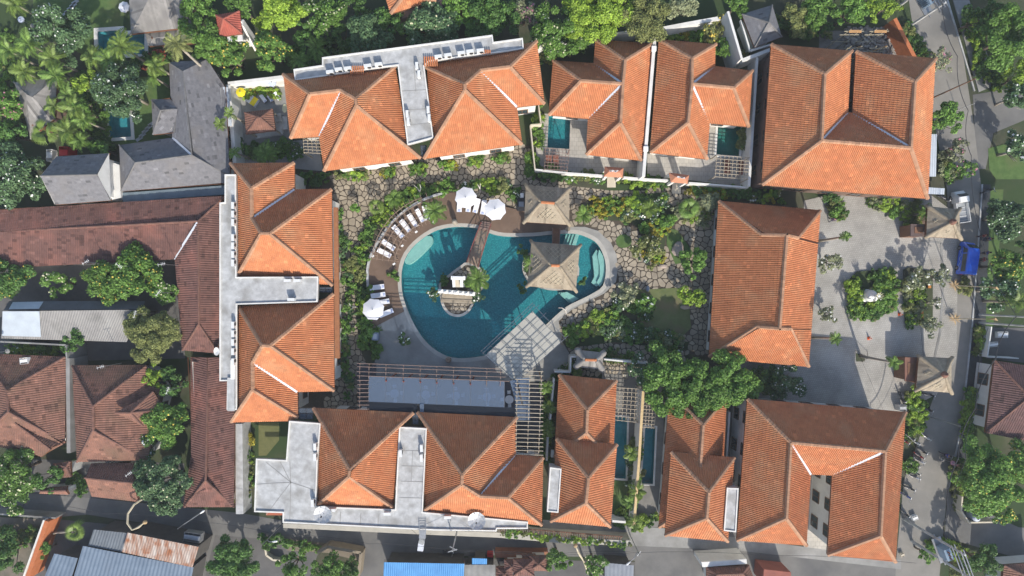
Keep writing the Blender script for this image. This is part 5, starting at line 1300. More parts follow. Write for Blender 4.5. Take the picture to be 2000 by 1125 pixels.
# forecourt planters
def disc(cx, cy, rx, ry, n=20, rot=0): return [(cx+rx*math.cos(2*math.pi*i/n+rot), cy+ry*math.sin(2*math.pi*i/n+rot)) for i in range(n)]
sheet('planting_bed', [(1660,545),(1675,530),(1745,525),(1748,575),(1738,610),(1700,625),(1665,615),(1658,580)], 0.2, GRND, thick=0.2)
sheet('planting_bed', [(1765,527),(1775,522),(1822,530),(1822,632),(1768,632)], 0.2, GRND, thick=0.2)
bed([(1672,545),(1668,580),(1672,610),(1700,620),(1735,600),(1745,560),(1735,535),(1700,535)], 16, 44, ['mid','mango','mid','lime','olive'], 'shrub ringing the white statue on the forecourt', 'shrubs ringing the white statue')
bed([(1720,545),(1725,580),(1700,605)], 26, 24, ['mid','lime','mango'], 'shrub close beside the white statue on the forecourt', 'shrubs close beside the white statue')
bed([(1780,540),(1785,575),(1782,610),(1790,630)], 30, 44, ['olive','mango','grey','lime','s:palm'], 'shrub in the roadside planter', 'shrubs in the roadside planter')
bed([(1615,385),(1630,400),(1645,425)], 22, 20, ['mango','mid','s:palm','olive'], 'shrub in the small planter at the top of the forecourt', 'shrubs in the small forecourt planter')
bed([(1700,392),(1740,400),(1780,410),(1800,400)], 22, 34, ['olive','mid','grey','lime','s:palm'], 'shrub in the long bed under the eave of the very large upper-right house', 'shrubs under the eave of the very large upper-right house')
bed([(1770,430),(1790,440)], 16, 9, ['lime','olive'], 'shrub beside the reception desk hut of the upper thatched gate', 'shrubs beside the upper thatched gate')
bed([(1775,770),(1785,800),(1790,830),(1775,860)], 24, 34, ['olive','mid','lime','mid','s:palm','s:palmy'], 'shrub between the lower-right house and the parked motorbikes', 'shrubs between the lower-right house and the motorbikes')
bed([(1780,905),(1772,915)], 10, 5, ['mid'], 'small fern-like shrub among the parked motorbikes', 'shrubs among the parked motorbikes')
bed([(1916,640),(1912,690)], 12, 18, ['lime','olive','s:palmy'], 'yellow-green shrub in the roadside hedge at the right', 'shrubs of the roadside hedge at the right')
bed([(1905,760),(1895,800),(1885,850)], 14, 16, ['mid','lime'], 'shrub on the far bank of the road at the lower right', 'shrubs on the far bank at the lower right')
bed([(1875,900),(1870,960),(1875,990)], 16, 16, ['mid','lime','olive'], 'shrub at the foot of the very large round tree', 'shrubs at the foot of the very large round tree')
bed([(1895,30),(1905,80),(1925,130),(1950,170)], 22, 36, ['mid','mango','lime'], 'shrub on the grassy bank at the upper right', 'shrubs on the grassy bank at the upper right')
bed([(1770,50),(1780,80),(1800,105),(1815,120)], 18, 20, ['mid','olive','mango'], 'roadside shrub behind the orange-topped wall', 'shrubs behind the orange-topped wall')
bed([(1845,300),(1850,340),(1870,350)], 22, 22, ['olive','mid','s:palm','grey'], 'shrub between the white strip roof and the oleanders', 'shrubs near the oleanders')
bed([(1500,52),(1530,30),(1560,60),(1620,60)], 30, 26, ['mango','mid','olive'], 'shrub in the overgrown plot above the large upper-right house', 'shrubs in the overgrown plot at the top')
bed([(560,110),(620,100),(680,90),(740,110)], 40, 36, ['mango','mango','mid','s:palm'], 'dark shrub in the shaded garden behind the north block', 'shrubs in the shaded garden behind the north block')
bed([(0,60),(20,150),(20,220),(10,280)], 40, 36, ['mango','mid','mid+pink' if False else 'mid','palm' if False else 'olive'], 'dark shrub at the left edge of the pool gardens', 'shrubs at the left edge of the pool gardens')
bed([(150,150),(180,200),(200,260),(190,290),(220,290)], 30, 34, ['mango','mid','s:palm','mango'], 'shrub around the small garden pool', 'shrubs around the small garden pool')
bed([(250,130),(300,115),(330,110)], 22, 16, ['mango','mid','s:palm','red'], 'shrub between the blue pool and the grey villa', 'shrubs between the blue pool and the grey villa')
bed([(10,685),(60,690),(110,690)], 18, 18, ['mid','olive+white','lime','s:palm'], 'potted shrub in the roof garden at the left', 'shrubs in the roof garden at the left')
bed([(130,905),(150,940),(165,960)], 22, 14, ['mango','mid'], 'shrub by the lane in front of the brown houses', 'shrubs by the lane in front of the brown houses')
bed([(0,1040),(40,1060),(70,1030)], 30, 18, ['mid','olive','mango'], 'shrub on the bare plot at the bottom left', 'shrubs on the bare plot at the bottom left')
bed([(1820,1055),(1850,1080),(1890,1090)], 26, 20, ['lime','olive','mid'], 'shrub under the transformer platform', 'shrubs under the transformer platform')
bed([(505,1050),(560,1058),(620,1075)], 14, 10, ['mango','mid'], 'shrub along the curved kerb at the bottom', 'shrubs along the curved kerb at the bottom')
bed([(980,1028),(1040,1030),(1120,1040),(1180,1046),(1225,1050)], 6, 30, ['mid','olive','lime'], 'creeper tuft on the slatted planter by the lane', 'shrubs on the slatted planter by the lane', r=(5, 8), z=2.4)
bed([(1875,545),(1890,580)], 6, 2, ['olive'], 'tiny roadside shrub near the van', 'shrubs near the van')
# island planting
bed([(868,540),(864,550),(870,556)], 5, 6, ['mango','mid'], 'dark shrub behind the white island gate', 'shrubs behind the white island gate', r=(5,8))
bush(841,578,15,'blue','round white-flowered shrub overhanging the west side of the gate island', flower='white'); bush(853,574,7,'yellow','small yellow shrub at the left end of the white island gate')
bush(934,586,15,'blue','round white-flowered shrub at the east side of the gate island steps', flower='white'); bush(918,578,5,'yellow','tiny yellow shrub at the right end of the white island gate')
bush(1020,490,12,'mango','leafy shrub at the upper left of the pavilion island'); bush(1020,562,12,'mango','leafy shrub hanging over the lower left of the pavilion island'); bush(1138,548,11,'mango','leafy shrub at the right side of the pavilion island')
bush(770,539,13,'mid','light green shrub on the deck between the two rows of loungers', flower=None); bush(789,663,15,'mango','round planter shrub on the concrete pool terrace', flower='white')
bush(1027,487+12,8,'mid','small shrub behind the pavilion island palm')
# ================================================================ thatched roofs
STRAW = mat('thatch', (0.34,0.285,0.21), (0.25,0.21,0.155), 3.0, 0.95, tint=True, c3=(0.22,0.175,0.125), s3=0.5)
GSTRAW = mat('grey_thatch', (0.27,0.255,0.235), (0.20,0.19,0.175), 2.0, 0.95, tint=True, c3=(0.17,0.16,0.15), s3=0.5)
ROLL = mat('thatch_roll', (0.32,0.265,0.19), (0.23,0.19,0.135), 3.0, 0.95, tint=True)
BAMBOO = mat('bamboo', (0.47,0.41,0.29), (0.39,0.34,0.24), 3.0, 0.6)
def lattice(parent, pts, step=0.5, inset=0.75, th=0.045):
    n = (pts[1]-pts[0]).cross(pts[2]-pts[0]).normalized(); n = n if n.z > 0 else -n
    u = Vector((0,0,1)).cross(n).normalized(); v = n.cross(u); c = sum(pts, Vector())/len(pts)
    Q = [((p-c).dot(u), (p-c).dot(v)) for p in pts]; Q = offset(Q, inset)
    g = MB(); R = 12
    for d in (Vector((1, 1.25)).normalized(), Vector((1, -1.25)).normalized()):
        nn = Vector((-d.y, d.x)); k = -R
        while k < R:
            ts = []
            for i in range(len(Q)):
                a, b = Vector(Q[i]), Vector(Q[(i+1) % len(Q)]); fa, fb = a.dot(nn)-k, b.dot(nn)-k
                if (fa > 0) != (fb > 0): ts.append((a+(b-a)*(fa/(fa-fb))).dot(d))
            if len(ts) == 2 and abs(ts[0]-ts[1]) > .25:
                p, q = [nn*k+d*t for t in sorted(ts)]
                g.bar(c+u*p.x+v*p.y+n*.1, c+u*q.x+v*q.y+n*.1, th, th)
            k += step
    if g.f: g.build('bamboo_lattice', BAMBOO, parent, kind='stuff')
def thatch(name, label, corners, ridge, ez, lat=True, m=None, k=0.85, cat='pavilion', roll=0.32, post=True, floor=None, cap=True):
    m = m or STRAW
    v = {c: p for c, p in zip('abcd', corners)}; rn = []
    for i, r_ in enumerate(ridge): v['r%d' % i] = r_; rn.append('r%d' % i)
    two = len(rn) == 2
    faces = [['a','b','r1','r0'], ['b','c','r1'], ['c','d','r0','r1'], ['d','a','r0']] if two else [['a','b','r0'], ['b','c','r0'], ['c','d','r0'], ['d','a','r0']]
    o = bldg(name, label, cat, sum(c[0] for c in corners)/4, sum(c[1] for c in corners)/4)
    V, ro = make_roof(o, list('abcd'), ez, v, faces, tile=m, under=m, ridge=m, period=0.16, course=4.0, amp=0.05, k=k, cap=0, fascia=0.35, part='thatched_roof', flat=True, pale=0.05, dark=0.08)
    if roll:
        for c, r_ in zip('abcd', ['r0', 'r1', 'r1', 'r0'] if two else ['r0']*4):
            a, b = V[r_], V[c]; g = MB(); n = 8; rr = []
            pts = []
            for i in range(n+1):
                t = i/n; p = a.lerp(b, t)+Vector((0, 0, -.04-.25*math.sin(t*math.pi)*.4)); pts.append(p+(b-a).xy.to_3d().normalized()*(.28*max(0, t-.8)/.2)); rr.append(roll*(.55+.45*t if t < .9 else 1.05)*(0.6 if t == 1 else 1)*rnd(.95, 1.05))
            g.tube(pts, rr, 9); g.build('thatch_roll', ROLL if m is STRAW else m, ro, smooth=True)
    if cap and two:
        g = MB(); a, b = V['r0'], V['r1']; nn = max(3, int((b-a).length/.3))
        for i in range(nn): g.tube([a.lerp(b, i/nn)+Vector((0, 0, .1)), a.lerp(b, (i+1)/nn)+Vector((0, 0, .1))], [.2, .17], 6, tint=rnd(.85, 1.15))
        g.build('ridge_tiles', TILE, ro)
    elif cap:
        g = MB(); g.lathe(V['r0'], [(0.45,-.15),(0.35,.15),(0.15,.35),(0.05,.5)], 10); g.build('finial', TILE3, ro)
    if lat:
        for f in faces: lattice(ro, [V[x] for x in f])
    if post:
        q = offset([(V[c].x, V[c].y) for c in 'abcd'], 0.9)
        for x, y in q:
            g = MB(); g.tube([(x, y, 0), (x, y, ez+.3)], .12, 8); g.build('post', WOOD, o)
        g = MB(); g.prism(offset([(V[c].x, V[c].y) for c in 'abcd'], 0.7), 0.05, floor or 0.3); g.build('platform', DECK, o)
    return o, V
thatch('pavilion', 'thatched pavilion with bamboo lattice on the deck at the north edge of the pool', [(1027,361.6),(1111.7,368),(1111.7,439),(1024,433.6)], [(1057,395),(1083,397)], 2.9)
thatch('pavilion', 'larger thatched pavilion with bamboo lattice standing on its own island in the pool', [(1038,472),(1132.5,480),(1124.5,568),(1030,558.5)], [(1076.5,518.5),(1092.5,519)], 2.9)
o, V = thatch('gate_pavilion', 'upper thatched entrance gate with bamboo lattice beside the blue van', [(1812,403),(1873,409),(1876,466),(1809,462)], [(1862,433)], 3.2, cat='gate')
def desk(o, x, y, w_, h_, z, m1, m2):
    g = MB(); p = P(x, y, z); g.box((p.x, p.y, z/2), (w_*.9, h_*.9, z)); g.build('counter', m1, o)
    g = MB(); g.box((p.x, p.y, z), (w_, h_, .12)); g.build('counter_roof', m2, o); 
    g = MB(); g.box((p.x-.05, p.y+.05, z+.09), (w_*.5, h_*.5, .06)); g.build('roof_hatch', WOOD, o)
desk(o, 1794, 450, 2.2, 1.7, 2.3, WOOD, mat('dark_shingle', (0.13,0.09,0.08), (0.09,0.065,0.06), 3))
o, V = thatch('gate_pavilion', 'lower thatched entrance gate with bamboo lattice near the propped palm', [(1795,696),(1858,700),(1858,767),(1789,762)], [(1846,732)], 3.2, cat='gate')
desk(o, 1779, 721, 1.7, 3.2, 2.3, WOOD, TILE3)
thatch('pavilion', 'small grey-thatched roof with rounded corners over the villa entrance right of the pergola', [(1127,683),(1179,689),(1176,722),(1125,716)], [(1142.7,702.5),(1165,703)], 2.7, lat=False, m=GSTRAW, roll=.5)
thatch('villa', 'large pale thatched roof cut by the top edge over the blue pool', [(250,-50),(372,-50),(380,52),(256,66)], [(300,-22),(318,-22)], 3.2, lat=False, m=GSTRAW, cat='villa', roll=0.15, k=.6, cap=False)
thatch('hut', 'dusty thatched hut half hidden by palms at the left edge', [(29,162),(112,148),(106,232),(60,268)], [(52,184),(64,190)], 3.0, lat=False, m=GSTRAW, cat='hut', roll=0.12, k=.6, cap=False)
thatch('hut', 'low grey thatch wing below the large pale thatched roof', [(283,64),(378,52),(378,84),(290,90)], [(300,74),(360,66)], 2.4, lat=False, m=GSTRAW, cat='hut', roll=0, k=.3, cap=False)

# ================================================================ walls and fences
def wall_path(name, label, px, h, th=0.22, m=None, cap=None, cat='wall', capm=None):
    o = bldg(name, label, cat, *px[0]); m = m or WALL
    q = [P(x, y, h) for x, y in px]
    for i in range(len(q)-1):
        a, b = q[i], q[i+1]; g = MB(); g.bar(Vector((a.x, a.y, h/2)), Vector((b.x, b.y, h/2)), th, h); g.build('wall_section', m, o)
        if cap: g = MB(); g.bar(a+Vector((0,0,.04)), b+Vector((0,0,.04)), th+cap, .08); g.build('coping', capm or m, o)
    return o
wall_path('boundary_wall', 'white wall running straight down between the two north-east villas', [(1280,62),(1257,345)], 3.8, .42)
for x, y in ((1277,95),(1261,291)):
    g = MB(); g.box(P(x, y, 3.85), (.62, .62, .3)); g.build('pier_cap', WHITE, bpy.data.objects['boundary_wall'])
wall_path('boundary_wall', 'white back wall behind the first villa in broken lengths among the trees', [(1050,88),(1138,78),(1163,70),(1246,60)], 2.6, .3)
wall_path('boundary_wall', 'white back wall of the second villa from the feathery tree to the tall wall', [(1288,57),(1345,46),(1424,32)], 2.6, .5)
wall_path('boundary_wall', 'tall broad white wall slanting beside the grey shingle pavilion', [(1422,22),(1449,115)], 4.6, .3)
wall_path('boundary_wall', 'white wall with a thick top below the grey shingle pavilion', [(1449,118),(1504,97)], 3.0, .45)
wall_path('boundary_wall', 'white wall on the east side of the second villa beside its pergola', [(1479,112),(1463,364)], 2.6, .35)
wall_path('boundary_wall', 'low cream wall stepping round the west garden of the first villa', [(1052,205),(1057,242),(1036,244),(1045,330)], 2.0, .16, CREAM)
wall_path('boundary_wall', 'white front garden wall of the first villa', [(1045,331),(1110,338),(1180,343)], 1.8, .22)
wall_path('boundary_wall', 'short white wall between the two terracotta gate roofs', [(1218,346),(1266,350),(1306,352)], 1.8, .22)
wall_path('boundary_wall', 'white front garden wall of the second villa', [(1346,357),(1400,361),(1462,366)], 1.8, .22)
wall_path('boundary_wall', 'white wall along the top of the north-west court', [(445,163),(554,150)], 2.6, .45)
wall_path('boundary_wall', 'white wall down the west side of the north-west court', [(446,165),(458,318)], 2.6, .5)
wall_path('boundary_wall', 'broad grey concrete wall top beside the narrow brown roof', [(466,828),(468,1004)], 2.4, 1.0, CONC)
wall_path('boundary_wall', 'white wall with a step beside the small grey-thatched roof', [(1127,697),(1115,697),(1114,727),(1083,726)], 2.2, .2)
wall_path('boundary_wall', 'white wall running right from the small grey-thatched roof under the frangipani', [(1180,702),(1240,708),(1297,713)], 2.2, .2)
wall_path('boundary_wall', 'narrow white wall between the pergola and the stepped villa', [(1082,740),(1077,800),(1070,860),(1068,900)], 2.2, .22)
wall_path('boundary_wall', 'wall with a yellow timber top dividing the two lap pools', [(1256,764),(1248,900),(1238,1026)], 3.2, .22, WALL, .12, capm=mat('pale_timber', (0.60,0.45,0.24), (0.50,0.36,0.18), 2))
wall_path('boundary_wall', 'low white wall at the lane end of the first lap pool', [(1196,1018),(1222,1020)], 2.0, .3)
wall_path('boundary_wall', 'grey wall strip between the two reddish-brown houses at the left', [(132,700),(134,885)], 3.2, .5, CONCD)
wall_path('boundary_wall', 'white passage wall west of the very large lower-right house', [(1425,805),(1416,950)], 2.2, .25)
OT_ = mat('orange_coping', (0.50,0.17,0.07), (0.40,0.13,0.05), 2)
wall_path('boundary_wall', 'orange-topped wall slanting beside the rubble at the top right', [(1748,36),(1768,75),(1787,112)], 2.4, .5, OT_)
wall_path('boundary_wall', 'orange tile-topped wall with a white edge at the bottom left', [(91,1018),(52,1130)], 2.4, .5, OT_, 0)
wall_path('boundary_wall', 'thin white-edged inner line of the orange-topped wall at the bottom left', [(85,1016),(44,1130)], 2.5, .16)
wall_path('boundary_wall', 'brick-red low wall in front of the shrines at the bottom', [(967,1083),(1070,1084)], 1.2, .9, mat('brick_strip', (0.30,0.13,0.075), (0.22,0.095,0.055), 1.5))
wall_path('boundary_wall', 'curved low kerb wall at the bottom between two trees', [(518,1074),(520,1085),(533,1094),(552,1096)], .8, .25, CREAM)
wall_path('boundary_wall', 'tan-capped wall round the planted corner by the alley', [(620,1080),(640,1068),(705,1080),(700,1125)], 1.6, .4, mat('tan_wall', (0.30,0.25,0.18), (0.23,0.19,0.14), 1.5))
wall_path('boundary_wall', 'white roadside wall with square posts at the right edge garden', [(1937,638),(1929,697),(1990,700)], 1.6, .14)
wall_path('boundary_wall', 'low wall at the corner of the side road at the lower right', [(1880,970),(1878,998),(1893,1021),(1945,1020)], 1.4, .2, CREAM)
wall_path('boundary_wall', 'dark wall along the lane at the left edge', [(-20,1003),(108,1012)], 1.8, .2, CONCD)
wall_path('boundary_wall', 'parapet wall of the long roof garden above the reddish-brown house', [(-10,667),(128,674),(130,700)], 3.4, .2, CONCD)
# ledge along the lane with the slatted creeper planter
o = bldg('lane_ledge', 'long cream ledge along the lane below the south block', 'ledge', 800, 1030)
g = MB(); g.prism(G([(553,1022),(848,1036),(970,1040),(1100,1050),(1232,1056),(1230,1066),(1100,1061),(970,1050),(848,1045),(553,1031)], 2.6), 0, 2.6); g.build('ledge', mat('cream_ledge', (0.46,0.43,0.36), (0.37,0.345,0.29), 0.7), o)
o = bldg('slatted_planter', 'slatted timber planter roof with creepers beside the lane', 'planter', 1100, 1040)
for i in range(52):
    x = 978+i*4.6; y = 1030+i*.37; g = MB(); g.bar(P(x, y, 2.5), P(x-1, y+12, 2.5), .09, .09); g.build('slat', WOOD, o)
for dy in (0, 12):
    g = MB(); g.bar(P(975, 1029+dy, 2.42), P(1216, 1048.5+dy, 2.42), .14, .1); g.build('rail', WOOD, o)

# ================================================================ pergolas and canopies
PERG = mat('pergola_timber', (0.25,0.175,0.145), (0.18,0.125,0.10), 2, .7)
PERG2 = mat('pale_pergola_timber', (0.46,0.39,0.29), (0.38,0.32,0.235), 2, .7)
SBAR = mat('steel_bar', (0.13,0.145,0.17), (0.10,0.115,0.14), 2, .5)
def beams(o, lines, z, w_, m, name='beam', dz=0.0):
    for (x0, y0), (x1, y1) in lines:
        g = MB(); g.bar(P(x0, y0, z+dz), P(x1, y1, z+dz), w_, w_*1.2); g.build(name, m, o)
ZP = 6.4
o = bldg('pergola', 'long brown pergola with rafters over the front of the dining terrace', 'pergola', 850, 722)
beams(o, [((697,y),(975+(y-709)*.8,y+11)) for y in (709.6,716,725.6,733.8)], ZP, .065, PERG)
beams(o, [((x,709.5+(x-697)*.04),(x-1,743+(x-697)*.04)) for x in (703,721,754,788,821,853,886,919,951,978)], ZP, .075, PERG, 'rafter', -.14)
beams(o, [((698,y),(721,y)) for y in range(743,800,8)], ZP, .075, PERG)
beams(o, [((703,742),(702,800))], ZP, .075, PERG, 'rafter', -.14)
for x in (754,788,821,853,886,919): 
    p = P(x, 735, 0); q = P(x, 742+(x-697)*.04, ZP); g = MB(); g.tube([(q.x, q.y, 0), (q.x, q.y, ZP)], .09, 6); g.build('post', mat('red_post', (0.25,0.06,0.045)), o)
CG, *_ = glass('canopy_glass', (0.52,0.60,0.74), 0.12, (0.36,0.46,0.58), 0.20)  # blue-grey diffuse paints the sky's reflection onto the frosted glass
g_ = bldg('glass_canopy', 'bluish glass canopy over the row of white dining tables', 'canopy', 850, 765)
xs = [720,754,788,821,853,886,919,951,985]
for i in range(8):
    a, b = xs[i], xs[i+1]; t0, t1 = (a-720)*.042, (b-720)*.042
    g = MB(); g.prism(G([(a+.4,734+t0),(b-.4,734+t1),(b-.6,784.5+t1),(a+.2,784.5+t0)], ZP-.25), ZP-.3, ZP-.26, bottom=True); g.build('glass_panel', CG, g_)
for a in xs:
    g = MB(); g.bar(P(a, 734+(a-720)*.042, ZP-.32), P(a, 784+(a-720)*.042, ZP-.32), .07); g.build('glazing_bar', SBAR, g_)
g = MB(); g.prism(G([(820,789),(828,789),(828,810),(820,810)], ZP-.2), ZP-.25, ZP-.2, bottom=True); g.build('glass_link', CG, g_)
g = MB(); g.bar(P(720,787,ZP-.5), P(985,798,ZP-.5), .16, .2); g.build('gutter', DARK, g_)
RG, *_ = glass('shade_panel_glass', (0.16,0.19,0.24), 0.15, (0.05,0.06,0.08), 0.3)  # added dark panels that block sun between the canopy and the block
for a, b in ((717,815),(828,1006)):
    g = MB(); g.prism(G([(a,784+(a-720)*.042),(b,784+(b-720)*.042),(b,806+(b-720)*.03),(a,803+(a-720)*.03)], ZP-.3), ZP-.34, ZP-.3, bottom=True); g.build('shade_panel', RG, g_)
for a in (721,853,984):
    q = P(a, 760, ZP-.3); g = MB(); g.tube([(q.x, q.y, 0), (q.x, q.y, ZP-.3)], .07, 6); g.build('post', DARK, g_)
o = bldg('pergola', 'narrow brown pergola strip running down to the south block beside the white wall', 'pergola', 1035, 800)
beams(o, [((1006 if y > 735 else 1024,y),(1061,y+1.5)) for y in np.arange(724.5, 888, 8.15)], ZP, .07, PERG2)
beams(o, [((1058,722),(1052,888)), ((1035,730),(1030,888)), ((1010,742),(1008,888))], ZP, .08, PERG2, 'rafter', -.14)
for x, y in ((1057,740),(1054,880)):
    q = P(x, y, ZP); g = MB(); g.tube([(q.x, q.y, 0), (q.x, q.y, ZP)], .09, 6); g.build('post', WOOD, o)
o = bldg('glass_canopy', 'pale glass strip roof between the pergola strip and the south block', 'canopy', 1020, 780)
for i, pp in enumerate(([(1010,739),(1034,738),(1035,790),(1022,790)], [(1006,792),(1035,792),(1035,821),(1008,821)], [(996,744),(1008,742),(1018,790),(1008,790)])):
    g = MB(); g.prism(G(pp, ZP-.6), ZP-.65, ZP-.6, bottom=True); g.build('glass_panel', CG, o)
# white canopy with a square steel grid over the edge of the pool
o = bldg('canopy', 'cream square canopy under a dark steel grid at the south-east edge of the pool', 'canopy', 1020, 668)
ZC = 3.8
SAIL = mat('cream_canopy', (0.47,0.455,0.40), (0.40,0.39,0.345), 0.6, .8, trans=.12)
def quad(u, v): # unit square on the canopy to photograph pixels
    A, B, C, D = Vector((948,694)), Vector((1040,608)), Vector((1097,667)), Vector((1008,748)); return tuple((A*(1-u)+B*u)*(1-v)+(D*(1-u)+C*u)*v)
NP = 6
for i in range(NP):
    for j in range(4):
        u0, u1, v0, v1 = i/NP+.004, (i+1)/NP-.004, j/4+.005, (j+1)/4-.005
        g = MB(); g.prism(G([quad(u0,v0),quad(u1,v0),quad(u1,v1),quad(u0,v1)], ZC), ZC-.05, ZC, bottom=True); g.build('canopy_panel', SAIL, o)
for i in range(-1, NP+2):
    u = i/NP if 0 <= i <= NP else (-.12 if i < 0 else 1.12)
    if 0 <= i <= NP: g = MB(); g.bar(P(*quad(u,-.16),ZC+.25), P(*quad(u,1.02),ZC+.25), .05, .08); g.build('steel_bar', SBAR, o)
for j in range(5):
    g = MB(); g.bar(P(*quad(-.03,j/4),ZC+.36), P(*quad(1.14,j/4),ZC+.36), .05, .08); g.build('steel_bar', SBAR, o)
for v in (-.08, -.14):
    g = MB(); g.bar(P(*quad(0,v),ZC+.36), P(*quad(1.1,v),ZC+.36), .06, .1); g.build('steel_bar', SBAR, o)
g = MB(); g.bar(P(*quad(1.08,-.14),ZC+.25), P(*quad(1.08,1.02),ZC+.25), .06, .1); g.build('steel_bar', SBAR, o)
for u, v in ((.02,.02),(.98,.02),(.98,.98),(.3,.98)):
    q = P(*quad(u,v),ZC); g = MB(); g.tube([(q.x,q.y,-.1 if v < .5 else 0),(q.x,q.y,ZC+.3)], .07, 6); g.build('post', SBAR, o)
# curved pergola over the loungers
o = bldg('pergola', 'curved brown timber pergola arching over the poolside loungers', 'pergola', 780, 440)
def pol(r, a): return (868+r*math.cos(math.radians(a)), 522+r*math.sin(math.radians(a)))
for r_ in (143, 133, 122, 110, 98):
    aa = np.arange(186, 254, 6.0)
    g = MB()
    for i in range(len(aa)-1): g.bar(P(*pol(r_,aa[i]),2.6), P(*pol(r_,aa[i+1]),2.6), .07, .08)
    g.build('curved_beam', PWOOD, o)
for a in np.arange(187, 256, 4.6):
    g = MB(); g.bar(P(*pol(90,a),2.52), P(*pol(150,a),2.52), .06, .08); g.build('rafter', PWOOD, o)
for a in np.arange(190, 254, 12.0):
    for r_ in (140, 100):
        q = P(*pol(r_,a),2.5); g = MB(); g.tube([(q.x,q.y,.1),(q.x,q.y,2.5)], .06, 6); g.build('post', PWOOD, o)
o = bldg('retaining_wall', 'low curved stone kerb behind the poolside loungers', 'wall', 740, 470)
pa = [(719,560),(718,527),(722,505),(735,479),(748,458),(761,439.5),(776,425),(792,411),(812,398),(832,388),(852,381),(872,377)]
g = MB()
for i in range(len(pa)-1): g.bar(P(*pa[i],.3), P(*pa[i+1],.3), .28, .6)
g.build('kerb_stones', CONC, o)
def grid_pergola(label, c4, z, nu, nv, m, w_=.06):
    o = bldg('pergola', label, 'pergola', *c4[0]); A, B, C, D = [Vector(p) for p in c4]
    f = lambda u, v: tuple((A*(1-u)+B*u)*(1-v)+(D*(1-u)+C*u)*v)
    for i in range(nu+1): g = MB(); g.bar(P(*f(i/nu,-.02),z), P(*f(i/nu,1.02),z), w_, w_*1.2); g.build('beam', m, o)
    for j in range(nv+1): g = MB(); g.bar(P(*f(-.02,j/nv),z+.1), P(*f(1.02,j/nv),z+.1), w_, w_*1.2); g.build('rafter', m, o)
    for u, v in ((0,0),(1,0),(1,1),(0,1)):
        q = P(*f(u,v),z); g = MB(); g.box((q.x,q.y,z/2),(.12,.12,z)); g.build('post', m, o)
grid_pergola('brown grid pergola over red tables beside the turquoise plunge pool', [(1066,289),(1112,293),(1108,333),(1063,330)], 2.5, 7, 6, PERG)
grid_pergola('pale timber grid pergola beside the green plunge pool', [(1400,303),(1464,308),(1461,350),(1397,345)], 2.5, 8, 6, PERG2)
grid_pergola('white grid pergola above the first lap pool', [(1203,757),(1250,760),(1246,825),(1199,820)], 2.5, 6, 8, PERG2)
grid_pergola('white grid pergola right of the timber-topped wall', [(1258,778),(1282,780),(1278,836),(1254,834)], 2.5, 4, 8, PERG2)
grid_pergola('brown grid pergola in the gap below the north block west wing', [(592,268),(624,268),(628,300),(594,298)], 3.0, 4, 5, PERG2)

# ================================================================ pool furniture
SHEET = mat('white_cushion', (0.78,0.78,0.80), (0.70,0.71,0.75), 3, .8)
TOWEL = mat('blue_grey_towel', (0.36,0.42,0.62), (0.42,0.48,0.66), 12, .9)
LFR = mat('lounger_frame', (0.10,0.065,0.045), rough=.6)
def make_lounger():
    o = empty('sun_lounger'); L, W = 2.0, .72
    g = MB()
    for s in (-1, 1): g.box((0, s*W/2, .28), (L, .05, .07))
    for x in (-L/2, L/2): g.box((x, 0, .28), (.05, W, .07))
    g.build('frame', LFR, o, local=True)
    for x in (-.8, .8):
        for s in (-1, 1): g = MB(); g.box((x, s*.3, .13), (.07, .07, .26)); g.build('leg', LFR, o, local=True)
    g = MB(); g.box((-.28, 0, .37), (1.42, W-.04, .12)); g.build('seat_cushion', SHEET, o, local=True)
    g = MB(); M = Matrix.Translation((.43, 0, .37)) @ Matrix.Rotation(math.radians(-24), 4, 'Y'); g.box((.3, 0, .02), (.62, W-.04, .11), M=M); g.build('backrest', SHEET, o, local=True)
    g = MB(); g.box((-.82, 0, .445), (.30, .34, .03)); t = g.build('folded_towel', TOWEL, o, local=True)
    return o
proto = make_lounger(); used = [False]
def place(protoo, flag, x, y, z, rz, label, cat, group):
    o = protoo if not flag[0] else clone(protoo); flag[0] = True
    p = P(x, y, z+.3); o.location = (p.x, p.y, z); o.rotation_euler = (0, 0, rz); tag(o, label, cat, group); return o
def ax(dx, dy): return math.atan2(-(-dy), -dx) if False else math.atan2(dy, -dx)
# axis vectors point (in the photo) from the head to the foot of each lounger; the foot carries the towel
LG = [(777.7,452.6,145,170,'white lounger third from the lower end of the curved row under the pergola'),
 (792,441.4,140,180,'white lounger fourth from the lower end of the curved row under the pergola'),
 (806.3,430.8,125,200,'white lounger fifth from the lower end of the curved row, longest in full sun'),
 (820.6,421.5,110,200,'white lounger sixth from the lower end of the curved row, beside the shaded one'),
 (832.5,416,60,220,'white lounger mostly hidden by the young palm at the top of the curved row'),
 (759,479,85,60,'white lounger second from the lower end of the curved row'),
 (751,494,92,50,'white lounger at the lower end of the curved row under the pergola'),
 (736.8,561,102,-12,'topmost of the four white loungers on the west deck'),
 (739,576.6,102,-14,'second from top of the four white loungers on the west deck'),
 (747,590,100,-16,'third white lounger on the west deck, partly under the umbrella'),
 (755,611,67,-28,'lowest white lounger on the west deck, sticking out from the umbrella'),
 (897.5,400,-2,60,'leftmost white lounger on the north deck, only its foot beyond the umbrella'),
 (915.5,400,-6,60,'white lounger on the north deck under the right side of the first umbrella'),
 (931,402,-20,75,'white north-deck lounger immediately left of the narrow gap in line with the bridge'),
 (944.5,405,-12,75,'white lounger on the north deck between the gap and the second umbrella'),]
for x, y, dx, dy, lb in LG:
    # local -x is the foot; world direction of the foot = (dx, -dy)
    place(proto, used, x, y, .13, math.atan2(dy, -dx), lb, 'sun lounger', 'white sun loungers on the pool deck')
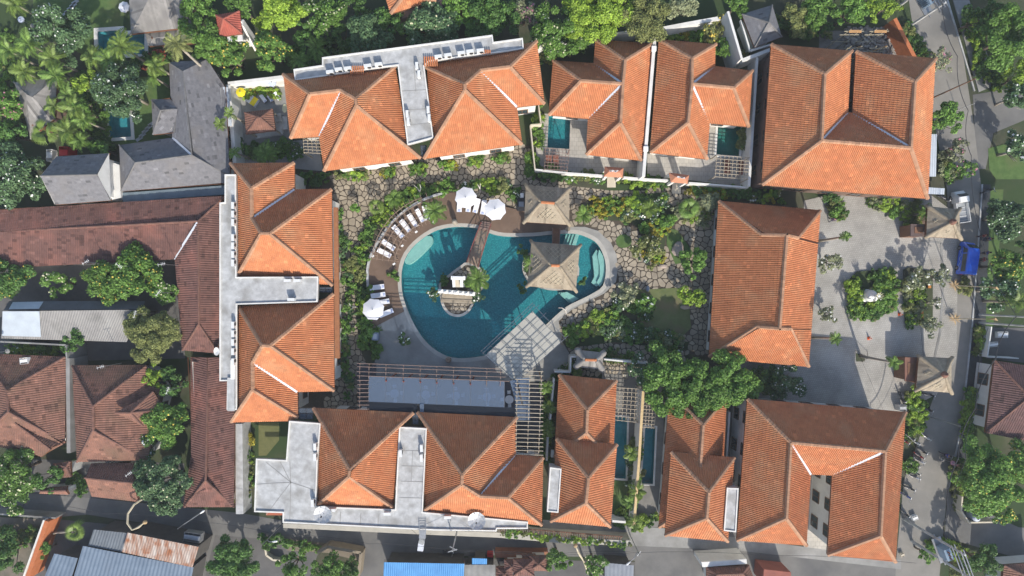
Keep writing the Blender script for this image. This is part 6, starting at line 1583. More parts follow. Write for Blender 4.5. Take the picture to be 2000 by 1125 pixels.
for x, y, lb in ((515,193,'left one of the three small white chairs in the north-west court'), (528,191.5,'middle one of the three small white chairs in the north-west court'), (542,188.5,'right one of the three small white chairs in the north-west court')):
    o = clone(proto); p = P(x, y, .3); o.location = (p.x, p.y, .04); o.scale = (.55,.75,.9); o.rotation_euler = (0,0,2.2); o.name = 'garden_chair'; tag(o, lb, 'chair', 'white chairs in the north-west court')
CAN = mat('white_canvas', (0.80,0.80,0.82), (0.74,0.75,0.79), 3, .8, trans=.15)
def umbrella(x, y, r, label, m=None, n=8, z=2.7, rot=.2, cat='umbrella', group=None, name='umbrella', base=0.13):
    o = empty(name, P(x, y, z).xy.to_3d()); o.location.z = base; tag(o, label, cat, group); R = r/S*(1-z/H); m = m or CAN
    g = MB(); g.tube([(0,0,0),(0,0,z+.1)], .035, 6); g.build('pole', STEEL, o, local=True)
    g = MB(); g.lathe((0,0,0), [(.3,0),(.3,.1),(.06,.14)], 10); g.build('base', CONCD, o, local=True)
    top = Vector((0,0,z)); rim = [Vector((R*math.cos(rot+i*2*math.pi/n), R*math.sin(rot+i*2*math.pi/n), z-.42*R/1.5)) for i in range(n)]
    for i in range(n):
        a, b = rim[i], rim[(i+1) % n]; m_ = (a+b)/2*.965; m_.z = (a.z+b.z)/2+.03; dr = Vector((0,0,-.14))
        g = MB(); g.face([top, a, m_]); g.face([top, m_, b]); g.face([a, a+dr, m_+dr, m_]); g.face([m_, m_+dr, b+dr, b]); g.build('canopy_panel', m, o, local=True)
        g = MB(); g.bar(top-Vector((0,0,.05)), a-Vector((0,0,.05)), .025); g.build('rib', STEEL, o, local=True)
    g = MB(); g.lathe((0,0,z), [(.08,-.02),(.06,.08),(.02,.14)], 8); g.build('finial', STEEL, o, local=True)
    return o
umbrella(909.5, 385.5, 22, 'white canvas umbrella over the left north-deck loungers', group='white deck umbrellas')
umbrella(967, 408.5, 22, 'white canvas umbrella right of the bridge gap on the north deck', group='white deck umbrellas', rot=.5)
umbrella(728, 604.5, 22, 'white canvas umbrella over the west-deck loungers beside the concrete terrace', group='white deck umbrellas', rot=.3)
YEL = mat('yellow_canvas', (0.80,0.65,0.03), (0.72,0.56,0.02), 2)
umbrella(468.6, 179, 9.5, 'bright yellow parasol in the corner of the north-west court', YEL, z=2.3, base=0)
umbrella(530, 160, 8.5, 'small blue-white parasol by the top wall of the north-west court', mat('pale_blue_canvas', (0.55,0.60,0.72)), z=2.2, base=0)
umbrella(39, 37, 6.5, 'small pale parasol beside the garden seat at the top left', mat('pale_blue_canvas', (0.55,0.60,0.72)), z=2.0, base=0)
umbrella(30, 684, 7, 'orange-red parasol in the roof garden at the left', mat('orange_canvas', (0.65,0.12,0.04)), z=2.2, base=3.3)
umbrella(1863, 905, 4.5, 'small pink parasol carried at the roadside by the drain', mat('pink_canvas', (0.60,0.30,0.38)), z=2.0, base=0)
umbrella(240, 12, 11, 'white parasol on the lawn edge by the large pale thatched roof', z=2.4, base=0)
# footbridges
def bridge(label, a0, a1, b0, b1, z, rise, steps=0, rail=True):
    """a0-a1 far end left/right, b0-b1 near end left/right, photograph pixels"""
    o = bldg('footbridge', label, 'footbridge', (a0[0]+b1[0])/2, (a0[1]+b1[1])/2); n = 30
    A0, A1, B0, B1 = [P(*q, z) for q in (a0, a1, b0, b1)]; g = MB()
    def zz(t): return z+rise*math.sin(math.pi*t)
    for i in range(n):
        t0, t1 = i/n, (i+.9)/n; h = Vector((0,0,1)); p = [A0.lerp(B0,t0), A1.lerp(B1,t0), A1.lerp(B1,t1), A0.lerp(B0,t1)]
        for k, t in zip(range(4), (t0,t0,t1,t1)): p[k] = Vector((p[k].x,p[k].y,zz(t)))
        g.face(p[::-1]); g.face([p[3]-h*.06, p[2]-h*.06, p[2], p[3]])
    g.build('deck_planks', PWOOD if rail else WOOD, o, kind='stuff')
    for X, Y in ((A0,B0),(A1,B1)):
        g = MB()
        for i in range(10):
            p, q = X.lerp(Y,i/10), X.lerp(Y,(i+1)/10); g.bar((p.x,p.y,zz(i/10)-.1),(q.x,q.y,zz((i+1)/10)-.1), .12,.22)
        g.build('side_beam', PERG, o)
        if rail:
            g = MB()
            for i in range(10):
                p, q = X.lerp(Y,i/10), X.lerp(Y,(i+1)/10); g.bar((p.x,p.y,zz(i/10)+.95),(q.x,q.y,zz((i+1)/10)+.95), .09,.09)
            g.build('handrail', mat('red_brown_rail', (0.22,0.075,0.06), (0.17,0.06,0.05), 2), o)
            for i in (0, 5, 10):
                p = X.lerp(Y,i/10); g = MB(); g.bar((p.x,p.y,zz(i/10)-.1),(p.x,p.y,zz(i/10)+1.0), .1); g.build('post', MATS['red_brown_rail'], o)
            for i, j in ((0,5),(5,10)):
                p, q = X.lerp(Y,i/10), X.lerp(Y,j/10)
                g = MB(); g.bar((p.x,p.y,zz(i/10)),(q.x,q.y,zz(j/10)+.9), .05); g.build('brace', MATS['red_brown_rail'], o)
                g = MB(); g.bar((p.x,p.y,zz(i/10)+.9),(q.x,q.y,zz(j/10)), .05); g.build('brace', MATS['red_brown_rail'], o)
    for i in range(steps):
        p, q = A0.lerp(B0, -.03+i*.05), A1.lerp(B1, -.03+i*.05); g = MB(); g.bar((p.x,p.y,z-.05+i*.1),(q.x,q.y,z-.05+i*.1), .28,.1); g.build('step', PERG, o)
    return o
bridge('reddish timber footbridge with braced rails crossing to the gate island', (940,436), (959,439), (912,512), (934,522), .35, .45, 4)
bridge('short dark plank bridge linking the two thatched pavilions', (1079,445), (1094,446), (1079,476), (1092,478), .3, .05, 0, False)
# the white gate on the island
o = bldg('ornamental_gate', 'white stone ornamental gate and screen wall on the small pool island', 'gate', 893, 568)
a, b = P(859, 568, 0), P(929, 574, 0); a.z = b.z = 0; d = (b-a); n_ = 7
g = MB(); g.bar(a+Vector((0,0,.95)), b+Vector((0,0,.95)), .5, 1.9); g.build('screen_wall', WHITE, o)
for i in range(n_):
    c = a+d*((i+.5)/n_); rz = math.atan2(d.y, d.x); h = 1.9; sc_ = 1.25 if i == 3 else (.9 if i % 2 else 1)
    g = MB(); g.box((c.x,c.y,h+.12),(.6*sc_,.55,.24),rz); g.box((c.x,c.y,h+.32),(.45*sc_,.42,.18),rz); g.box((c.x,c.y,h+.5),(.28*sc_,.28,.2),rz); g.lathe((c.x,c.y,h+.6),[(.14,0),(.1,.15),(.01,.35*sc_)],6); g.build('finial', WHITE, o)
for x0 in (888, 903):
    p = P(x0, 553, 2.2); g = MB(); g.box((p.x,p.y,1.7),(.35,1.1,3.4),.05); g.build('pillar', WHITE, o)
p = P(895, 543, 3.4); g = MB(); g.box((p.x,p.y,3.5),(1.9,.5,.3),-.03); g.box((p.x,p.y,3.75),(1.4,.4,.2),-.03); g.build('lintel', WHITE, o)
p = P(896, 553, 2.4); g = MB(); g.prism(G([(888,547),(899,547),(903,561),(890,561)], 2.9), 2.7, 2.9, bottom=True); g.build('sloping_roof', CREAM, o)
for i in range(4):
    c0, c1 = P(861+i*1.5, 585-i*4.6+3, 0), P(925-i*1.0, 588-i*4.6+3, 0); g = MB(); g.bar(Vector((c0.x,c0.y,.2+i*.12)), Vector((c1.x,c1.y,.2+i*.12)), .34,.14+.24*i*.5); g.build('step', STONE, o)

# dining tables under the glass
def make_dining():
    o = empty('dining_table'); g = MB(); g.lathe((0,0,0),[(.3,0),(.3,.04),(.05,.08),(.05,.72),(.6,.73),(.6,.77)],16); g.build('tabletop', WHITE, o, local=True)
    return o
def make_chair():
    o = empty('dining_chair'); g = MB(); g.box((0,0,.45),(.46,.46,.08)); g.build('seat', WHITE, o, local=True)
    g = MB(); g.box((-.22,0,.72),(.05,.46,.5)); g.build('backrest', WHITE, o, local=True)
    for sx in (-1,1):
        for sy in (-1,1): g = MB(); g.box((sx*.19,sy*.19,.21),(.04,.04,.42)); g.build('leg', WHITE, o, local=True)
    return o
dt = make_dining(); dc = make_chair(); f1 = [False]; f2 = [False]
for i, (x, y) in enumerate(((771,768.5),(832,770.6),(890.4,773),(950.8,775),(994.6,780))):
    nm = ['westernmost','second','middle','fourth','easternmost'][i]
    t = dt if not f1[0] else clone(dt); f1[0] = True; p = P(x, y, .7); t.location = (p.x,p.y,.085); tag(t, 'round white dining table, %s in the row under the glass canopy' % nm, 'table', 'round dining tables under the glass canopy')
    for j, dn in enumerate(('east','north','west','south')):
        a_ = j*math.pi/2+.05; c = dc if not f2[0] else clone(dc); f2[0] = True; c.location = (p.x+.95*math.cos(a_), p.y+.95*math.sin(a_), .085); c.rotation_euler = (0,0,a_+math.pi)
        tag(c, 'white dining chair on the %s side of the %s round table under the glass' % (dn, nm), 'chair', 'white dining chairs under the glass canopy')
for x, y, lb in ((1072,316,'red-brown table nearer the corner wall under the brown grid pergola'), (1086,316,'red-brown table nearer the villa under the brown grid pergola'), (1420,326,'brown table on the left under the pale timber pergola'), (1449,328,'brown table on the right under the pale timber pergola')):
    o = bldg('garden_table', lb, 'table', x, y); p = P(x, y, .7); g = MB(); g.box((p.x,p.y,.74),(.8,1.9,.06)); g.build('tabletop', mat('red_timber', (0.24,0.09,0.06), (0.19,0.07,0.045), 2), o)
    for sx in (-1,1):
        for sy in (-1,1): g = MB(); g.box((p.x+sx*.33,p.y+sy*.85,.36),(.07,.07,.7)); g.build('leg', MATS['red_timber'], o)
# small poolside lamps and tubs
for x, y, lb in ((788,481,'small white stool-like lamp on the deck by the middle of the curved row'), (772,516,'small white lamp on the deck near the pool edge below the curved row'), (815,454,'small white lamp beside the pale pool shelf'), (848,435,'small white lamp under the young deck palm'), (731,501,'small white lamp at the lower end of the curved kerb')):
    o = bldg('deck_lamp', lb, 'lamp', x, y); p = P(x, y, .3); g = MB(); g.lathe((p.x,p.y,.13),[(.05,0),(.05,.9)],6); g.build('stem', DARK, o); g = MB(); g.box((p.x,p.y,1.1),(.36,.22,.16),.6); g.build('shade', WHITE, o)
o = bldg('carved_post', 'carved wooden post casting a long shadow at the north pool edge', 'post', 890, 434); p = P(890, 436, 0); g = MB(); g.lathe((p.x,p.y,.1),[(.35,0),(.3,.5),(.38,.9),(.26,1.5),(.34,1.9),(.1,2.2)],9); g.build('carved_shaft', PALEBARK, o)
o = bldg('basket', 'round wicker basket at the south edge of the pool', 'basket', 876, 703); p = P(876, 703, .2); g = MB(); g.lathe((p.x,p.y,.09),[(.25,0),(.42,.25),(.38,.5),(.2,.55)],12); g.build('weave', PWOOD, o)
o = bldg('cabinet', 'small grey-blue cabinet at the left edge of the concrete pool terrace', 'cabinet', 733, 657); p = P(733, 657, .8); g = MB(); g.box((p.x,p.y,.5),(.85,1.1,.85),-.05); g.build('body', mat('blue_grey_paint', (0.18,0.22,0.28)), o); g = MB(); g.box((p.x,p.y,.95),(.5,.7,.05),-.05); g.build('lid', mat('light_grey_paint', (0.35,0.38,0.42)), o)
o = bldg('bar_counter', 'dark grey bar counter against the left side of the upper pavilion', 'counter', 1018, 398); p = P(1018, 399, .9); g = MB(); g.box((p.x,p.y,.5),(1.1,1.7,.9)); g.build('body', DARK, o); g = MB(); g.box((p.x,p.y,.98),(.7,.7,.06)); g.build('sink', STEEL, o); g = MB(); g.box((p.x+.1,p.y+1.2,.9),(.45,.6,.5)); g.build('white_box', WHITE, o)
o = bldg('daybed', 'white lounge bed with a yellow blanket beside the yellow parasol', 'daybed', 490, 194); p = P(490, 194, .4); g = MB(); g.box((p.x,p.y,.25),(1.9,1.2,.4),-.6); g.build('mattress', SHEET, o); g = MB(); g.box((p.x+.45,p.y-.3,.47),(.7,1.2,.06),-.6); g.build('blanket', YEL, o)
o = bldg('paddle_board', 'pale board lying on the court floor by the north block', 'board', 556, 212); p = P(556, 212, .1); g = MB(); g.lathe((p.x,p.y,.05),[(1,0),(1,.08)],14,sx=.35,sy=.6); g.build('hull', PET['pale'], o)
# ================================================================ roof equipment
ACM = mat('ac_casing', (0.68,0.69,0.68), (0.6,0.61,0.6), 4, .5)
def make_ac():
    o = empty('air_conditioner'); g = MB(); g.box((0,0,.42),(.88,.36,.62)); g.build('casing', ACM, o, local=True)
    g = MB(); g.v = []; n = 14
    g.tube([(.12,-.185,.42),(.12,-.2,.42)], .25, n); g.build('fan_grille', DARK, o, local=True)
    for s in (-1,1): g = MB(); g.box((s*.3,0,.055),(.06,.4,.11)); g.build('foot', DARK, o, local=True)
    return o
ac = make_ac(); fac = [False]
def put_ac(x, y, z, rz, lb, grp, s=1.0):
    o = ac if not fac[0] else clone(ac); fac[0] = True; p = P(x, y, z+.7); o.location = (p.x,p.y,z); o.rotation_euler = (0,0,rz); o.scale = (s,s,s); tag(o, lb, 'air conditioner', grp)
TZ = RB+.92
for i, (x, y) in enumerate(((644,140),(661,135),(679,133),(718,128),(739,125))): put_ac(x, y, TZ, .12, 'white rooftop air conditioner, %s from the left at the west end of the north terrace' % ORD[i] if i < 3 else 'white rooftop air conditioner, %s of the pair beside the centre of the north terrace' % ('left' if i == 3 else 'right'), 'air conditioners on the north block terrace', 1.05)
for i, (x, y) in enumerate(((856,110),(875,107),(900.7,103),(918,100),(938,98))): put_ac(x, y, TZ, .12, 'white air conditioner, %s from the left on the eastern half of the north terrace' % ORD[i], 'air conditioners on the north block terrace', 1.05)
for i, y in enumerate((401,418,434,464,480,497,513.5)): put_ac(454, y, TZ, 1.57, 'white air conditioner, %s from the top along the west block walkway' % ORD[i], 'air conditioners on the west block walkway', .95)
for i, y in enumerate((635,652,669,687,707)): put_ac(454, y, TZ, 1.57, 'white air conditioner, %s from the bottom along the west block walkway' % ORD[4-i], 'air conditioners on the west block walkway', .95)
for x, y, rz, z, lb in ((795,222,1.6,TZ,'white air conditioner at the left edge of the central north terrace'), (797,236,1.6,TZ,'white air conditioner just below another at the left edge of the central north terrace'), (836,214,1.6,TZ,'white air conditioner at the right edge of the central north terrace'), (838,230,1.6,TZ,'white air conditioner below another at the right edge of the central north terrace'),
   (814,128,1.6,TZ,'white air conditioner at the top of the central north terrace'), (818,144,1.6,TZ,'white air conditioner just below the topmost one of the central north terrace'), (561,548,.0,TZ,'left air conditioner of the pair on the west block middle terrace'), (580,548,0,TZ,'right air conditioner of the pair on the west block middle terrace'), (568,585,0,TZ,'single air conditioner at the lower edge of the west block middle terrace'),
   (614.7,873,1.6,RB+.52,'upper air conditioner of the pair beside the left roof of the south block'), (614.7,893,1.6,RB+.52,'lower air conditioner of the pair beside the left roof of the south block'), (610,983,1.6,RB+.52,'air conditioner at the lower left corner of the south block left roof'), (782,886,1.6,RB+.52,'air conditioner at the left side of the south block middle strip'),
   (823,876,1.6,RB+.52,'upper air conditioner at the right side of the south block middle strip'), (823,895,1.6,RB+.52,'lower air conditioner at the right side of the south block middle strip'), (648,997,0,RB+.52,'air conditioner right of the left satellite dish on the south block'), (756,1004,0,RB+.52,'air conditioner below the middle strip of the south block'), (874,1011,0,RB+.52,'air conditioner left of the lamp pole on the south block'),
   (1438,838,1.5,.03,'upper air conditioner in the passage left of the lower-right house'), (1437,908,1.5,.03,'lower air conditioner in the passage left of the lower-right house'), (1479,220,1.5,.03,'upper air conditioner in the passage left of the upper-right house'), (1477,290,1.5,.03,'lower air conditioner in the passage left of the upper-right house'), (1079,887,1.5,2.0,'air conditioner above the concrete box beside the stepped villa')):
    put_ac(x, y, z, rz, lb, None)
MESH = mat('dish_mesh', (0.52,0.53,0.54), (0.42,0.43,0.44), 6, .5, metal=.4)
for x, y, lb in ((631,1005,'large mesh satellite dish at the left on the south block roof terrace'), (931,1017,'large mesh satellite dish at the right on the south block roof terrace')):
    z = RB+.55; o = bldg('satellite_dish', lb, 'satellite dish', x, y); p = P(x, y, z+.8); g = MB(); g.tube([(p.x,p.y,z),(p.x,p.y,z+.6)], .06, 6); g.build('stand', STEEL, o)
    for k in range(10):
        a0, a1 = k*math.pi/5+.02, (k+1)*math.pi/5-.02; g = MB(); pr = [(0,0),(.35,.03),(.75,.16),(1.15,.36)]
        for (r0,z0),(r1,z1) in zip(pr, pr[1:]):
            g.face([Vector((p.x+r*math.cos(a),p.y+r*math.sin(a),z+.55+zz)) for r,a,zz in ((r0+.01,a0,z0),(r1,a0,z1),(r1,a1,z1),(r0+.01,a1,z0))])
        g.build('dish_panel', MESH, o)
    for k in range(3): a0 = k*2.09; g = MB(); g.bar((p.x+1.0*math.cos(a0),p.y+1.0*math.sin(a0),z+.9),(p.x,p.y,z+1.5),.03); g.build('strut', STEEL, o)
    g = MB(); g.lathe((p.x,p.y,z+1.42),[(.1,0),(.1,.18)],8); g.build('receiver', DARK, o)
def small_dish(x, y, z, r, lb):
    o = bldg('satellite_dish', lb, 'satellite dish', x, y); p = P(x, y, z); g = MB(); g.lathe((p.x,p.y,z),[(.02,0),(r*.6,.06),(r,.16),(r*.97,.18),(.02,.05)],14,sx=.7); g.build('dish', WHITE, o); g = MB(); g.tube([(p.x,p.y,z-1.2),(p.x,p.y,z)],.04,6); g.build('mast', STEEL, o)
small_dish(424, 686, 3.9, .55, 'small white satellite dish at the corner of the brown L-shaped house')
def antenna(x, y, z, rz, lb, z0=3.0):
    o = bldg('tv_antenna', lb, 'antenna', x, y); p = P(x, y, z); g = MB(); g.bar((p.x,p.y,z0),(p.x,p.y,z),.05); g.build('mast', STEEL, o)
    d = Vector((math.cos(rz),math.sin(rz),0)); s = Vector((-d.y,d.x,0)); c = Vector((p.x,p.y,z)); g = MB(); g.bar(c-d*.5,c+d*.5,.035)
    for k in (-2,0,1,2): g.bar(c+d*k*.2-s*.22,c+d*k*.2+s*.22,.022)
    g.build('elements', WHITE, o)
for x, y, rz, lb in ((167,512,.5,'aerial over the left end of the big yellow-flecked tree'), (232,519,-.6,'aerial above the middle of the big yellow-flecked tree'), (315,516,.2,'aerial above the right end of the big yellow-flecked tree'), (309,572,.9,'aerial over the green tree beside the brown L-shaped house'),
    (196,717,.3,'aerial on the ridge of the brown hip-roofed house'), (327,763,1.2,'aerial over the dark tree right of the lime-green one'), (251,926,.6,'aerial over the small brown gable-roofed house'), (263,614,1.3,'aerial at the right end of the long workshop roof')):
    antenna(x, y, 6.8, rz, 'white '+lb)

# ================================================================ poles and wires
def pole(base, h, lb, r=.10, m=None, cat='pole', name='utility_pole', arms=(), lamp=None):
    o = bldg(name, lb, cat, *base); p = P(*base, 0); g = MB(); g.tube([(p.x,p.y,0),(p.x,p.y,h)], [r*1.25, r*.75], 8); g.build('shaft', m or CONC, o)
    for z, L, rz in arms: g = MB(); d = Vector((math.cos(rz),math.sin(rz),0))*L/2; g.bar(Vector((p.x,p.y,z))-d, Vector((p.x,p.y,z))+d, .1); g.build('crossarm', STEEL, o); 
    if lamp:
        q = P(*lamp, h-.4); g = MB(); g.tube([(p.x,p.y,h-1.2),((p.x+q.x)/2,(p.y+q.y)/2,h-.5),(q.x,q.y,h-.4)], .045, 6); g.build('arm', STEEL, o); d = Vector((q.x-p.x,q.y-p.y,0)).normalized()
        g = MB(); g.tube([q-d*.1, q+d*.15, q+d*.45, q+d*.6], [.05,.11,.12,.04], 8); g.build('lamp_head', WHITE, o)
    return p
pole((898,1013), 9.5, 'tall grey utility pole rising past the south block terrace over the lane', arms=[(9.3,1.2,.3),(8.7,1.0,-.5)])
pole((553,1022), 6.2, 'street lamp reaching over the lane at the left end of the south block', .06, STEEL, 'street lamp', 'street_lamp', lamp=(533,1058))
pole((1231,1046), 5.8, 'street lamp reaching over the lane below the dividing wall of the lap pools', .06, STEEL, 'street lamp', 'street_lamp', lamp=(1230,1098), arms=[(5.2,.8,.9)])
pole((398,996), 6.0, 'pole with a small lamp at the corner of the narrow brown roof', .06, STEEL, 'street lamp', 'street_lamp', lamp=(392,1002))
pole((1815,814), 5.2, 'slim grey pole leaning outward over the road above the parked motorbikes', .05, STEEL)
pole((1822,191), 7.0, 'dark-shafted pole standing by the upper-right house east wall', .09, WOOD)
pole((1868,216), 3.0, 'short pale pole beside the upper road', .05)
pole((1912,614), 9.0, 'upper grey concrete utility pole at the right edge of the road', .12, arms=[(8.6,1.6,1.2)])
pole((1912,630), 8.6, 'lower grey concrete utility pole at the right edge of the road', .12)
def transformer(b1, b2, h, lb):
    o = bldg('transformer_frame', lb, 'transformer', *b1); A, B = P(*b1, 0), P(*b2, 0)
    for q in (A, B): g = MB(); g.tube([(q.x,q.y,0),(q.x,q.y,h)],[.2,.13],8); g.build('pole', CONC, o)
    d = (B-A).normalized(); n_ = Vector((-d.y,d.x,0))
    for z in (h*.55, h*.84, h*.97):
        for s in (-1,1) if z > h*.6 else (0,): g = MB(); g.bar(Vector((A.x,A.y,z))-d*.5+n_*s*.18, Vector((B.x,B.y,z))+d*.5+n_*s*.18, .1); g.build('crossarm', STEEL, o)
    C = (A+B)/2; z = h*.56; rz = math.atan2(d.y,d.x)
    g = MB(); g.box((C.x,C.y,z),(( B-A).length,1.2,.1),rz); g.build('platform', STEEL, o)
    g = MB(); g.box((C.x,C.y,z+.75),(1.5,.8,1.3),rz); t = g.build('transformer_tank', mat('transformer_blue', (0.22,0.30,0.38)), o)
    for k in range(6): g = MB(); c = C+d*(k-2.5)*.24+n_*.5; g.box((c.x,c.y,z+.7),(.05,.25,1.0),rz); g.build('cooling_fin', MATS['transformer_blue'], t)
    for k in range(3): g = MB(); c = C+d*(k-1)*.4; g.lathe((c.x,c.y,z+1.4),[(.07,0),(.1,.1),(.06,.2),(.09,.3),(.04,.42)],8); g.build('bushing', mat('insulator_brown', (0.25,0.08,0.04), rough=.3), t)
    return A, B
TA, TB = transformer((1764,1013), (1780,1056), 10.5, 'large transformer frame on two concrete poles at the lower right road corner')
UA, UB = transformer((1775,52), (1753,14), 6.5, 'transformer frame on two poles at the top edge beside the road')
def wire(pts, lb, r=.022, n=10, sag=.6):
    o = bldg('power_cable', lb, 'cable', pts[0][0], pts[0][1]); q = [P(*p) for p in pts]; g = MB(); out = []
    for i in range(len(q)-1):
        for k in range(n): t = k/n; p = q[i].lerp(q[i+1], t); p.z -= sag*4*t*(1-t); out.append(p)
    out.append(q[-1]); g.tube(out, r, 5); g.build('strand', DARK, o)
wire([(1840,0,7),(1870,110,7),(1891,216,7),(1897,304,6.8),(1922,480,7.5),(1985,616,8.6)], 'dark overhead cable following the east road from the top edge', .035)
wire([(1985,618,8.6),(1945,700,8),(1905,798,7.6),(1871,896,7.8),(1850,1010,8.5),(1849,1054,9)], 'thick sagging overhead cable over the drain at the lower right', .06)
wire([(1930,640,7.5),(1908,800,7.2),(1886,900,7.4),(1852,1052,8.8)], 'thin straight overhead cable left of the thick one', .025)
wire([(892,1078,9.3),(720,1062,7.5),(556,1045,6)], 'overhead wire above the lane from the tall pole to the left street lamp', .02)
wire([(892,1078,9.3),(1060,1090,6.5),(1230,1082,5.2)], 'overhead wire above the lane from the tall pole to the right street lamp', .02)
wire([(892,1075,9),(1060,1086,6.3),(1230,1078,5.0)], 'second overhead wire above the lane towards the right street lamp', .02)
wire([(1231,1080,5.2),(1500,1085,5.5),(1790,1100,8)], 'overhead wire along the lane towards the transformer frame', .02)
wire([(556,1050,5.8),(400,1020,5.6),(200,1003,5.4),(0,975,5.4)], 'overhead wire above the lane at the left', .02)
wire([(1679,693,.4),(1725,800,5.0)], 'thin guy wire across the forecourt from the palm prop', .012, 6, .1)
# penjor poles
for (bx, by), (tx, ty), h, lb in (((1857,557),(1944,562),7.4,'upper bamboo festival pole with a straw rosette at its foot beside the planter'), ((1857,622),(1942,623),7.4,'lower bamboo festival pole with a straw rosette at its foot beside the planter')):
    o = bldg('bamboo_pole', lb, 'festival pole', bx, by); a, b = P(bx, by, 0), P(tx, ty, h); c = a.lerp(b,.7)+Vector((0,0,.5)); g = MB(); g.tube([a, a.lerp(b,.4)+Vector((0,0,.3)), c, b, b+Vector((1.0,-.2,-.6))],[.07,.055,.04,.03,.015],6); g.build('cane', BAMBOO, o)
    g = MB(); g.tube([c, b+Vector((.1,0,.05)), b+Vector((.9,-.2,-.6))],[.05,.16,.05],6); g.build('straw_ornament', LEAF['dry'], o)
    r_ = link('straw_rosette', spiky_mesh(2, 'dry', 40, 1.0, .05, .5), o); r_.location = (0,0,.6); r_.scale = (1.1,1.1,.8)

# ================================================================ vehicles
def loft(g, secs, mi=0):
    """secs: list of cross sections (equal point counts) joined by quads, ends closed"""
    base = [len(g.v)+i*len(secs[0]) for i in range(len(secs))]; n = len(secs[0])
    for s in secs: g.v.extend([tuple(p) for p in s])
    for i in range(len(secs)-1):
        for k in range(n): g.f.append((base[i]+k, base[i]+(k+1)%n, base[i+1]+(k+1)%n, base[i+1]+k)); g.m.append(mi); g.t.append(1.0)
    g.f.append(tuple(base[0]+k for k in range(n))[::-1]); g.m.append(mi); g.t.append(1.0); g.f.append(tuple(base[-1]+k for k in range(n))); g.m.append(mi); g.t.append(1.0)
def sec(x, w, z0, z1, wt=None, r=.12):
    wt = wt or w; return [Vector((x,-w/2,z0)),Vector((x,-w/2,z0+(z1-z0)*.5)),Vector((x,-wt/2,z1-r)),Vector((x,-wt/2+r,z1)),Vector((x,wt/2-r,z1)),Vector((x,wt/2,z1-r)),Vector((x,w/2,z0+(z1-z0)*.5)),Vector((x,w/2,z0))]
def wheels(o, xs, w, r, t=.2):
    for x in xs:
        for s in (-1,1):
            g = MB(); g.tube([(x,s*(w/2-t),r),(x,s*(w/2+.01),r)], r, 14); wl = g.build('wheel', DARK, o, local=True); g = MB(); g.tube([(x,s*(w/2-.02),r),(x,s*(w/2+.03),r)], r*.58, 10); g.build('rim', STEEL, wl, local=True)
def carpaint(n, c):
    m = mat(n, c, tuple(x*.85 for x in c), .8, .3, spec=.6); m.node_tree.nodes['Principled BSDF'].inputs['Coat Weight'].default_value = .6 if 'Principled BSDF' in m.node_tree.nodes else 0
    return m
def van(x, y, rz):
    o = empty('parked_van', P(x, y, 1.0).xy.to_3d(), rz); tag(o, 'bright blue van with painted side graphics parked beside the upper thatched gate', 'van'); B = carpaint('blue_car_paint', (0.02,0.13,0.72)); L, W = 4.5, 1.75
    g = MB(); loft(g, [sec(-2.25,W*.94,.35,1.80,W*.8),sec(-2.1,W,.3,1.95,W*.86),sec(-1,W,.3,2.0,W*.88),sec(.9,W,.3,2.0,W*.88),sec(1.35,W,.3,1.9,W*.84),sec(1.95,W,.3,1.15,W*.9),sec(2.25,W*.92,.35,.85,W*.86)]); g.build('body', B, o, local=True, smooth=False)
    g = MB(); g.face([(1.40,-.66,1.84),(1.93,-.72,1.2),(1.93,.72,1.2),(1.40,.66,1.84)]); w_ = g.build('windscreen', PANE, o, local=True); w_.location = (.02,0,.03)
    for s in (-1,1):
        g = MB(); q = [(-1.9,s*.895,1.1),(.55,s*.895,1.1),(.55,s*.81,1.74),(-1.9,s*.81,1.74)]; g.face(q if s < 0 else q[::-1]); g.build('side_window', PANE, o, local=True)
        g = MB(); q = [(.7,s*.90,1.1),(1.45,s*.90,1.1),(1.2,s*.82,1.72),(.7,s*.82,1.74)]; g.face(q if s < 0 else q[::-1]); g.build('door_window', PANE, o, local=True)
        g = MB(); g.box((2.2,s*.6,.75),(.1,.3,.16)); g.build('headlight', WHITE, o, local=True)
        g = MB(); g.box((-2.24,s*.7,1.0),(.08,.16,.4)); g.build('tail_light', mat('red_lens', (0.5,0.02,0.02), rough=.2), o, local=True)
        g = MB(); g.box((1.45,s*1.0,1.2),(.12,.16,.18)); g.build('mirror', DARK, o, local=True)
        g = MB()
        pts = [Vector((-1.8+i*.17,s*.885,.75+.16*math.sin(i*1.1)+.05*math.sin(i*2.7))) for i in range(18)]
        for i in range(17): g.bar(pts[i],pts[i+1],.02,.06)
        g.build('painted_swirl', mat('pale_graphic', (0.45,0.55,0.75)), o, local=True)
    g = MB(); g.box((-2.24,0,1.5),(.04,1.2,.5)); g.build('rear_window', PANE, o, local=True)
    for k in range(5): g = MB(); g.box((-.4,-.5+k*.25,2.005),(3.0,.04,.015)); g.build('roof_rib', B, o, local=True)
    wheels(o, (-1.4,1.4), W, .33)
van(1891, 505, math.radians(82))
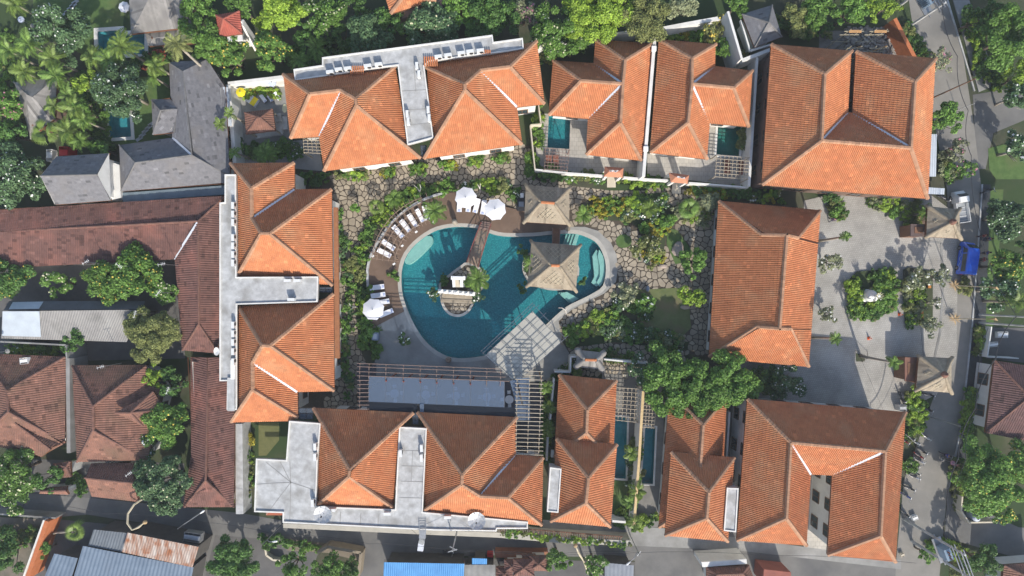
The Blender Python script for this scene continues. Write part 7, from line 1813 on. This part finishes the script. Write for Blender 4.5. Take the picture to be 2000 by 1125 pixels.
def truck(x, y, rz):
    o = empty('parked_truck', P(x, y, .8).xy.to_3d(), rz); tag(o, 'small white open-backed pickup lorry parked above the upper thatched gate', 'truck'); W = 1.65
    g = MB(); loft(g, [sec(.55,W,.4,1.7,W*.88),sec(1.3,W,.4,1.72,W*.88),sec(1.75,W*.97,.4,1.2,W*.9),sec(2.15,W*.9,.45,.95,W*.84)]); g.build('cab', WHITE, o, local=True)
    g = MB(); g.face([(1.33,-.62,1.70),(1.74,-.68,1.22),(1.74,.68,1.22),(1.33,.62,1.70)]); q = g.build('windscreen', PANE, o, local=True); q.location = (.02,0,.03)
    g = MB(); g.box((-.85,0,.7),(2.7,W,.1)); g.build('load_bed', mat('grey_load_bed', (0.32,0.34,0.36)), o, local=True)
    for s in (-1,1): g = MB(); g.box((-.85,s*W/2,.95),(2.7,.06,.5)); g.build('side_board', WHITE, o, local=True)
    g = MB(); g.box((-2.2,0,.95),(.06,W,.5)); g.build('tailgate', WHITE, o, local=True)
    for k in range(4): g = MB(); g.box((-1.9+k*.6,0,.78),(.05,W*.92,.05)); g.build('bed_rib', WHITE, o, local=True)
    for s in (-1,1): g = MB(); g.box((2.14,s*.55,.8),(.08,.28,.16)); g.build('headlight', STEEL, o, local=True)
    wheels(o, (-1.4,1.35), W, .32)
truck(1876, 404, math.radians(98))
BIKE = {'black': mat('black_bike_paint', (0.03,0.03,0.035), rough=.3, spec=.6), 'red': mat('red_bike_paint', (0.35,0.03,0.03), rough=.3, spec=.6), 'white': mat('white_bike_paint', (0.6,0.6,0.62), rough=.3, spec=.6), 'blue': mat('blue_bike_paint', (0.04,0.08,0.35), rough=.3, spec=.6)}
def make_bike(colr):
    o = empty('motorbike'); m = BIKE[colr]
    for x, nm in ((-.62,'rear'),(.62,'front')):
        g = MB(); g.tube([(x,-.05,.29),(x,.05,.29)], .29, 14); wl = g.build('wheel', DARK, o, local=True); g = MB(); g.tube([(x,-.055,.29),(x,.055,.29)], .17, 8); g.build('rim', STEEL, wl, local=True)
    g = MB(); loft(g, [sec(-.95,.10,.6,.74,.06,.02),sec(-.6,.26,.42,.76,.2,.04),sec(-.1,.28,.32,.72,.22,.04),sec(.12,.16,.25,.42,.12,.03),sec(.34,.30,.28,.8,.2,.04),sec(.5,.16,.5,.95,.12,.03)]); g.build('body', m, o, local=True)
    g = MB(); loft(g, [sec(-.85,.18,.74,.80,.14,.02),sec(-.4,.27,.74,.83,.2,.03),sec(.05,.18,.70,.77,.12,.02)]); g.build('seat', BIKE['black'], o, local=True)
    g = MB(); g.tube([(.42,-.34,1.0),(.48,0,.98),(.42,.34,1.0)], .025, 6); g.build('handlebar', STEEL, o, local=True)
    for s in (-1,1): g = MB(); g.bar((.42,s*.22,1.0),(.36,s*.30,1.2),.02); g.box((.36,s*.31,1.22),(.03,.14,.09)); g.build('mirror', STEEL, o, local=True)
    g = MB(); g.bar((.5,0,.95),(.62,0,.3),.07); g.build('fork', STEEL, o, local=True); g = MB(); g.box((.56,0,.88),(.08,.16,.14)); g.build('headlight', WHITE, o, local=True)
    return o
bikes = {k: [make_bike(k), False] for k in BIKE}
BK = [(1777,853,'black',-.6,'black motorbike at the upper left of the parked row'), (1787,862,'white',-.65,'pale motorbike second in the upper part of the parked row'), (1802,880,'black',-.6,'black motorbike sticking out furthest from the parked row'), (1796,889,'red',-.6,'dark red motorbike in the middle of the parked row'),
 (1796,899,'white',-.5,'pale motorbike just above the small fern-like shrub end of the row'), (1786,907,'black',-.5,'black motorbike immediately below the ferny shrub'), (1782,916,'blue',-.45,'dark blue motorbike in the lower half of the parked row'), (1787,922,'black',-.45,'black motorbike pressed beside the dark blue one'),
 (1787,931,'white',-.4,'pale motorbike with something white on its seat'), (1777,953,'black',-.4,'upper of the last two black motorbikes at the bottom of the row'), (1770,967,'blue',-.5,'lowest dark blue motorbike of the parked row'), (1767,860,'red',-.6,'dark red motorbike half under the eave at the top of the row'),
 (1809,853,'white',-.75,'single pale motorbike right of the top of the parked row'), (1812,799,'black',-.3,'large black motorbike below the lower thatched gate'), (1815,770,'black',-.2,'black motorbike right under the lower thatched gate eave'), (1764,777,'black',-1.2,'black motorbike at the forecourt edge left of the planting'), (1803,805,'red',-.3,'dark red motorbike between the planting and the large black one'),
 (1768,1002,'black',-.7,'black motorbike near the lower-right house corner below the row'), (878,1077,'black',0.05,'lone black motorbike parked on the lane beside the tall pole'), (1846,387+0,'black',-.5,'black motorbike parked left of the white pickup lorry'), (1930,372,'black',.35,'black motorbike on the road right of the white pickup lorry'), (455+0,1120,'black',.3,'black motorbike under the big dark tree at the bottom')]
for x, y, c, rz, lb in BK:
    pr = bikes[c]; o = pr[0] if not pr[1] else clone(pr[0]); pr[1] = True; p = P(x, y, .6); o.location = (p.x,p.y,.04); o.rotation_euler = (rnd(.05,.14),0,rz); tag(o, lb, 'motorbike', 'motorbikes parked along the road and lane')
for k, pr in bikes.items():
    if not pr[1]: bpy.data.objects.remove(pr[0])

# ================================================================ people
SKIN = mat('skin', (0.33,0.18,0.11), (0.29,0.155,0.095), 6, .6)
HAIR = mat('black_hair', (0.012,0.010,0.009), rough=.5)
def skin_mesh(name, verts, edges, rad, m, parent, root=0, sub=1):
    me = bpy.data.meshes.new(name); me.from_pydata(verts, edges, []); o = bpy.data.objects.new(name, me); COL.objects.link(o)
    md = o.modifiers.new('k', 'SKIN'); md.use_smooth_shade = True
    for i, r_ in enumerate(rad): me.skin_vertices[0].data[i].radius = r_ if hasattr(r_, '__len__') else (r_, r_); me.skin_vertices[0].data[i].use_root = (i == root)
    s_ = o.modifiers.new('s', 'SUBSURF'); s_.levels = sub; s_.render_levels = sub
    dg = bpy.context.evaluated_depsgraph_get(); nm = bpy.data.meshes.new_from_object(o.evaluated_get(dg)); o.modifiers.clear(); o.data = nm; nm.materials.clear(); nm.materials.append(m); o.parent = parent; return o
def person(x, y, rz, lb, shirt, legs, walk=.18, z=0.04, seated=False):
    o = empty('person', P(x, y, .8).xy.to_3d(), rz); o.location.z = z; tag(o, lb, 'person')
    k = 1 if not seated else 0
    hip = .92 if k else .82; w_ = walk
    V = [(0,0,hip),(0,0,hip+.22),(0,0,hip+.42),(0,0,hip+.55),(.01,0,hip+.66),(.02,0,hip+.76)]
    V += [(0,.19,hip+.48),(.05*w_*5,.24,hip+.22),(.12+w_*.4,.22,hip+.02),(0,-.19,hip+.48),(-.05,-.24,hip+.22),(.06-w_*.3,-.23,hip)] if k else [(0,.19,hip+.48),(.15,.25,hip+.25),(.38,.28,hip+.2),(0,-.19,hip+.48),(.15,-.25,hip+.25),(.38,-.28,hip+.2)]
    V += [(0,.1,hip-.06),(w_*.6,.1,.48),(w_,.1,.06),(w_+.16,.1,.04),(0,-.1,hip-.06),(-w_*.4,-.1,.48),(-w_-.05,-.1,.08),(-w_+.1,-.1,.04)] if k else [(.02,.11,hip-.04),(.42,.2,hip-.1),(.36,.2,.3),(.5,.2,.26),(.02,-.11,hip-.04),(.42,-.2,hip-.1),(.36,-.2,.3),(.5,-.2,.26)]
    E = [(0,1),(1,2),(2,3),(3,4),(4,5),(3,6),(6,7),(7,8),(3,9),(9,10),(10,11),(0,12),(12,13),(13,14),(14,15),(0,16),(16,17),(17,18),(18,19)]
    R = [(.15,.1),(.13,.09),(.16,.1),(.13,.09),.055,.06,.06,.045,.035,.06,.045,.035,.085,.06,.042,.04,.085,.06,.042,.04]
    skin_mesh('body', V, E, R, SKIN, o)
    skin_mesh('shirt', [V[0],V[1],V[2],V[3],V[6],V[7],V[9],V[10]], [(0,1),(1,2),(2,3),(3,4),(4,5),(3,6),(6,7)], [(.165,.12),(.15,.11),(.175,.12),(.145,.1),.075,.062,.075,.062], shirt, o)
    skin_mesh('trousers', [V[0],V[12],V[13],V[14],V[16],V[17],V[18]], [(0,1),(1,2),(2,3),(0,4),(4,5),(5,6)], [(.165,.125),.1,.078,.06,.1,.078,.06], legs, o)
    hd = Vector((.03,0,hip+.84)); g = MB(); g.lathe(hd, [(.03,-.13),(.075,-.1),(.092,-.02),(.095,.05),(.075,.11),(.03,.135)], 12, sx=1.05); h_ = g.build('head', SKIN, o, local=True, smooth=True)
    g = MB(); g.lathe(hd+Vector((-.012,0,.015)), [(.10,-.03),(.108,.05),(.085,.115),(.03,.145)], 12, sx=1.08); g.build('hair', HAIR, h_, local=True, smooth=True)
    g = MB(); g.tube([hd+Vector((.09,0,0)), hd+Vector((.125,0,-.03))], [.012,.018], 5)
    for s in (-1,1): g.lathe(hd+Vector((.085,s*.034,.015)), [(.012,-.008),(.012,.008)], 6); g.lathe(hd+Vector((0,s*.098,0)), [(.012,-.03),(.02,0),(.012,.03)], 6)
    g.build('face', SKIN, h_, local=True)
    for s, i in ((1,8),(-1,11)):
        p = Vector(V[i]); hd_ = []
        g = MB(); g.box(p+Vector((.01,0,-.045)), (.075,.03,.09)); hn = g.build('hand', SKIN, o, local=True)
        for f in range(4): g = MB(); a = p+Vector((-.028+f*.019,0,-.085)); L = (.07,.08,.075,.06)[f]; g.tube([a, a+Vector((.005,0,-L*.5)), a+Vector((.015,-s*.008,-L))],[.009,.0085,.007],5); g.build('finger', SKIN, hn, local=True)
        g = MB(); a = p+Vector((.045,0,-.03)); g.tube([a, a+Vector((.025,0,-.03)), a+Vector((.03,0,-.055))],[.011,.01,.008],5); g.build('thumb', SKIN, hn, local=True)
    return o
def cloth(n, c): return mat(n, c, tuple(x*.8 for x in c), 5, .85)
person(1625, 429, 1.0, 'person in dark purple clothes walking on the forecourt near the top of the hall', cloth('purple_cloth', (0.09,0.06,0.16)), cloth('dark_cloth', (0.04,0.04,0.07)), .2)
person(1917, 461, 2.5, 'person in a dark red top standing at the front right of the blue van', cloth('dark_red_cloth', (0.22,0.04,0.05)), cloth('dark_cloth', (0.04,0.04,0.07)), .05)
person(1927, 467, 3.4, 'person in navy clothes standing on the verge beyond the van front', cloth('navy_cloth', (0.05,0.06,0.18)), cloth('dark_cloth', (0.04,0.04,0.07)), .05)
person(1923, 494, 2.9, 'person in blue standing on the verge beside the middle of the van', cloth('blue_cloth', (0.07,0.10,0.34)), cloth('dark_cloth', (0.04,0.04,0.07)), .05)
person(1916, 507, 3.1, 'person in a bright red top beside the rear of the blue van', cloth('red_cloth', (0.45,0.04,0.06)), cloth('dark_cloth', (0.04,0.04,0.07)), .05)
person(1863, 906, -1.3, 'person walking under the small pink parasol at the roadside', cloth('pink_cloth', (0.40,0.18,0.22)), cloth('dark_cloth', (0.04,0.04,0.07)), .15)
p = person(1846, 888, -.45, 'rider in blue sitting on a scooter on the road beside the drain', cloth('blue_cloth', (0.07,0.10,0.34)), cloth('dark_cloth', (0.04,0.04,0.07)), 0, seated=True)
o = clone([b[0] for k, b in bikes.items() if b[1]][0]); q = P(1846, 888, .5); o.location = (q.x+.1,q.y-.05,.04); o.rotation_euler = (0,0,-.45); tag(o, 'scooter being ridden down the road by the person in blue', 'motorbike')

# ================================================================ statue, rocks, small things
o = bldg('statue', 'large white stone statue in the middle of the round forecourt planting', 'statue', 1690, 575)
p = P(1690, 578, 0); bx, by = p.x, p.y; st_ = o
g = MB(); g.lathe((bx,by,.2),[(1.15,0),(1.15,.25),(.95,.35),(.95,.6)],14); g.build('pedestal', WHITE, o)
g = MB(); g.lathe((bx,by,.8),[(.9,0),(1.05,.4),(.95,.9),(.7,1.3),(.5,1.6),(.42,1.8)],16); g.build('seated_body', WHITE, o, smooth=True)
g = MB(); g.lathe((bx,by,2.6),[(.3,0),(.42,.2),(.42,.5),(.3,.75),(.12,.9)],14); h_ = g.build('head', WHITE, o, smooth=True)
for k in range(9): a = k*.7; g = MB(); g.tube([(bx+.25*math.cos(a),by+.25*math.sin(a),3.3),(bx+.55*math.cos(a),by+.55*math.sin(a),3.6),(bx+.6*math.cos(a),by+.6*math.sin(a),3.85)],[.09,.07,.02],6); g.build('crown_spike', PET['pale'], h_)
for s in (-1,1): g = MB(); g.tube([(bx+s*.5,by,2.2),(bx+s*.95,by-.3,2.0),(bx+s*.8,by-.6,2.7)],[.2,.16,.1],8); g.build('arm', WHITE, o, smooth=True)
g = MB(); g.tube([(bx,by-.4,2.9),(bx,by-.75,2.5),(bx+.1,by-.85,1.9),(bx+.15,by-.7,1.5)],[.2,.15,.1,.06],8); g.build('trunk', WHITE, o, smooth=True)
st_.scale = (.8, .8, .85)
def rock(x, y, r, lb, m=None, sx=1, sy=1, hgt=.6, name='boulder', cat='boulder'):
    rs = random.Random(int(x*7+y)); R = r/S; p = P(x, y, R*hgt*.5); g = MB(); n = 11
    prof = [(.85,0),(1,.3),(.9,.6),(.6,.9),(.2,1)]; rings = []
    for rr, zz in prof:
        rings.append(len(g.v))
        for k in range(n): a = 2*math.pi*k/n; q = rr*R*rs.uniform(.85,1.12); g.v.append((p.x+q*sx*math.cos(a), p.y+q*sy*math.sin(a), .05+zz*R*hgt))
    for i in range(len(rings)-1):
        for k in range(n): g.f.append((rings[i]+k,rings[i]+(k+1)%n,rings[i+1]+(k+1)%n,rings[i+1]+k)); g.m.append(0); g.t.append(1.0)
    g.f.append(tuple(rings[-1]+k for k in range(n))); g.m.append(0); g.t.append(1.0)
    o = g.build(name, m or ROCK, None); tag(o, lb, cat); return o
PR = mat('pink_rock', (0.42,0.34,0.28), (0.30,0.25,0.21), 1.2, .9)
rock(1325,487,13,'large rounded pinkish boulder on the lawn left of the clipped tree', PR, .95, 1.15)
rock(1394,384,9,'smooth blue-grey boulder by the second villa wall', mat('blue_rock', (0.26,0.29,0.33), (0.20,0.23,0.27), 1.5), 1.1, .8)
rock(1243,403,5,'small round pale stone in the golden bed', PR)
rock(1255,496,6,'dark stone at the edge of the golden bed near the pool', None, 1.3, .7)
rock(1295,520,6,'flat pale stone at the lower tip of the golden bed', PR, 1.4, .8)
rock(1338,600,8,'pale stone under the flat-topped lime-green tree', PR, 1.3, .6)
rock(1741,421,10,'large pale grey boulder in the bed below the very large upper-right house', ROCK, 1.1, .8)
rock(1753,424,4,'small round stone beside the large pale grey boulder', ROCK)
rock(1706,393,7,'white boulder half hidden by shrubs at the top of the forecourt', WHITE, 1.1,.8)
rock(1265,564,5,'blue-grey stone figure base beside the shady lawn corner', MATS['blue_rock'], .8, 1.2, 1.2)
rock(1210,590,5,'grey stone in the bed below the variegated bush', None, 1, 1, .9)
rock(1116,623,5,'grey-white stone by the driftwood at the pool apron', ROCK)
def drift(x, y, pts, lb, r=.09):
    o = bldg('driftwood', lb, 'driftwood', x, y); p = P(x, y, 0)
    for b in pts: g = MB(); g.tube([Vector((p.x+a_,p.y+b_,c_)) for a_,b_,c_ in b], [r*(1-.6*i/(len(b)-1)) for i in range(len(b))], 6); g.build('branch', mat('bleached_wood', (0.55,0.52,0.47), (0.42,0.39,0.35), 3), o)
drift(822,384,[[(0,0,0),(-.1,.5,.6),(-.3,1.0,1.1),(-.7,1.3,1.5)],[(-.1,.5,.6),(.2,1.0,1.2),(.1,1.4,1.6)]],'bleached driftwood branch behind the pergola beside orange blooms')
drift(700,600,[[(0,0,0),(-.5,.1,.5),(-1.1,.2,.7),(-1.6,.5,.9)],[(-.5,.1,.5),(-.8,-.3,.9)],[(-.9,.2,.7),(-1.0,.6,1.0)]],'bleached driftwood branch beside the west-deck umbrella')
drift(938,376,[[(0,0,0),(0,.5,.8),(.1,1.0,1.4)],[(0,.4,.7),(-.3,.9,1.2)]],'bleached driftwood between the two north-deck umbrellas')
drift(1106,612,[[(0,0,0),(-.2,.5,.7),(-.7,.8,1.0),(-1.2,.8,1.1)],[(-.2,.5,.7),(.1,.9,1.1)]],'bleached driftwood curling over the pool edge near the square canopy')
drift(1106,715,[[(0,0,0),(-.4,-.6,.8),(-.9,-1.0,1.2)],[(0,0,0),(.1,.5,1.0)],[(0,0,0),(-.5,.3,1.1)]],'pale bare branch in the planting left of the small thatched roof')
for pts, lb in (([(290,940,1.0),(283,972,4.2),(262,985,4.9),(250,1003,5.2),(249,1022,5.4),(258,1035,5.3),(270,1030,5.1),(283,1020,5.0)],'pale bent bamboo festival pole curving over the lane by the rusty shed'), ([(1146,1112,.2),(1140,1096,3),(1130,1080,4.5),(1124,1066,5)],'pale bent bamboo festival pole between the two round trees at the bottom')):
    o = bldg('bamboo_pole', lb, 'festival pole', pts[0][0], pts[0][1]); g = MB(); g.tube([P(*q) for q in pts], [.14]*(len(pts)-3)+[.11,.15,.06], 6); g.build('cane', BAMBOO, o); q = P(*pts[-1]); g = MB(); g.lathe(q-Vector((0,0,.2)),[(.05,0),(.3,.15),(.2,.35),(.05,.4)],7); g.build('straw_ornament', LEAF['dry'], o)
for x, y, lb in ((1759,614,'orange traffic cone beside the roadside planter'), (1699,661,'orange traffic cone out on the open forecourt')):
    o = bldg('traffic_cone', lb, 'traffic cone', x, y); p = P(x, y, .3); CO = mat('cone_orange', (0.75,0.13,0.03), rough=.6); g = MB(); g.box((p.x,p.y,.08),(.42,.42,.05)); g.build('base', CO, o); g = MB(); g.lathe((p.x,p.y,.1),[(.16,0),(.03,.65)],12); g.build('cone', CO, o); g = MB(); g.lathe((p.x,p.y,.1),[(.105,.28),(.08,.42)],12); g.build('white_band', WHITE, o)
for x, y, lb in ((1814,560,'orange stool in the roadside planter shrubs'), (1799,617,'orange wooden bench at the lower end of the roadside planter')):
    o = bldg('stool' if 'stool' in lb else 'bench', lb, 'stool' if 'stool' in lb else 'bench', x, y); p = P(x, y, .4); g = MB(); L = .4 if 'stool' in lb else 1.4; g.box((p.x,p.y,.55),(.4,L,.06)); g.build('seat', mat('orange_wood', (0.55,0.22,0.05)), o)
    for s in (-1,1): g = MB(); g.box((p.x,p.y+s*L*.4,.3),(.34,.06,.5)); g.build('leg', MATS['orange_wood'], o)
# bamboo scaffolding and rubble
def scaffold(x, y, lb):
    o = bldg('scaffold', lb, 'scaffold', x, y); A = P(x, y, 0)
    for i, (dx, dy) in enumerate(((-.6,-1.2),(.9,-1.2),(-.6,1.0),(.9,1.0))): g = MB(); g.tube([(A.x+dx,A.y+dy,0),(A.x+dx*.95,A.y+dy,5.6)], .05, 6); g.build('upright', BAMBOO, o)
    for z in (2.0, 4.0, 5.0):
        for dy in (-1.2,1.0): g = MB(); g.bar((A.x-1.1,A.y+dy,z),(A.x+1.4,A.y+dy,z+.05),.06); g.build('ledger', BAMBOO, o)
    g = MB(); g.bar((A.x-1.4,A.y-1.2,1.6),(A.x+1.0,A.y-1.0,5.2),.1); g.build('brace', mat('orange_plank', (0.50,0.28,0.12), (0.4,0.22,0.09), 2), o)
    g = MB(); g.box((A.x+.2,A.y+.9,5.2),(1.6,.35,.05)); g.build('plank', MATS['orange_plank'], o)
scaffold(1622, 108, 'left bamboo scaffold frame behind the very large upper-right house'); scaffold(1668, 108, 'right bamboo scaffold frame behind the very large upper-right house')
g = MB(); rs = random.Random(4)
for k in range(420):
    x, y = rs.uniform(1650,1762), rs.uniform(55,108)
    if x > 1715+(y-55)*.8+20: continue
    p = P(x, y, .1); g.box((p.x,p.y,rs.uniform(.05,.35)),(rs.uniform(.15,.9),rs.uniform(.1,.35),rs.uniform(.05,.3)),rs.uniform(0,3.1),tint=rs.uniform(.6,1.3))
g.build('rubble', mat('broken_concrete', (0.33,0.30,0.27), (0.22,0.2,0.18), 1, tint=True), None, kind='stuff')
# road-side odds and ends
def crate(x, y, z, d, rz, m, lb, name='crate', cat='crate', lid=None):
    o = bldg(name, lb, cat, x, y); p = P(x, y, z+d[2]); g = MB(); t = .03
    for s in (-1,1): g.box((p.x+s*math.cos(rz)*d[0]/2,p.y+s*math.sin(rz)*d[0]/2,z+d[2]/2),(t,d[1],d[2]),rz); g.box((p.x-s*math.sin(rz)*d[1]/2,p.y+s*math.cos(rz)*d[1]/2,z+d[2]/2),(d[0],t,d[2]),rz)
    g.box((p.x,p.y,z+.04),(d[0],d[1],.05),rz); g.build('body', m, o); g = MB(); g.box((p.x,p.y,z+d[2]+.02),(d[0]*.96,d[1]*.5,.04),rz); g.build('lid', lid or m, o)
RED = mat('red_plastic', (0.55,0.03,0.03), rough=.5); BLU = mat('slate_blue_plastic', (0.17,0.22,0.33), rough=.5)
crate(798,1094,0,(.9,.6,.7),.1,RED,'red drinks cooler at the left front of the bright blue shop','cooler','cooler')
crate(811,1096,0,(1.2,.7,.6),.0,BLU,'slate-blue chest nearest the red cooler in front of the blue shop','chest','chest')
crate(828,1096,0,(1.1,.7,.6),.0,BLU,'slate-blue chest further right in front of the blue shop','chest','chest')
crate(846,1092,0,(1.3,.5,.7),.1,RED,'red bench-like cooler at the notch of the blue shop roof','cooler','cooler')
crate(897,1097,0,(1.2,.4,.6),.1,RED,'low red crate under the right corner of the blue shop roof')
crate(957,1085,0,(.8,.5,.9),0,RED,'red cooler beside the brick-red low wall','cooler','cooler')
crate(775,1093,0,(.8,.6,.6),.3,STEEL,'grey metal box with dark rims left of the red cooler','box','box')
crate(1764,797,0,(.9,.8,1.1),0,CONC,'pale concrete box pillar at the upper right corner of the lower-right house','meter_box','box')
crate(46,705,3.4,(1.0,.8,.5),.1,WHITE,'white box table in the roof garden at the left','box','table')
crate(1959,654,.1,(1.4,.8,.5),0,WHITE,'white table set in the small garden at the right edge','garden_table','table')
crate(1941,673,.1,(1.2,.6,.5),.1,WHITE,'white bench in the small garden left of the white table','garden_bench','bench')
crate(375,1050,2.5,(2.2,1.2,.9),-.15,STEEL,'silver water tank box beside the rusty shed roof','tank','water tank')
crate(96,303,0,(.8,1.6,.9),0,WHITE,'white box beside the red awning above the grey gabled house','box','box')
crate(124,298,0,(1.2,1.6,1.6),0,RED,'red awning box above the grey gabled house','awning','awning')
crate(1788,1012,0,(.7,.6,.5),.4,WHITE,'small white carton on the road by the transformer frame','carton','carton')
crate(1763,1084,0,(.5,.5,.4),.4,CREAM,'small cream carton below the lower-right house corner','carton','carton')
crate(1221,733,0,(.7,.7,.3),0,CREAM,'square pale planter box in the dark courtyard beside the white grid','planter_box','planter')
o = bldg('water_tank', 'round white water tank on the corner plot at the lower right', 'water tank', 1904, 1010); p = P(1904, 1010, 1); g = MB(); g.lathe((p.x,p.y,.05),[(.55,0),(.55,1.2),(.4,1.4),(.12,1.5)],16); g.build('drum', mat('pale_blue_plastic', (0.55,0.60,0.70)), o); g = MB(); g.lathe((p.x,p.y,1.5),[(.16,0),(.14,.1)],10); g.build('cap', DARK, o)
o = bldg('covered_vehicle', 'white covered vehicle under the edge of the very large round tree', 'vehicle', 1957, 970); p = P(1957, 970, .8); g = MB(); g.lathe((p.x,p.y,.1),[(1,0),(.98,.5),(.8,.9),(.4,1.1)],16,sx=1.3,sy=.65); g.build('cover', SHEET, o, smooth=True)
# exhaust chute over the lane
o = bldg('exhaust_chute', 'galvanised metal chute bracketed out over the lane from the south block', 'chute', 823, 1050); Z = 6.6; g = MB(); g.prism(G([(820,1032),(832,1032),(831,1052),(818,1052)],Z),Z-.5,Z,bottom=True); g.build('duct', STEEL, o)
g = MB(); g.prism(G([(817,1060),(828,1060),(826,1077),(815,1076)],Z-1),Z-1.6,Z-1,bottom=True); g.build('outlet', MATS['gutter_metal'], o); g = MB(); g.bar(P(825,1052,Z-.2),P(822,1062,Z-1.2),.7,.3); g.build('bend', STEEL, o)
for x0 in (819, 832): g = MB(); g.bar(P(x0,1018,Z+.4),P(x0,1040,Z+.3),.05); g.build('ladder_rail', STEEL, o)
for k in range(4): g = MB(); g.bar(P(819,1020+k*5,Z+.38),P(832,1020+k*5,Z+.38),.04); g.build('rung', STEEL, o)
for a, b in (((800,1031),(817,1046)),((842,1041),(830,1055))): g = MB(); g.bar(P(*a,Z+.2),P(*b,Z-.2),.03); g.build('stay', DARK, o)
# palm props and stepping slabs
o = bldg('palm_prop', 'wooden tripod props at the foot of the propped palm', 'prop', 1679, 697); A = P(1679, 696, 0)
for dx, dy in ((1.0,.8),(-.7,.9),(.3,-.8)): g = MB(); g.bar((A.x+dx,A.y+dy,.05),(A.x,A.y,1.8),.06); g.build('strut', PALEBARK, o)
sheet('palm_pit', [(1672,690),(1690,694),(1689,706),(1672,706)], .09, GRND)
def slabs(pts, w_, h_, rz, label, parent_name='lawn'):
    for x, y in pts: p = P(x, y, .05); g = MB(); g.box((p.x,p.y,.06),(w_,h_,.08),rz); g.build('stepping_slab', CONC, bpy.data.objects[parent_name])
slabs([(128,27),(133,22),(138,16),(143,10),(147,4)], 1.0, .42, .55, '', 'lawn.001')
slabs([(272,271),(278,264),(284,256),(290,249),(296,242)], 1.0, .42, .6, '', 'lawn.002')
